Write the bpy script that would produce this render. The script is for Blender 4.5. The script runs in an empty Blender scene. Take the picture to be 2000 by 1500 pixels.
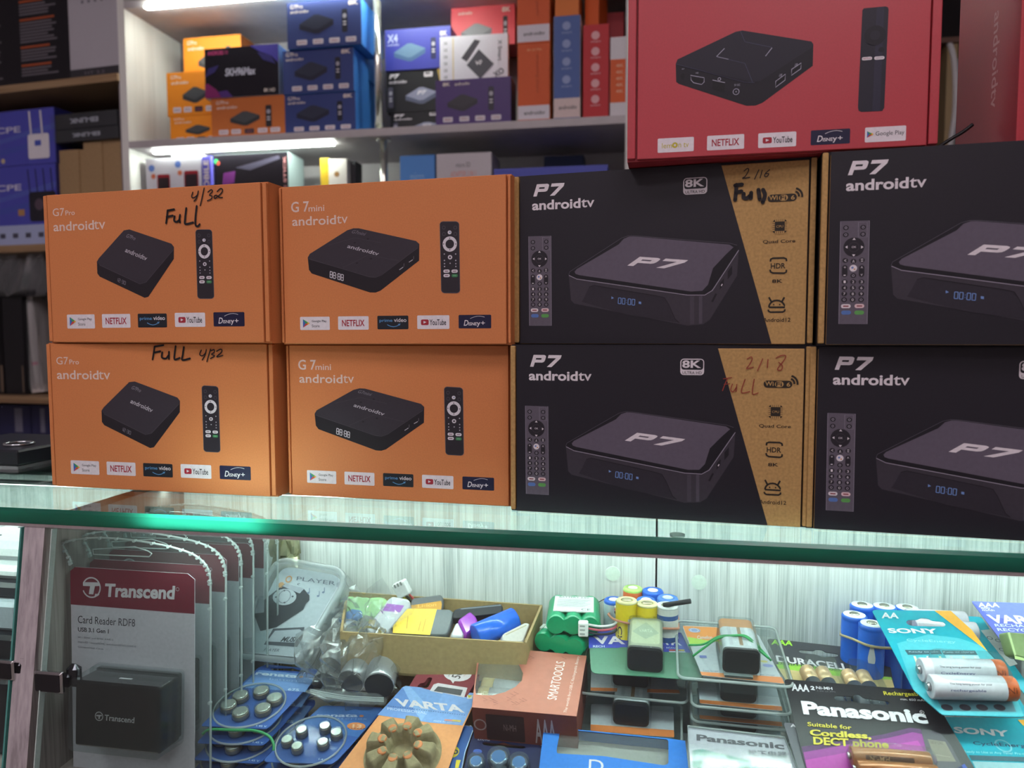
import bpy, math, random
from mathutils import Vector, Matrix
from mathutils.geometry import tessellate_polygon
random.seed(7)
scn = bpy.context.scene
COL = scn.collection

# ---------------------------------------------------------------- camera, world, exposure
F_PX, YAW, PITCH, ROLL = 1456.64, math.radians(10.184), math.radians(3.936), math.radians(-0.12)
CAM = Vector((0, 0, 1.124))
_fw = Vector((-math.sin(YAW) * math.cos(PITCH), math.cos(YAW) * math.cos(PITCH), -math.sin(PITCH)))
_rt = Vector((math.cos(YAW), math.sin(YAW), 0))
_up = _rt.cross(_fw)
_rt, _up = _rt * math.cos(ROLL) + _up * math.sin(ROLL), _up * math.cos(ROLL) - _rt * math.sin(ROLL)
cd = bpy.data.cameras.new('camera')
cam = bpy.data.objects.new('camera', cd)
COL.objects.link(cam)
cam.matrix_world = Matrix(((_rt.x, _up.x, -_fw.x, CAM.x), (_rt.y, _up.y, -_fw.y, CAM.y), (_rt.z, _up.z, -_fw.z, CAM.z), (0, 0, 0, 1)))
cd.sensor_width = 36
cd.lens = F_PX * 36 / 2000
cd.clip_start = 0.02
cd.dof.use_dof = True
cd.dof.focus_distance = 0.54
cd.dof.aperture_fstop = 8.5
scn.camera = cam
scn.view_settings.view_transform = 'Standard'
scn.view_settings.look = 'None'
scn.view_settings.gamma = 1
scn.view_settings.use_curve_mapping = False
scn.view_settings.exposure = 0.0
w = bpy.data.worlds.new('World')
scn.world = w
w.use_nodes = True
w.node_tree.nodes['Background'].inputs[0].default_value = (.8, .78, .9, 1)
w.node_tree.nodes['Background'].inputs[1].default_value = .05
try:
    scn.cycles.transparent_max_bounces = 32
    scn.cycles.max_bounces = 8
    scn.cycles.sample_clamp_indirect = 4
    scn.cycles.use_denoising = True
except Exception:
    pass

CEIL_POWER, STRIP_POWER, CASE_POWER = 11.2, 60.0, 84.0

# ---------------------------------------------------------------- measuring: pixel of the photograph -> point of the place
def ray(px, py):
    return _fw + _rt * ((px - 1000) / F_PX) + _up * ((750 - py) / F_PX)
def onY(px, py, Y):
    d = ray(px, py); return CAM + d * (Y / d.y)
def onZ(px, py, z):
    d = ray(px, py); return CAM + d * ((z - CAM.z) / d.z)
def onX(px, py, X):
    d = ray(px, py); return CAM + d * (X / d.x)
def onP(px, py, o, n):
    d = ray(px, py); return CAM + d * ((o - CAM).dot(n) / d.dot(n))
def toP(p):
    d = p - CAM; z = d.dot(_fw)
    return 1000 + F_PX * d.dot(_rt) / z, 750 - F_PX * d.dot(_up) / z

# ---------------------------------------------------------------- materials
def lin(c):
    return c / 12.92 if c <= .04045 else ((c + .055) / 1.055) ** 2.4
def rgb(h):
    return tuple(lin(int(h[i:i + 2], 16) / 255) for i in (0, 2, 4)) + (1,)
_M = {}
def new(key):
    mt = bpy.data.materials.new(key); mt.use_nodes = True
    nt = mt.node_tree; b = nt.nodes['Principled BSDF']
    return mt, nt, b
def m(h, rough=.55, metal=0, spec=.35, noise=.06, scale=400, bump=0, coat=0):
    key = ('m', h, rough, metal, spec, noise, scale, bump, coat)
    if key in _M: return _M[key]
    mt, nt, b = new('surface_' + h)
    b.inputs['Roughness'].default_value = rough
    b.inputs['Metallic'].default_value = metal
    b.inputs['Specular IOR Level'].default_value = spec
    b.inputs['Coat Weight'].default_value = coat
    b.inputs['Coat Roughness'].default_value = .12
    c = rgb(h)
    tc = nt.nodes.new('ShaderNodeTexCoord')
    nz = nt.nodes.new('ShaderNodeTexNoise'); nz.inputs['Scale'].default_value = scale; nz.inputs['Detail'].default_value = 4
    nt.links.new(tc.outputs['Object'], nz.inputs['Vector'])
    rp = nt.nodes.new('ShaderNodeValToRGB')
    rp.color_ramp.elements[0].position = .3; rp.color_ramp.elements[1].position = .7
    rp.color_ramp.elements[0].color = tuple(x * (1 - noise) for x in c[:3]) + (1,)
    rp.color_ramp.elements[1].color = tuple(min(1, x * (1 + noise)) for x in c[:3]) + (1,)
    nt.links.new(nz.outputs['Fac'], rp.inputs['Fac'])
    nt.links.new(rp.outputs['Color'], b.inputs['Base Color'])
    if bump:
        bp = nt.nodes.new('ShaderNodeBump'); bp.inputs['Strength'].default_value = bump; bp.inputs['Distance'].default_value = .0004
        nt.links.new(nz.outputs['Fac'], bp.inputs['Height']); nt.links.new(bp.outputs['Normal'], b.inputs['Normal'])
    _M[key] = mt
    return mt
def wood(key, cols, sx=90, sz=2.2, rough=.5, axis='Z'):
    """streaky laminate: fine grain, broader streaks and cloudy patches drawn out along one axis"""
    k = ('w', key)
    if k in _M: return _M[k]
    mt, nt, b = new('wood_' + key)
    b.inputs['Roughness'].default_value = rough
    b.inputs['Specular IOR Level'].default_value = .3
    tc = nt.nodes.new('ShaderNodeTexCoord')
    acc = None
    for f, l, wt, det in ((1, 1, .42, 6), (.28, .45, .30, 4), (.06, .3, .28, 5)):
        mp = nt.nodes.new('ShaderNodeMapping')
        q, t = sx * f, sz * l
        mp.inputs['Scale'].default_value = {'Z': (q, q, t), 'X': (t, q, q), 'Y': (q, t, q)}[axis]
        nz = nt.nodes.new('ShaderNodeTexNoise'); nz.inputs['Scale'].default_value = 1; nz.inputs['Detail'].default_value = det; nz.inputs['Roughness'].default_value = .6
        ml = nt.nodes.new('ShaderNodeMath'); ml.operation = 'MULTIPLY_ADD'; ml.inputs[1].default_value = wt; ml.inputs[2].default_value = 0
        nt.links.new(tc.outputs['Object'], mp.inputs['Vector']); nt.links.new(mp.outputs['Vector'], nz.inputs['Vector']); nt.links.new(nz.outputs['Fac'], ml.inputs[0])
        if acc: nt.links.new(acc.outputs[0], ml.inputs[2])
        acc = ml
    rp = nt.nodes.new('ShaderNodeValToRGB')
    pos = [.38, .46, .53, .64]
    while len(rp.color_ramp.elements) < len(cols): rp.color_ramp.elements.new(.5)
    for e, p_, c in zip(rp.color_ramp.elements, pos, cols):
        e.position = p_; e.color = rgb(c)
    nt.links.new(acc.outputs[0], rp.inputs['Fac']); nt.links.new(rp.outputs['Color'], b.inputs['Base Color'])
    _M[k] = mt
    return mt
def em(h, strength):
    k = ('e', h, strength)
    if k in _M: return _M[k]
    mt, nt, b = new('light_' + h)
    b.inputs['Base Color'].default_value = rgb(h)
    b.inputs['Emission Color'].default_value = rgb(h)
    b.inputs['Emission Strength'].default_value = strength
    _M[k] = mt
    return mt
def sheen(nt):
    """reflectance of one face of a sheet, the same from either side"""
    lw = nt.nodes.new('ShaderNodeLayerWeight'); lw.inputs[0].default_value = .5
    pw = nt.nodes.new('ShaderNodeMath'); pw.operation = 'POWER'; pw.inputs[1].default_value = 5
    ma = nt.nodes.new('ShaderNodeMath'); ma.operation = 'MULTIPLY_ADD'; ma.inputs[1].default_value = .94; ma.inputs[2].default_value = .035
    nt.links.new(lw.outputs['Facing'], pw.inputs[0]); nt.links.new(pw.outputs[0], ma.inputs[0])
    return ma
def clear(key, tint='f4f8f6', rough=.08, haze=0.0, refl=1.0, hz='e8f0f0'):
    """thin clear sheet: see-through, reflecting at its own Fresnel rate, optionally a little milky"""
    k = ('c', key)
    if k in _M: return _M[k]
    mt = bpy.data.materials.new('clear_' + key); mt.use_nodes = True
    nt = mt.node_tree; nt.nodes.clear()
    out = nt.nodes.new('ShaderNodeOutputMaterial')
    tr = nt.nodes.new('ShaderNodeBsdfTransparent'); tr.inputs[0].default_value = rgb(tint)
    gl = nt.nodes.new('ShaderNodeBsdfGlossy'); gl.inputs['Roughness'].default_value = rough
    fr = sheen(nt)
    tc = nt.nodes.new('ShaderNodeTexCoord'); nz = nt.nodes.new('ShaderNodeTexNoise'); nz.inputs['Scale'].default_value = 60
    bp = nt.nodes.new('ShaderNodeBump'); bp.inputs['Strength'].default_value = .05 if key in ('glass',) else .12; bp.inputs['Distance'].default_value = .002
    nt.links.new(tc.outputs['Object'], nz.inputs['Vector']); nt.links.new(nz.outputs['Fac'], bp.inputs['Height'])
    if key not in ('glass', 'pane'): nt.links.new(bp.outputs['Normal'], gl.inputs['Normal'])
    mu = nt.nodes.new('ShaderNodeMath'); mu.operation = 'MULTIPLY'; mu.inputs[1].default_value = refl
    mx = nt.nodes.new('ShaderNodeMixShader')
    nt.links.new(fr.outputs[0], mu.inputs[0]); nt.links.new(mu.outputs[0], mx.inputs[0])
    src = tr
    if haze:
        df = nt.nodes.new('ShaderNodeBsdfDiffuse'); df.inputs[0].default_value = rgb(hz)
        tl = nt.nodes.new('ShaderNodeBsdfTranslucent'); tl.inputs[0].default_value = rgb(hz)
        m1 = nt.nodes.new('ShaderNodeMixShader'); m1.inputs[0].default_value = .5
        nt.links.new(df.outputs[0], m1.inputs[1]); nt.links.new(tl.outputs[0], m1.inputs[2])
        m2 = nt.nodes.new('ShaderNodeMixShader'); m2.inputs[0].default_value = haze
        nt.links.new(tr.outputs[0], m2.inputs[1]); nt.links.new(m1.outputs[0], m2.inputs[2])
        src = m2
    nt.links.new(src.outputs[0], mx.inputs[1]); nt.links.new(gl.outputs[0], mx.inputs[2])
    nt.links.new(mx.outputs[0], out.inputs[0])
    _M[k] = mt
    return mt
def glass_edge():
    k = 'glass_edge'
    if k in _M: return _M[k]
    mt = bpy.data.materials.new(k); mt.use_nodes = True
    nt = mt.node_tree; nt.nodes.clear()
    out = nt.nodes.new('ShaderNodeOutputMaterial')
    tl = nt.nodes.new('ShaderNodeBsdfTranslucent'); tl.inputs[0].default_value = (.03, .42, .28, 1)
    df = nt.nodes.new('ShaderNodeBsdfDiffuse'); df.inputs[0].default_value = (.012, .07, .055, 1)
    gl = nt.nodes.new('ShaderNodeBsdfGlossy'); gl.inputs['Roughness'].default_value = .25; gl.inputs[0].default_value = (.7, .9, .85, 1)
    fr = nt.nodes.new('ShaderNodeFresnel'); fr.inputs[0].default_value = 1.5
    tc = nt.nodes.new('ShaderNodeTexCoord'); nz = nt.nodes.new('ShaderNodeTexNoise'); nz.inputs['Scale'].default_value = 120
    mp = nt.nodes.new('ShaderNodeMapping'); mp.inputs['Scale'].default_value = (.3, 1, 2)
    bp = nt.nodes.new('ShaderNodeBump'); bp.inputs['Strength'].default_value = .3; bp.inputs['Distance'].default_value = .0006
    nt.links.new(tc.outputs['Object'], mp.inputs[0]); nt.links.new(mp.outputs[0], nz.inputs['Vector']); nt.links.new(nz.outputs['Fac'], bp.inputs['Height'])
    nt.links.new(bp.outputs[0], gl.inputs['Normal'])
    a = nt.nodes.new('ShaderNodeMixShader'); a.inputs[0].default_value = .5
    b = nt.nodes.new('ShaderNodeMixShader')
    nt.links.new(tl.outputs[0], a.inputs[1]); nt.links.new(df.outputs[0], a.inputs[2])
    nt.links.new(fr.outputs[0], b.inputs[0]); nt.links.new(a.outputs[0], b.inputs[1]); nt.links.new(gl.outputs[0], b.inputs[2])
    nt.links.new(b.outputs[0], out.inputs[0])
    _M[k] = mt
    return mt

# ---------------------------------------------------------------- mesh building
FRONT = Matrix(((1, 0, 0, 0), (0, 0, -1, 0), (0, 1, 0, 0), (0, 0, 0, 1)))   # (a, b, out) -> upright face looking to -Y
LEFT = Matrix(((0, 0, -1, 0), (-1, 0, 0, 0), (0, 1, 0, 0), (0, 0, 0, 1)))   # upright face looking to -X, a runs to -Y
RIGHT = Matrix(((0, 0, 1, 0), (1, 0, 0, 0), (0, 1, 0, 0), (0, 0, 0, 1)))    # upright face looking to +X, a runs to +Y
_G = {}
def glyphs(s, bold):
    k = (s, bold)
    if k not in _G:
        cu = bpy.data.curves.new('lettering', 'FONT')
        cu.body = s; cu.size = 1; cu.offset = bold; cu.resolution_u = 3; cu.fill_mode = 'FRONT'
        ob = bpy.data.objects.new('lettering', cu)
        me = bpy.data.meshes.new_from_object(ob)
        vs = [(v.co.x, v.co.y) for v in me.vertices]
        fs = [tuple(p.vertices) for p in me.polygons]
        bpy.data.objects.remove(ob); bpy.data.curves.remove(cu); bpy.data.meshes.remove(me)
        x0 = min(v[0] for v in vs); x1 = max(v[0] for v in vs); y0 = min(v[1] for v in vs); y1 = max(v[1] for v in vs)
        _G[k] = ([((x - x0) / (x1 - x0), (y - y0) / max(1e-6, y1 - y0)) for x, y in vs], fs)
    return _G[k]
def arc(cx, cy, r, a0=0, a1=360, n=20, ry=None):
    ry = ry or r
    full = abs(a1 - a0) >= 359.9
    k = n if full else n - 1
    return [(cx + r * math.cos(math.radians(a0 + (a1 - a0) * i / k)), cy + ry * math.sin(math.radians(a0 + (a1 - a0) * i / k))) for i in range(n)]
def rrect(x0, y0, x1, y1, r, n=5):
    r = min(r, (x1 - x0) / 2, (y1 - y0) / 2)
    p = []
    for cx, cy, a in ((x1 - r, y1 - r, 0), (x0 + r, y1 - r, 90), (x0 + r, y0 + r, 180), (x1 - r, y0 + r, 270)):
        p += arc(cx, cy, r, a, a + 90, n)
    return p
LAY = .00010
class MB:
    def __init__(s):
        s.v, s.f, s.mi, s.sm, s.mats, s.M = [], [], [], [], [], None
    def mat(s, mt):
        if mt not in s.mats: s.mats.append(mt)
        return s.mats.index(mt)
    def add(s, vs, fs, mt, smooth=False):
        o = len(s.v); i = s.mat(mt)
        for v in vs:
            v = Vector(v)
            s.v.append(s.M @ v if s.M else v)
        for f in fs:
            s.f.append([o + k for k in f]); s.mi.append(i); s.sm.append(smooth)
        return s
    def box(s, x0, y0, z0, x1, y1, z1, mt, bev=0):
        if bev:
            b = bev
            vs, fs = [], []
            ring = lambda z, i: [(x0 + i, y0 + i, z), (x1 - i, y0 + i, z), (x1 - i, y1 - i, z), (x0 + i, y1 - i, z)]
            pts = rrect(x0, y0, x1, y1, b, 3); n = len(pts)
            inn = rrect(x0 + b, y0 + b, x1 - b, y1 - b, b * .2, 3)
            for z, P in ((z0, inn), (z0 + b, pts), (z1 - b, pts), (z1, inn)):
                vs += [(x, y, z) for x, y in P]
            for L in range(3):
                for k in range(n):
                    a, c = L * n + k, L * n + (k + 1) % n
                    fs.append((a, c, c + n, a + n))
            fs.append(tuple(range(n - 1, -1, -1))); fs.append(tuple(range(3 * n, 4 * n)))
            return s.add(vs, fs, mt)
        vs = [(x, y, z) for z in (z0, z1) for x, y in ((x0, y0), (x1, y0), (x1, y1), (x0, y1))]
        return s.add(vs, [(3, 2, 1, 0), (4, 5, 6, 7), (0, 1, 5, 4), (1, 2, 6, 5), (2, 3, 7, 6), (3, 0, 4, 7)], mt)
    def flat(s, pts, z, mt, holes=()):
        if holes or len(pts) > 4:
            loops = [[Vector((x, y, 0)) for x, y in P] for P in (pts, *holes)]
            vs = [v for L in loops for v in L]
            fs = []
            for t in tessellate_polygon(loops):
                a, b, c = (vs[i] for i in t)
                fs.append(t if (b - a).cross(c - a).z > 0 else t[::-1])
            return s.add([(v.x, v.y, z) for v in vs], fs, mt)
        ar = sum(pts[i][0] * pts[(i + 1) % len(pts)][1] - pts[(i + 1) % len(pts)][0] * pts[i][1] for i in range(len(pts)))
        P = pts if ar > 0 else pts[::-1]
        return s.add([(x, y, z) for x, y in P], [tuple(range(len(P)))], mt)
    def slab(s, pts, z0, z1, mt, holes=(), side=None, smooth=False, back=None):
        s.flat(pts, z1, mt, holes)
        n0 = len(s.f)
        s.flat(pts, z0, back or mt, holes)
        for k in range(n0, len(s.f)): s.f[k] = s.f[k][::-1]
        for P in (pts, *holes):
            n = len(P)
            ar = sum(P[i][0] * P[(i + 1) % n][1] - P[(i + 1) % n][0] * P[i][1] for i in range(n))
            if (ar > 0) != (P is pts): P = P[::-1]
            s.add([(x, y, z0) for x, y in P] + [(x, y, z1) for x, y in P], [(i, (i + 1) % n, n + (i + 1) % n, n + i) for i in range(n)], side or mt, smooth)
        return s
    def stroke(s, pts, wd, z, mt, closed=False):
        P = [Vector((x, y)) for x, y in pts]; n = len(P)
        L, R = [], []
        for i in range(n):
            a = P[(i - 1) % n] if (closed or i > 0) else P[i]
            b = P[(i + 1) % n] if (closed or i < n - 1) else P[i]
            d = b - a
            d = d.normalized() if d.length > 1e-9 else Vector((1, 0))
            nn = Vector((-d.y, d.x)) * wd / 2
            L.append(P[i] + nn); R.append(P[i] - nn)
        vs = [(p.x, p.y, z) for p in L] + [(p.x, p.y, z) for p in R]
        fs = [(i + n, (i + 1) % n + n, (i + 1) % n, i) for i in range(n if closed else n - 1)]
        return s.add(vs, fs, mt)
    def text(s, t, bl, br, tl, z, mt, bold=0.0):
        g, fs = glyphs(t, bold)
        u = (br[0] - bl[0], br[1] - bl[1]); v = (tl[0] - bl[0], tl[1] - bl[1])
        return s.add([(bl[0] + u[0] * x + v[0] * y, bl[1] + u[1] * x + v[1] * y, z) for x, y in g], fs, mt)
    def trect(s, t, x0, y0, x1, y1, z, mt, bold=0.0, sh=0.0):
        return s.text(t, (x0, y0), (x1 - sh * (y1 - y0), y0), (x0 + sh * (y1 - y0), y1), z, mt, bold)
    def lathe(s, prof, mt, seg=20, smooth=True, M=None):
        """profile of (radius, height) around Z"""
        vs = [(r * math.cos(2 * math.pi * k / seg), r * math.sin(2 * math.pi * k / seg), h) for r, h in prof for k in range(seg)]
        if M: vs = [M @ Vector(v) for v in vs]
        n = len(prof)
        fs = [(i * seg + k, i * seg + (k + 1) % seg, (i + 1) * seg + (k + 1) % seg, (i + 1) * seg + k) for i in range(n - 1) for k in range(seg)]
        s.add(vs, fs, mt, smooth)
        o = len(s.v) - len(vs); i_ = s.mat(mt)
        for base, rev in ((0, True), ((n - 1) * seg, False)):
            L = [o + base + k for k in range(seg)]
            s.f.append(L[::-1] if rev else L); s.mi.append(i_); s.sm.append(False)
        return s
    def cyl(s, p0, p1, r, mt, seg=16, r1=None):
        p0, p1 = Vector(p0), Vector(p1); d = p1 - p0
        M = Matrix.Translation(p0) @ d.to_track_quat('Z', 'Y').to_matrix().to_4x4()
        return s.lathe([(r, 0), (r if r1 is None else r1, d.length)], mt, seg, True, M)
    def tube(s, pts, r, mt, seg=8, closed=False):
        P = [Vector(p) for p in pts]; n = len(P); vs = []
        prev = None
        for i in range(n):
            a = P[(i - 1) % n] if (closed or i > 0) else P[i]
            b = P[(i + 1) % n] if (closed or i < n - 1) else P[i]
            d = (b - a).normalized()
            if prev is None:
                x = d.orthogonal().normalized()
            else:
                x = (prev - d * prev.dot(d)).normalized()
            prev = x; y = d.cross(x)
            vs += [P[i] + (x * math.cos(2 * math.pi * k / seg) + y * math.sin(2 * math.pi * k / seg)) * r for k in range(seg)]
        fs = [(i * seg + k, i * seg + (k + 1) % seg, ((i + 1) % n) * seg + (k + 1) % seg, ((i + 1) % n) * seg + k) for i in range(n if closed else n - 1) for k in range(seg)]
        if not closed: fs += [tuple(range(seg - 1, -1, -1)), tuple(range((n - 1) * seg, n * seg))]
        return s.add(vs, fs, mt, True)
    def build(s, name, parent=None, mtx=None, **props):
        me = bpy.data.meshes.new(name)
        me.from_pydata([tuple(v) for v in s.v], [], s.f)
        for mt in s.mats: me.materials.append(mt)
        for p, i, q in zip(me.polygons, s.mi, s.sm):
            p.material_index = i; p.use_smooth = q
        me.update()
        o = bpy.data.objects.new(name, me)
        COL.objects.link(o)
        if mtx is not None: o.matrix_world = mtx
        if parent: o.parent = parent
        for k, v in props.items(): o[k] = v
        return o
def thing(name, label, cat, mtx, group=None):
    o = bpy.data.objects.new(name, None); COL.objects.link(o)
    o.empty_display_size = .02
    o.matrix_world = mtx
    o['label'] = label; o['category'] = cat
    if group: o['group'] = group
    return o
def tag(o, label, cat, group=None):
    o['label'] = label; o['category'] = cat
    if group: o['group'] = group
    return o
def at(x, y, z, a=0):
    return Matrix.Translation((x, y, z)) @ Matrix.Rotation(math.radians(a), 4, 'Z')
def smooth_path(pts, n=6):
    P = [Vector(p) for p in pts]; out = []
    for i in range(len(P) - 1):
        a, b, c, d = P[max(i - 1, 0)], P[i], P[i + 1], P[min(i + 2, len(P) - 1)]
        for k in range(n):
            t = k / n
            out.append(.5 * ((2 * b) + (c - a) * t + (2 * a - 5 * b + 4 * c - d) * t * t + (3 * b - a - 3 * c + d) * t ** 3))
    out.append(P[-1])
    return out
# ---------------------------------------------------------------- the room
def struct(name, mb):
    return mb.build(name, kind='structure')
RX0, RX1, RY0, RY1, RZ = -2.6, 2.6, -2.2, 2.35, 2.75
PLASTER = m('c9c2c4', .8, scale=20)
struct('floor', MB().box(RX0, RY0, -.1, RX1, RY1, 0, m('8d8580', .4, scale=12)))
struct('ceiling', MB().box(RX0, RY0, RZ, RX1, RY1, RZ + .1, m('d8d5d8', .8, scale=12)))
struct('wall_back', MB().box(RX0, RY1, 0, RX1, RY1 + .1, RZ, m('6d6668', .8, scale=12)))
struct('wall_left', MB().box(RX0 - .1, RY0, 0, RX0, RY1, RZ, PLASTER))
struct('wall_right', MB().box(RX1, RY0, 0, RX1 + .1, RY1, RZ, PLASTER))
struct('wall_front', MB().box(RX0, RY0 - .1, 0, RX1, RY0, RZ, PLASTER))
for i, (cx, cy) in enumerate(((-.9, -.55), (.5, -.55), (-.9, -1.6), (.5, -1.6))):
    t = thing('ceiling_light', 'square ceiling light panel, ' + ('nearer the shelves' if cy > -1 else 'farther from the shelves') + (' on the left' if cx < 0 else ' on the right'), 'light', at(cx, cy, RZ), 'ceiling light panels')
    fr = MB()
    fr.slab(rrect(-.31, -.31, .31, .31, .01), -.03, 0, m('e8e8ea', .4), holes=[rrect(-.29, -.29, .29, .29, .005)])
    fr.build('light_frame', t)
    MB().box(-.29, -.29, -.025, .29, .29, -.015, em('fff2f6', CEIL_POWER)).build('diffuser', t)

# ---------------------------------------------------------------- the glass counter
GY, BY, FZ = .4528, .615, .808          # front edge of the top, back panel, floor of the case
WASH = wood('washed', ['9fa6a6', 'c3cac9', 'dadfde', 'e6eae9'], 950, 14)
GRAIN = wood('grey', ['5d5654', '7c7573', '8f8886', '9d9796'], 420, 9)
EDGE = wood('edge', ['8a8285', 'a69da1', 'b5adb0', 'bfb8bb'], 260, 3)
CHROME = m('d9dadc', .08, 1, .5, noise=.02)
def glass(key='glass', tint='e9f5f1'):
    return clear(key, tint, .02)
case = thing('display_case', 'glass-fronted shop counter case of washed grey wood, lit from inside', 'display case', at(0, 0, 0))
b = MB()                                   # the outer body, floor to the case's own floor
b.box(-1.5, .45, 0, 1.3, .76, FZ, m('a39a96', .5, scale=8))
b.build('body', case)
SEAM = 1282
sx = onY(1282, 1100, BY).x
b = MB(); b.box(-1.5, BY, FZ, sx - .0008, BY + .016, .989, WASH); b.build('back_panel', case)
b = MB(); b.box(sx + .0008, BY, FZ, 1.3, BY + .016, .989, WASH); b.build('back_panel', case)
b = MB(); b.box(-1.5, .70, FZ, 1.3, .765, .989, m('55595d', .6, scale=30)); b.build('rear_board', case)
b = MB()                                   # the upright between the two bays
dx0, dx1 = -.4345, -.4180
fz = lambda z: .4555 - (1 - z) * .155      # the sloping front: bottom nearer the customer
def sheet(b, x0, x1, o, t, mt, z0=FZ, z1=.9865):
    vs = [(x, fz(z) + o + k, z) for k in (0, t) for z in (z0, z1) for x in (x0, x1)]
    b.add(vs, [(0, 1, 3, 2), (5, 4, 6, 7), (1, 0, 4, 5), (2, 3, 7, 6), (0, 2, 6, 4), (3, 1, 5, 7)], mt)
vs = [(x, y, z) for x in (dx0, dx1) for y, z in ((fz(FZ), FZ), (BY, FZ), (BY, .989), (fz(.989), .989))]
b.add(vs, [(0, 3, 2, 1), (4, 5, 6, 7), (1, 2, 6, 5), (2, 3, 7, 6), (0, 1, 5, 4)], GRAIN)
b.add([vs[0], vs[4], vs[7], vs[3]], [(0, 1, 2, 3)], EDGE)
b.build('upright_divider', case)
for (x0, x1) in ((dx1 + .0065, 1.3), (-1.5, dx0 - .001)):
    b = MB(); sheet(b, x0, x1, -.001, .004, glass('pane', 'f3f9f7')); b.build('front_pane', case)
    sheet_e = MB(); we = .0007 if x1 > 0 else .0012; xe = x0 if x1 > 0 else x1 - we
    sheet(sheet_e, xe, xe + we, -.0014, .0048, m('b4c4c0' if x1 > 0 else '4f8f88', .2, spec=.5)); sheet_e.build('pane_edge', case)
b = MB(); b.box(-1.5, .4530, .9872, 1.3, .459, .9893, m('b9aeb0', .3, .6)); b.build('front_rail', case)
b = MB(); b.box(-.20, .4605, .9866, 1.3, .4675, .9893, m('9a9ea0', .3, .8)); b.box(-.20, .4625, .9860, 1.3, .4672, .9866, em('ecfff8', CASE_POWER * .8)); b.build('led_strip', case, label='white LED strip under the front edge')
b = MB(); b.box(-1.5, .4605, .9866, dx0 - .002, .4675, .9893, m('9a9ea0', .3, .8)); b.box(-1.5, .4625, .9860, dx0 - .002, .4672, .9866, em('ecfff8', CASE_POWER * .5)); b.build('led_strip', case)
b = MB(); b.box(-.338, .4596, .9872, -.252, .4603, .9893, m('9a9ea0', .3, .8)); b.box(-.338, .4604, .9866, -.252, .4638, .9893, em('ecfff8', CASE_POWER * .9)); b.build('led_strip', case, label='short bright LED strip behind the rail at the left end')
for (x0, x1) in ((-.4165, 1.3), (-1.5, dx0 - .002)):
    b = MB(); b.box(x0, .582, .9868, x1, .591, .9893, m('c4c8ca', .3, .8)); b.box(x0, .5835, .9862, x1, .5895, .9868, em('f2fffa', CASE_POWER * .55)); b.build('led_strip', case, label='white LED strip under the middle of the glass')
for px, py in ((1197, 1120), (1365, 1137)):
    p = onY(px, py, BY)
    MB().cyl((p.x, BY, p.z), (p.x, BY - .0008, p.z), .0061, m('d8e6dc', .5), 24).build('screw_cap', case)
def clamp(px0, py0, px1, py1, Y):
    a, c = onY(px0, py0, Y), onY(px1, py1, Y)
    x0, x1, z0, z1 = a.x, c.x, c.z, a.z
    b = MB(); b.M = Matrix.Translation((x0, Y, z0)) @ Matrix(((1, 0, 0, 0), (0, 0, -1, 0), (0, 1, 0, 0), (0, 0, 0, 1)))
    wd, ht = x1 - x0, z1 - z0
    b.box(0, 0, -.004, wd, ht, 0, CHROME, bev=.0012)
    b.slab(rrect(.0016, .0016, wd - .0016, ht - .0016, .0008), 0, .0004, m('17171c', .12, coat=.5))
    b.build('glass_clamp', case)
    b = MB(); b.box(x1 - .001, Y + .004, z0 + .003, x1 + .0085, Y + .011, z1 + .004, m('4a4a50', .12, .9), bev=.003)
    b.box(x0 + wd * .4, Y + .002, z0 + .004, x1 + .004, Y + .0075, z1 - .002, m('2a2a2e', .15, .8), bev=.0015)
    b.build('clamp_base', case)
clamp(64, 1311, 121, 1358, .4355)
clamp(-45, 1287, 26, 1332, .4355)

top = thing('glass_top', 'thick clear glass countertop with a green polished front edge', 'glass top', at(0, 0, 0))
b = MB()
SH = glass()
x0, x1, y0, y1, z0, z1, bv = -1.5, 1.3, GY, .768, .9895, 1.0, .0022
P = [(y0, z0), (y0, z1 - bv), (y0 + bv * .8, z1), (y1, z1), (y1, z0)]
vs = [(x, y, z) for x in (x0, x1) for y, z in P]
b.add(vs, [(2, 7, 8, 3), (0, 4, 9, 5)], SH)
b.add(vs, [(0, 5, 6, 1), (1, 6, 7, 2), (3, 8, 9, 4), (0, 1, 2, 3, 4), (5, 9, 8, 7, 6)], glass_edge())
b.build('glass_slab', top)
p = onZ(1323, 1043, .9895)
MB().cyl((p.x, p.y, .9895), (p.x, p.y, .9880), .005, clear('bumper', 'f0f8f4', .1, .5), 20).build('clear_bumper', top)
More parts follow.
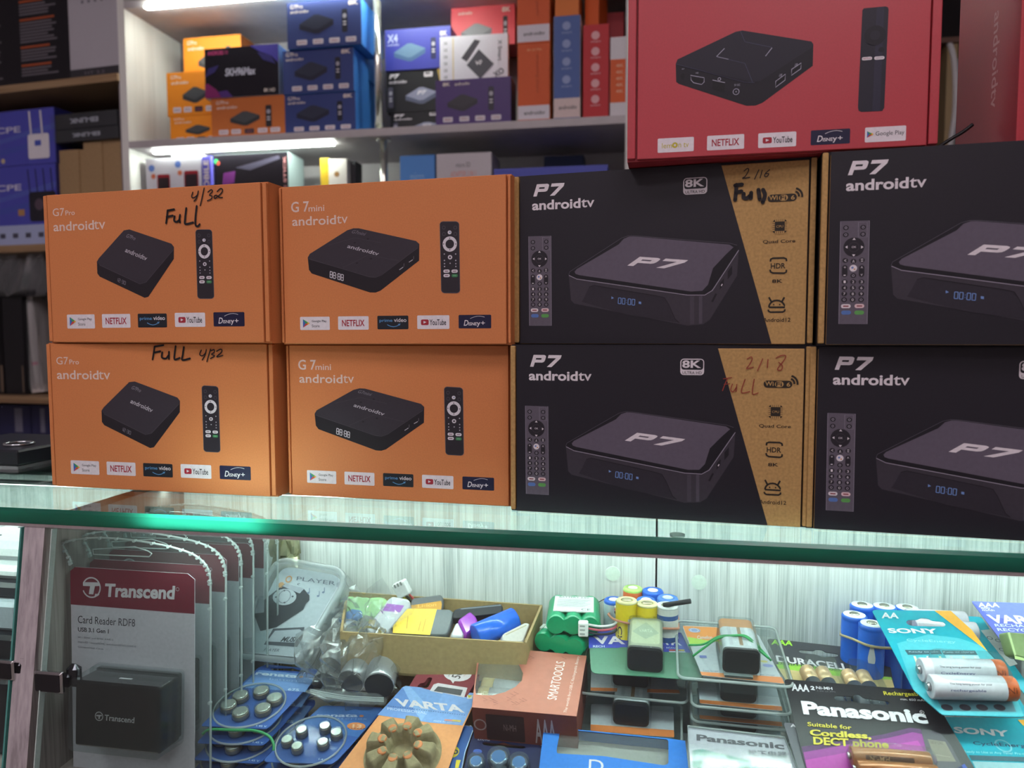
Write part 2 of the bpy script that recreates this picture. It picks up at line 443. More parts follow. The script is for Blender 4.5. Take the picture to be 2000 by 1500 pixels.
# ---------------------------------------------------------------- boxes of streaming players stacked on the counter
WHT, PNK = m('d9d2d8', .5), m('d8c2ba', .5)
INK, BLK = m('221d22', .45), m('1b1820', .4)
class Face:
    """an upright printed face: origin at its lower left corner, a along it, b upwards; zx() reads a place off the photograph"""
    def __init__(s, x, y, z, deg, ox=0, oy=0, k=1):
        s.o = Vector((x, y, z)); a = math.radians(deg)
        s.u = Vector((math.cos(a), math.sin(a), 0)); s.n = Vector((math.sin(a), -math.cos(a), 0))
        s.ox, s.oy, s.k = ox, oy, k
    def __call__(s, zx, zy):
        p = onP(s.ox + zx / s.k, s.oy + zy / s.k, s.o, s.n) - s.o
        return (p.dot(s.u), p.z)
    def pts(s, L):
        return [s(*p) for p in L]
class Art:
    """prints on a panel mesh in the coordinates of a Face"""
    def __init__(s, mb, face): s.b, s.f = mb, face
    def z(s, l): return l * LAY
    def poly(s, L, l, mt): s.b.flat(s.f.pts(L), s.z(l), mt)
    def line(s, L, wd, l, mt, closed=False): s.b.stroke(s.f.pts(L), wd, s.z(l), mt, closed)
    def txt(s, t, bl, tr, l, mt, bold=0, sh=0, base=None):
        """lettering between its lower-left and its upper-right corner"""
        (x0, y0), (x1, y1) = s.f(*bl), s.f(*tr)
        s.b.trect(t, x0, y0, x1, y1, s.z(l), mt, bold, sh)
    def txq(s, t, bl, br, tl, l, mt, bold=0): s.b.text(t, s.f(*bl), s.f(*br), s.f(*tl), s.z(l), mt, bold)
    def disc(s, c, r, l, mt, ry=None, n=20):
        x, y = s.f(*c); x2, _ = s.f(c[0] + r, c[1]); _, y2 = s.f(c[0], c[1] - (ry or r))
        s.b.flat(arc(x, y, abs(x2 - x), n=n, ry=abs(y2 - y)), s.z(l), mt)
    def ring(s, c, r, wd, l, mt):
        x, y = s.f(*c); x2, _ = s.f(c[0] + r, c[1]); x3, _ = s.f(c[0] + wd, c[1])
        s.b.stroke(arc(x, y, abs(x2 - x), n=24), abs(x3 - x), s.z(l), mt, True)
    def rr(s, bl, tr, r, l, mt):
        (x0, y0), (x1, y1) = s.f(*bl), s.f(*tr)
        s.b.flat(rrect(x0, y0, x1, y1, r), s.z(l), mt)
        return x0, y0, x1, y1
NAVY, RED_ = m('1d1b3a', .45), m('a02a38', .5)
def badge(b, kind, x0, y0, x1, y1, l):
    """one streaming-service badge"""
    W, H = x1 - x0, y1 - y0
    P = lambda a, c: (x0 + a * W, y0 + c * H)
    z = lambda k: (l + k) * LAY
    dark = kind in ('prime', 'disney')
    b.flat(rrect(x0, y0, x1, y1, .08 * H), z(0), {'prime': m('20222a', .45), 'disney': NAVY}.get(kind, WHT))
    T = lambda t, a0, c0, a1, c1, mt, bold=0, sh=0: b.trect(t, *P(a0, c0), *P(a1, c1), z(1), mt, bold, sh)
    if kind in ('gplay', 'gplay1'):
        A, Bm, Cc = P(.1, .82), P(.1, .18), P(.33, .5)
        cen = P(.19, .5)
        if kind == 'gplay1': A, Bm, Cc, cen = P(.05, .75), P(.05, .3), P(.21, .52), P(.11, .52)
        for tri, h in (((A, Cc, cen), '3f9a5a'), ((Bm, Cc, cen), 'c0453a'), ((A, Bm, cen), '3a64b0')):
            b.flat(list(tri), z(1), m(h, .5))
        b.flat([((cen[0] + Cc[0]) / 2, (cen[1] * .5 + Cc[1] * .5 + .12 * H)), ((cen[0] + Cc[0]) / 2, (cen[1] * .5 + Cc[1] * .5 - .12 * H)), Cc], z(2), m('dfae3a', .5))
        if kind == 'gplay':
            T('Google Play', .4, .54, .9, .76, m('3a3a42', .5)); T('Store', .4, .2, .66, .42, m('3a3a42', .5))
        else: T('Google Play', .26, .33, .96, .7, m('3a3a42', .5))
    elif kind == 'netflix': T('NETFLIX', .13, .26, .87, .74, RED_, .02)
    elif kind == 'prime':
        T('prime', .07, .47, .49, .76, m('5b8fc0', .5), .012); T('video', .54, .53, .94, .82, WHT, .012)
        b.stroke([P(.32 + .4 * t, .34 - .16 * math.sin(math.pi * t)) for t in (0, .15, .3, .5, .7, .85, 1)], .05 * H, z(1), m('5b8fc0', .5))
        b.flat([P(.66, .38), P(.75, .42), P(.72, .26)], z(1), m('5b8fc0', .5))
    elif kind == 'youtube':
        b.flat(rrect(*P(.12, .29), *P(.36, .7), .1 * H), z(1), RED_)
        b.flat([P(.2, .4), P(.2, .6), P(.29, .5)], z(2), WHT)
        T('YouTube', .39, .28, .9, .7, m('24222a', .5), .012)
    elif kind == 'disney':
        T('D', .16, .2, .32, .62, WHT, .01, .2); T('ISNE', .31, .22, .56, .45, WHT, .015); T('y', .56, .1, .67, .45, WHT, .015); T('+', .69, .28, .81, .52, WHT, .01)
        b.stroke([P(.36 + .44 * t, .62 + .28 * math.sin(math.pi * (.12 + .62 * t))) for t in [i / 9 for i in range(10)]], .03 * H, z(1), WHT)
    elif kind == 'lemon':
        y = m('b9ab2e', .5)
        T('lem', .12, .3, .4, .66, y); T('n tv', .58, .3, .86, .62, y)
        b.flat(arc(*P(.48, .48), .2 * H), z(1), y); b.flat(arc(*P(.48, .48), .08 * H), z(2), WHT)
def badges(A, L, l=1):
    for kind, bl, tr in L:
        (x0, y0), (x1, y1) = A.f(*bl), A.f(*tr)
        badge(A.b, kind, x0, y0, x1, y1, l)
DARK, DARK2, DARK3 = m('37323a', .4, noise=.03), m('2c282f', .4, noise=.03), m('242026', .4, noise=.03)
def remote_slim(A, tl, tr, br, bl, l=1):
    """slim black remote with a white ring, drawn between four corners"""
    def P(a, c):
        return tuple((tl[i] * (1 - a) + tr[i] * a) * (1 - c) + (bl[i] * (1 - a) + br[i] * a) * c for i in (0, 1))
    wz = tr[0] - tl[0]
    o = []
    for a0, c0, sa, sc in ((1, 0, -1, 1), (0, 0, 1, 1), (0, 1, 1, -1), (1, 1, -1, -1)):
        q = [(a0, c0 + sc * .035), (a0 + sa * .05, c0 + sc * .012), (a0 + sa * .15, c0)]
        if (a0, c0) in ((0, 0), (1, 1)): q = q[::-1] if (a0, c0) == (0, 0) and False else q
        o.append(q)
    out = o[0] + o[1][::-1] + o[2] + o[3][::-1]
    A.poly([P(*q) for q in out], l, DARK2)
    A.line([P(*q) for q in out], .0004, l + 1, m('5a545c', .4), True)
    A.ring(P(.5, .315), wz * .3, wz * .15, l + 1, m('d2ccd4', .5))
    for dx, dy in ((.5, .235), (.5, .395), (.18, .315), (.82, .315)): A.disc(P(dx, dy), wz * .03, l + 2, DARK3, n=8)
    A.disc(P(.5, .152), wz * .1, l + 1, m('d2ccd4', .5)); A.disc(P(.52, .15), wz * .04, l + 2, m('6f88a8', .5), n=10)
    A.disc(P(.5, .5), wz * .115, l + 1, m('cfc9d2', .5)); A.disc(P(.5, .5), wz * .05, l + 2, DARK3, n=10)
    for dx, dy in ((.2, .085), (.8, .085), (.2, .175), (.8, .175)): A.ring(P(dx, dy), wz * .08, wz * .03, l + 1, m('4d4850', .4))
    for dx, dy in ((.2, .455), (.8, .455), (.2, .545), (.8, .545), (.2, .59), (.5, .585), (.8, .59), (.2, .63), (.8, .63)):
        A.disc(P(dx, dy), wz * .035, l + 1, m('b8b2bc', .5), n=8)
    for dx, dy, h in ((.3, .695, 'd8d2da'), (.73, .695, 'd8d2da'), (.3, .757, 'd8d2da'), (.73, .757, '3d7d50')):
        x, y = A.f(*P(dx, dy)); x2, _ = A.f(P(dx, dy)[0] + wz * .165, P(dx, dy)[1])
        hw = x2 - x
        A.b.flat(rrect(x - hw, y - hw * .47, x + hw, y + hw * .47, hw), A.z(l + 1), m(h, .5))
        A.b.trect('menu' if h == '3d7d50' else 'play', x - hw * .6, y - hw * .15, x + hw * .6, y + hw * .15, A.z(l + 2), m('30303a' if h != '3d7d50' else 'a8d0b0', .5)) if False else None
        A.b.stroke([(x - hw * .55, y), (x + hw * .55, y)], hw * .22, A.z(l + 2), m('6d4a50' if h != '3d7d50' else '78b088', .5))
SEG = {'0': 'abcdef', '1': 'bc', '2': 'abged', '3': 'abgcd', '8': 'abcdefg'}
def seven(A, s, bl, br, tl, l, mt):
    """seven-segment digits on a skewed strip"""
    n = sum(.45 if c == ':' else 1 for c in s); x = 0
    f = lambda a, c: tuple(bl[i] + (br[i] - bl[i]) * a + (tl[i] - bl[i]) * c for i in (0, 1))
    for ch in s:
        wd = (.45 if ch == ':' else 1) / n
        if ch == ':':
            for c in (.3, .7): A.line([f(x + wd * .4, c), f(x + wd * .6, c)], .0006, l, mt)
        else:
            X0, X1 = x + wd * .15, x + wd * .82
            S = {'a': ((X0, 1), (X1, 1)), 'b': ((X1, 1), (X1, .5)), 'c': ((X1, .5), (X1, 0)), 'd': ((X0, 0), (X1, 0)), 'e': ((X0, 0), (X0, .5)), 'f': ((X0, .5), (X0, 1)), 'g': ((X0, .5), (X1, .5))}
            for k in SEG[ch]: A.line([f(*S[k][0]), f(*S[k][1])], .00045, l, mt)
        x += wd
def carton(name, label, cat, x, y, z, deg, W, H, D, col, group, art=None, lip=.0045, inset=.0006, side_art=None, lipcol=None, base=None, top_in=None):
    """mailer carton: body, printed front panel tucked between two side flaps"""
    t = thing(name, label, cat, at(x, y, z, deg), group)
    s = lip
    lc = lipcol or col
    b = MB(); b.box(-s, .0035, 0, W + s, D, H, col)
    if side_art: side_art(b, W + s, D, H)
    b.build('carton_body', t)
    for x0, x1 in ((-s, -.0011), (W + .0011, W + s)):
        b = MB(); b.box(x0, .0006, .0012, x1, .0045, H - .0008, lc, bev=.0005); b.build('side_flap', t)
    b = MB(); ti = top_in or inset
    b.box(0, 0, inset, W, .0034, H - ti, base or col, bev=.0004)
    b.M = FRONT
    if art: art(b)
    b.build('front_panel', t)
    return t
ORG = m('c97b49', .62, scale=900, noise=.05, bump=.15)
KRAFT = m('b08c58', .75, scale=600, noise=.14, bump=.2)
BLACKC = m('211f27', .42, scale=900, noise=.08)
REDC = m('b03540', .34, spec=.6, scale=900, noise=.05)
FA = Face(-.46534, .52153, 1.11666, -4.84, 0, 340, 3.4483)
FB = Face(-.46964, .52308, 1.0, -2.17, 0, 340, 3.4483)
FC = Face(-.26276, .51666, 1.11567, -4.61, 540, 330, 4.1667)
FE = Face(-.08738, .5124, 1.1158, -7.0, 1000, 300, 3.125)
FF = Face(-.0882, .50318, 1.0, -4.2, 1000, 670, 3.125)
FR = Face(-.00678, .48306, 1.2316, -1.85, 1220, 0, 2.5641)
S5 = ('gplay', 'netflix', 'prime', 'youtube', 'disney')
def art_pro(b):
    A = Art(b, FA)
    A.txt('G7', (357, 284), (432, 228), 1, PNK); A.txt('Pro', (442, 278), (503, 242), 1, PNK, .006)
    A.txt('android', (362, 386), (632, 310), 1, PNK, .012); A.txt('tv', (635, 372), (708, 312), 1, PNK)
    A.poly([(653, 590), (668, 565), (835, 379), (872, 372), (1155, 468), (1172, 490), (1172, 570), (1000, 826), (975, 833), (672, 690), (656, 668)], 1, DARK3)
    A.poly([(653, 590), (668, 565), (835, 379), (872, 372), (1155, 468), (1172, 490), (1168, 512), (985, 728), (945, 740), (672, 612)], 2, DARK)
    A.line([(672, 612), (945, 740), (985, 728), (1168, 512)], .0004, 3, m('4a444c', .4))
    A.txq('androidtv', (842, 523), (985, 583), (855, 495), 3, m('b9b4bd', .5), .01)
    A.txq('G7Pro', (848, 424), (908, 446), (862, 402), 3, m('8f8a94', .5))
    seven(A, '12:30', (783, 717), (848, 747), (786, 695), 3, m('77717c', .5))
    A.line([(1075, 670), (1090, 648)], .0012, 3, DARK3); A.line([(1110, 620), (1140, 578)], .0012, 3, DARK3)
    remote_slim(A, (1318, 374), (1428, 374), (1443, 838), (1332, 838))
    badges(A, list(zip(S5, ((455, 1040), (690, 1035), (931, 1033), (1180, 1029), (1440, 1026)), ((637, 944), (877, 941), (1123, 938), (1381, 932), (1646, 928)))))
PEN, REDPEN = m('1a1418', .5), m('8e3a30', .5)
def pen(A, strokes, wd, mt, l=6, f=None):
    for S in strokes:
        P = [(p.x, p.y) for p in smooth_path([(x, y, 0) for x, y in (f or A.f).pts(S)], 5)]
        A.b.stroke(P, wd, A.z(l), mt)
        for q in (P[0], P[-1]): A.b.flat(arc(*q, wd / 2, n=8), A.z(l), mt)
def art_pro_upper(b):
    art_pro(b); A = Art(b, FA)
    pen(A, [[(1302, 122), (1294, 148), (1300, 160), (1316, 156), (1334, 140)], [(1339, 114), (1332, 145), (1322, 170), (1310, 182)], [(1378, 95), (1352, 213)],
            [(1404, 122), (1425, 106), (1434, 118), (1414, 142), (1432, 150), (1425, 168), (1400, 180)], [(1466, 118), (1488, 98), (1502, 106), (1494, 128), (1468, 152), (1450, 164), (1445, 150), (1462, 143), (1482, 158), (1502, 158)]], .0009, PEN)
    pen(A, [[(1132, 245), (1128, 290), (1122, 330)], [(1132, 246), (1176, 238)], [(1126, 288), (1168, 280)], [(1180, 285), (1176, 312), (1192, 322), (1212, 308)], [(1216, 275), (1212, 300), (1216, 326)],
            [(1258, 230), (1250, 300), (1252, 336), (1304, 326)], [(1328, 216), (1320, 290), (1320, 340), (1334, 352), (1348, 338)]], .0016, PEN)
ZB = Face(-.46964, .52308, 1.0, -2.17, 0, 660, 2)     # lower left carton, places given in half-size photograph pixels
def art_pro_lower(b):
    art_pro(b); A = Art(b, ZB); Z = lambda L: [((x) * 2, (y - 660) * 2) for x, y in L]
    pen(A, [Z(L) for L in ([(303, 677), (301, 690), (299, 702)], [(303, 677), (320, 674)], [(301, 689), (314, 686)], [(318, 688), (317, 698), (325, 700), (330, 694)], [(331, 687), (331, 701)],
            [(344, 676), (342, 690), (342, 702), (352, 699)], [(360, 678), (358, 692), (357, 703), (372, 700)])], .0015, PEN)
    pen(A, [Z(L) for L in ([(394, 684), (391, 692), (396, 695), (402, 690)], [(404, 683), (401, 694), (396, 703)], [(412, 682), (405, 706)], [(413, 685), (419, 683), (419, 688), (414, 692), (420, 695), (412, 700)],
            [(424, 686), (432, 682), (434, 687), (424, 697), (436, 694)])], .0009, PEN)
def art_mini(b):
    A = Art(b, FC)
    A.txt('G 7', (133, 354), (277, 260), 1, PNK, .014); A.txt('mini', (275, 346), (402, 292), 1, PNK, .006)
    A.txt('android', (142, 464), (497, 374), 1, PNK, .012); A.txt('tv', (505, 444), (592, 376), 1, PNK)
    A.poly([(268, 720), (285, 690), (590, 498), (640, 482), (685, 482), (1150, 585), (1177, 610), (1175, 745), (860, 990), (820, 1005), (775, 1004), (300, 850), (278, 820)], 1, DARK3)
    A.poly([(268, 720), (285, 690), (590, 498), (640, 482), (685, 482), (1150, 585), (1177, 610), (1165, 640), (870, 860), (820, 880), (770, 876), (290, 740)], 2, DARK)
    A.line([(275, 730), (770, 878), (822, 882), (872, 862), (1168, 640)], .0003, 3, m('4a444c', .4))
    A.txq('androidtv', (588, 640), (840, 705), (602, 612), 3, m('b9b4bd', .5), .01)
    A.txq('G7mini', (622, 520), (730, 542), (640, 495), 3, m('7d7882', .5))
    for c in ((758, 568), (652, 600), (785, 730), (670, 765)): A.disc(c, 10, 3, DARK3, 6)
    for L in ([(560, 800), (760, 700), (1010, 745)], [(440, 620), (650, 560), (870, 600)]): A.line(L, .0003, 3, m('433d45', .4))
    seven(A, '88:88', (446, 880), (562, 910), (448, 832), 3, m('d8d4dc', .5))
    for L in ([(1015, 820), (1046, 798)], [(1093, 758), (1124, 738)]): A.line(L, .0005, 3, m('b5b0ba', .5))
    for L in ([(1052, 795), (1053, 768)], [(1131, 735), (1132, 708)]): A.line(L, .0004, 3, m('6a646e', .5))
    remote_slim(A, (1344, 427), (1500, 427), (1508, 1008), (1357, 1008))
    badges(A, list(zip(S5, ((207, 1310), (516, 1308), (836, 1304), (1160, 1302), (1497, 1297)), ((446, 1201), (763, 1197), (1087, 1192), (1421, 1189), (1762, 1185)))))
def p7(A, f, l, mt):
    """the bold slanted P7 mark; f maps 0..2.15 by 0..1 to the face"""
    P = [(0, 0), (0, 1), (.82, 1), (.96, .93), (1, .82), (1, .55), (.96, .42), (.84, .36), (.27, .36), (.27, 0)]
    Hh = [(.27, .74), (.27, .60), (.70, .60), (.70, .74)]
    A.b.flat([f(*p) for p in P], A.z(l), mt, [[f(*p) for p in Hh]])
    A.b.flat([f(*p) for p in [(1.16, 1), (2.15, 1), (2.15, .74), (1.66, 0), (1.3, 0), (1.80, .74), (1.16, .74)]], A.z(l), mt)
def skew(A, bl, br, tl, n=2.15):
    a, c, d = A.f(*bl), A.f(*br), A.f(*tl)
    return lambda x, y: (a[0] + (c[0] - a[0]) * x / n + (d[0] - a[0]) * y, a[1] + (c[1] - a[1]) * x / n + (d[1] - a[1]) * y)
PLUM, PLUM2, RIM = m('5d5664', .4, noise=.05), m('3a363f', .4, noise=.05), m('1d1b22', .35)
def art_p7(b, W, H):
    A = Art(b, FE)
    # black field over the kraft board, cut on a slant
    sl = A.f(1262, 72)[0], A.f(1572, 1180)[0]
    b.flat([(0, .0008), (sl[1], .0008), (sl[0], H - .0008), (0, H - .0008)], A.z(1), BLACKC)
    p7(A, skew(A, (120, 263), (288, 255), (142, 188)), 2, WHT)
    A.txt('android', (113, 348), (408, 272), 2, WHT, .028); A.txt('tv', (412, 330), (492, 274), 2, WHT, .012)
    x0, y0, x1, y1 = A.rr((1033, 253), (1181, 142), .0022, 2, WHT)
    b.flat(rrect(x0 + .0006, y0 + (y1 - y0) * .33, x1 - .0006, y1 - .0006, .0016), A.z(3), BLACKC)
    A.txt('8K', (1045, 208), (1162, 153), 4, WHT, .03); A.txt('ULTRA HD', (1046, 246), (1165, 222), 4, BLK, .004)
    # remote control
    A.poly([(92, 507), (228, 503), (231, 1050), (97, 1050)], 2, m('5e5864', .45))
    A.line([(92, 507), (228, 503), (231, 1050), (97, 1050)], .0004, 3, m('7d7786', .45), True)
    A.line([(176, 512), (218, 511), (219, 590), (177, 590)], .0002, 3, m('8d8796', .45), True)
    A.disc((158, 643), 50, 3, m('26232a', .4), 51); A.ring((158, 643), 24, 3, 4, m('3a363f', .4)); A.txt('OK', (148, 648), (169, 637), 4, WHT)
    for q in ([(150, 605), (166, 605), (158, 594)], [(150, 682), (166, 682), (158, 693)], [(117, 643), (128, 635), (128, 651)], [(203, 643), (192, 635), (192, 651)]): A.poly(q, 4, WHT)
    rows = [(118, 541, ''), (199, 538, ''), (118, 578, ''), (199, 575, ''), (119, 714, '<'), (158, 718, '^'), (198, 712, '='), (159, 794, '')]
    for r_, ys in zip(('123', '456', '789', ' 0 '), (827, 859, 891, 922)):
        rows += [(x, ys, c) for x, c in zip((119, 159, 199), r_)]
    for x, y, c in rows:
        A.disc((x, y), 14, 3, m('26232a', .4), 13, 12)
        if c.strip(): A.txt(c, (x - 5, y + 7), (x + 5, y - 7), 4, WHT)
        else: A.ring((x, y), 5, 2, 4, m('a8a2b0', .4))
    for x in (118, 198): A.rr((x - 13, 802), (x + 13, 738), .003, 3, m('26232a', .4)); A.txt('+' if x < 150 else '^', (x - 5, 755), (x + 5, 745), 4, WHT); A.txt('-' if x < 150 else 'v', (x - 5, 795), (x + 5, 790 if x < 150 else 785), 4, WHT)
    A.disc((158, 755), 18, 3, WHT); A.disc((154, 752), 6, 4, m('6d82b8', .5)); A.disc((164, 760), 4, 4, m('c08a5a', .5))
    for c, h in (((128, 956), 'd8d0d4'), ((192, 955), 'dcc0c4'), ((130, 990), '5576b4'), ((192, 990), '5a9a52')):
        A.rr((c[0] - 23, c[1] + 11), (c[0] + 23, c[1] - 11), .004, 3, m(h, .5)); A.line([(c[0] - 13, c[1]), (c[0] + 13, c[1])], .0008, 4, m('8a4a50' if c[1] < 970 else h, .5))
    # player
    A.poly([(336, 742), (342, 722), (660, 515), (700, 503), (745, 503), (1320, 548), (1362, 560), (1373, 582), (1362, 745), (1195, 1015), (1155, 1042), (1060, 1050), (370, 916), (350, 895)], 2, PLUM2)
    A.poly([(336, 742), (342, 722), (660, 515), (700, 503), (745, 503), (1320, 548), (1362, 560), (1373, 582), (1360, 615), (1210, 835), (1165, 862), (1060, 862), (385, 765), (348, 752)], 3, RIM)
    A.line([(338, 744), (385, 766), (1060, 864), (1165, 864), (1211, 836), (1372, 590)], .0005, 4, m('8f8a98', .35))
    A.line([(336, 742), (342, 722), (660, 515), (700, 503), (745, 503), (1320, 548), (1362, 560)], .0003, 4, m('55505c', .35))
    A.poly([(372, 722), (385, 705), (640, 555), (672, 520), (705, 507), (745, 507), (1315, 556), (1340, 572), (1290, 620), (1215, 700), (1185, 800), (1150, 838), (1080, 842), (400, 742), (378, 735)], 4, PLUM)
    p7(A, skew(A, (694, 684), (985, 706), (770, 630)), 5, WHT)
    A.poly([(415, 905), (430, 880), (460, 815), (490, 805), (870, 868), (920, 880), (945, 920), (985, 1010), (1010, 1032), (700, 985)], 3, m('2d2a33', .4))
    A.line([(460, 815), (490, 805), (870, 868), (920, 880), (945, 920), (985, 1010), (1010, 1032)], .0004, 4, m('1a181e', .4))
    blue = m('6f8fc8', .5)
    seven(A, '00:00', (634, 915), (742, 926), (636, 880), 5, blue)
    A.poly([(597, 872), (597, 888), (612, 882)], 5, blue); A.poly([(763, 903), (778, 905), (778, 919), (763, 917)], 5, blue)
    A.poly([(1075, 870), (1100, 872), (1100, 1040), (1075, 1043)], 3, m('45404a', .35)); A.poly([(1130, 872), (1150, 868), (1150, 1036), (1130, 1040)], 3, m('4d4853', .35))
    A.poly([(1305, 720), (1332, 685), (1332, 735), (1305, 768)], 3, RIM); A.poly([(1258, 790), (1282, 762), (1280, 800), (1256, 832)], 3, RIM); A.line([(1266, 808), (1272, 796)], .0006, 4, WHT); A.line([(1210, 905), (1235, 855)], .0012, 3, RIM)
    # icons on the kraft side
    K = m('2a231c', .6)
    A.rr((1547, 298), (1727, 243), .005, 2, K)
    A.txt('Wi', (1556, 286), (1610, 255), 3, KRAFT, .02); A.rr((1617, 290), (1672, 250), .003, 3, KRAFT); A.txt('Fi', (1624, 284), (1662, 255), 4, K, .02); A.txt('6', (1690, 282), (1714, 254), 3, KRAFT, .02)
    for r in (26, 46): A.line([(1713 + r * math.cos(a), 258 - r * math.sin(a)) for a in [math.radians(80 - 90 * i / 7) for i in range(8)]], .0012, 2, K)
    x0, y0, x1, y1 = *A.f(1572, 493), *A.f(1672, 395)
    b.stroke(rrect(x0 + .001, y0 + .001, x1 - .001, y1 - .001, .0016), .0011, A.z(2), K, True)
    for i in range(5):
        t = .25 + .125 * i
        for P, Q in (((x0 + (x1 - x0) * t, y0 - .0002), (x0 + (x1 - x0) * t, y0 + .0018)), ((x0 + (x1 - x0) * t, y1 - .0018), (x0 + (x1 - x0) * t, y1 + .0002)), ((x0 - .0002, y0 + (y1 - y0) * t), (x0 + .0018, y0 + (y1 - y0) * t)), ((x1 - .0018, y0 + (y1 - y0) * t), (x1 + .0002, y0 + (y1 - y0) * t))):
            b.stroke([P, Q], .0009, A.z(3), KRAFT)
    A.rr((1588, 476), (1655, 412), .0004, 2, K); A.txt('CPU', (1600, 453), (1643, 437), 3, KRAFT)
    A.txt('Quad Core', (1519, 553), (1717, 522), 2, K, .008)
    A.txt('HDR', (1567, 703), (1657, 668), 2, K, .02)
    for q in ([(1565, 660), (1567, 645), (1580, 639), (1647, 637), (1661, 643), (1664, 657)], [(1563, 708), (1566, 722), (1580, 729), (1648, 730), (1661, 724), (1663, 709)]): A.line(q, .0011, 2, K)
    A.txt('8K', (1575, 790), (1640, 767), 2, K, .02)
    A.line([(1556, 938)] + [(1604 + 48 * math.cos(a), 938 - 42 * math.sin(a)) for a in [math.radians(180 - 18 * i) for i in range(11)]] + [(1556, 938)], .0011, 2, K)
    A.line([(1570, 903), (1556, 877)], .0011, 2, K); A.line([(1636, 903), (1650, 877)], .0011, 2, K)
    for x in (1585, 1622): A.disc((x, 922), 5, 2, K, n=8)
    A.line([(1552, 952), (1554, 962), (1566, 968), (1640, 967), (1652, 960), (1653, 950)], .0011, 2, K)
    A.txt('Android12', (1520, 1028), (1688, 1002), 2, K, .008)
WP, HP = .18498, .1158
def art_p7u(b):
    art_p7(b, WP, HP); A = Art(b, FE)
    pen(A, [[(1405, 108), (1425, 92), (1432, 105), (1412, 140), (1395, 152), (1440, 146)], [(1495, 100), (1468, 158)], [(1515, 104), (1502, 150)], [(1560, 100), (1535, 122), (1530, 140), (1545, 140), (1555, 125), (1538, 124)]], .0006, PEN)
    pen(A, [[(1358, 192), (1356, 230), (1350, 284)], [(1350, 196), (1392, 190)], [(1356, 238), (1388, 232)], [(1402, 246), (1402, 268), (1420, 274), (1440, 258)], [(1448, 240), (1446, 274)]], .0024, PEN)
    pen(A, [[(1492, 222), (1500, 280)], [(1520, 222), (1532, 255), (1518, 298)]], .0024, PEN)
def art_p7l(b):
    art_p7(b, WP, HP); A = Art(b, FF)
    pen(A, [[(1425, 98), (1448, 84), (1455, 98), (1440, 130), (1422, 156), (1462, 146)], [(1520, 96), (1488, 168)], [(1552, 100), (1548, 150)], [(1600, 92), (1632, 76), (1660, 78), (1650, 104), (1622, 140), (1610, 162), (1632, 164), (1640, 140), (1618, 118)]], .0006, REDPEN)
    pen(A, [[(1305, 215), (1290, 250), (1275, 290)], [(1280, 218), (1330, 210)], [(1285, 252), (1318, 248)], [(1335, 250), (1325, 285), (1340, 296), (1358, 270)], [(1362, 252), (1358, 296)], [(1412, 222), (1392, 280), (1395, 304), (1440, 296)], [(1468, 220), (1458, 280), (1460, 312), (1492, 304)]], .0006, REDPEN)
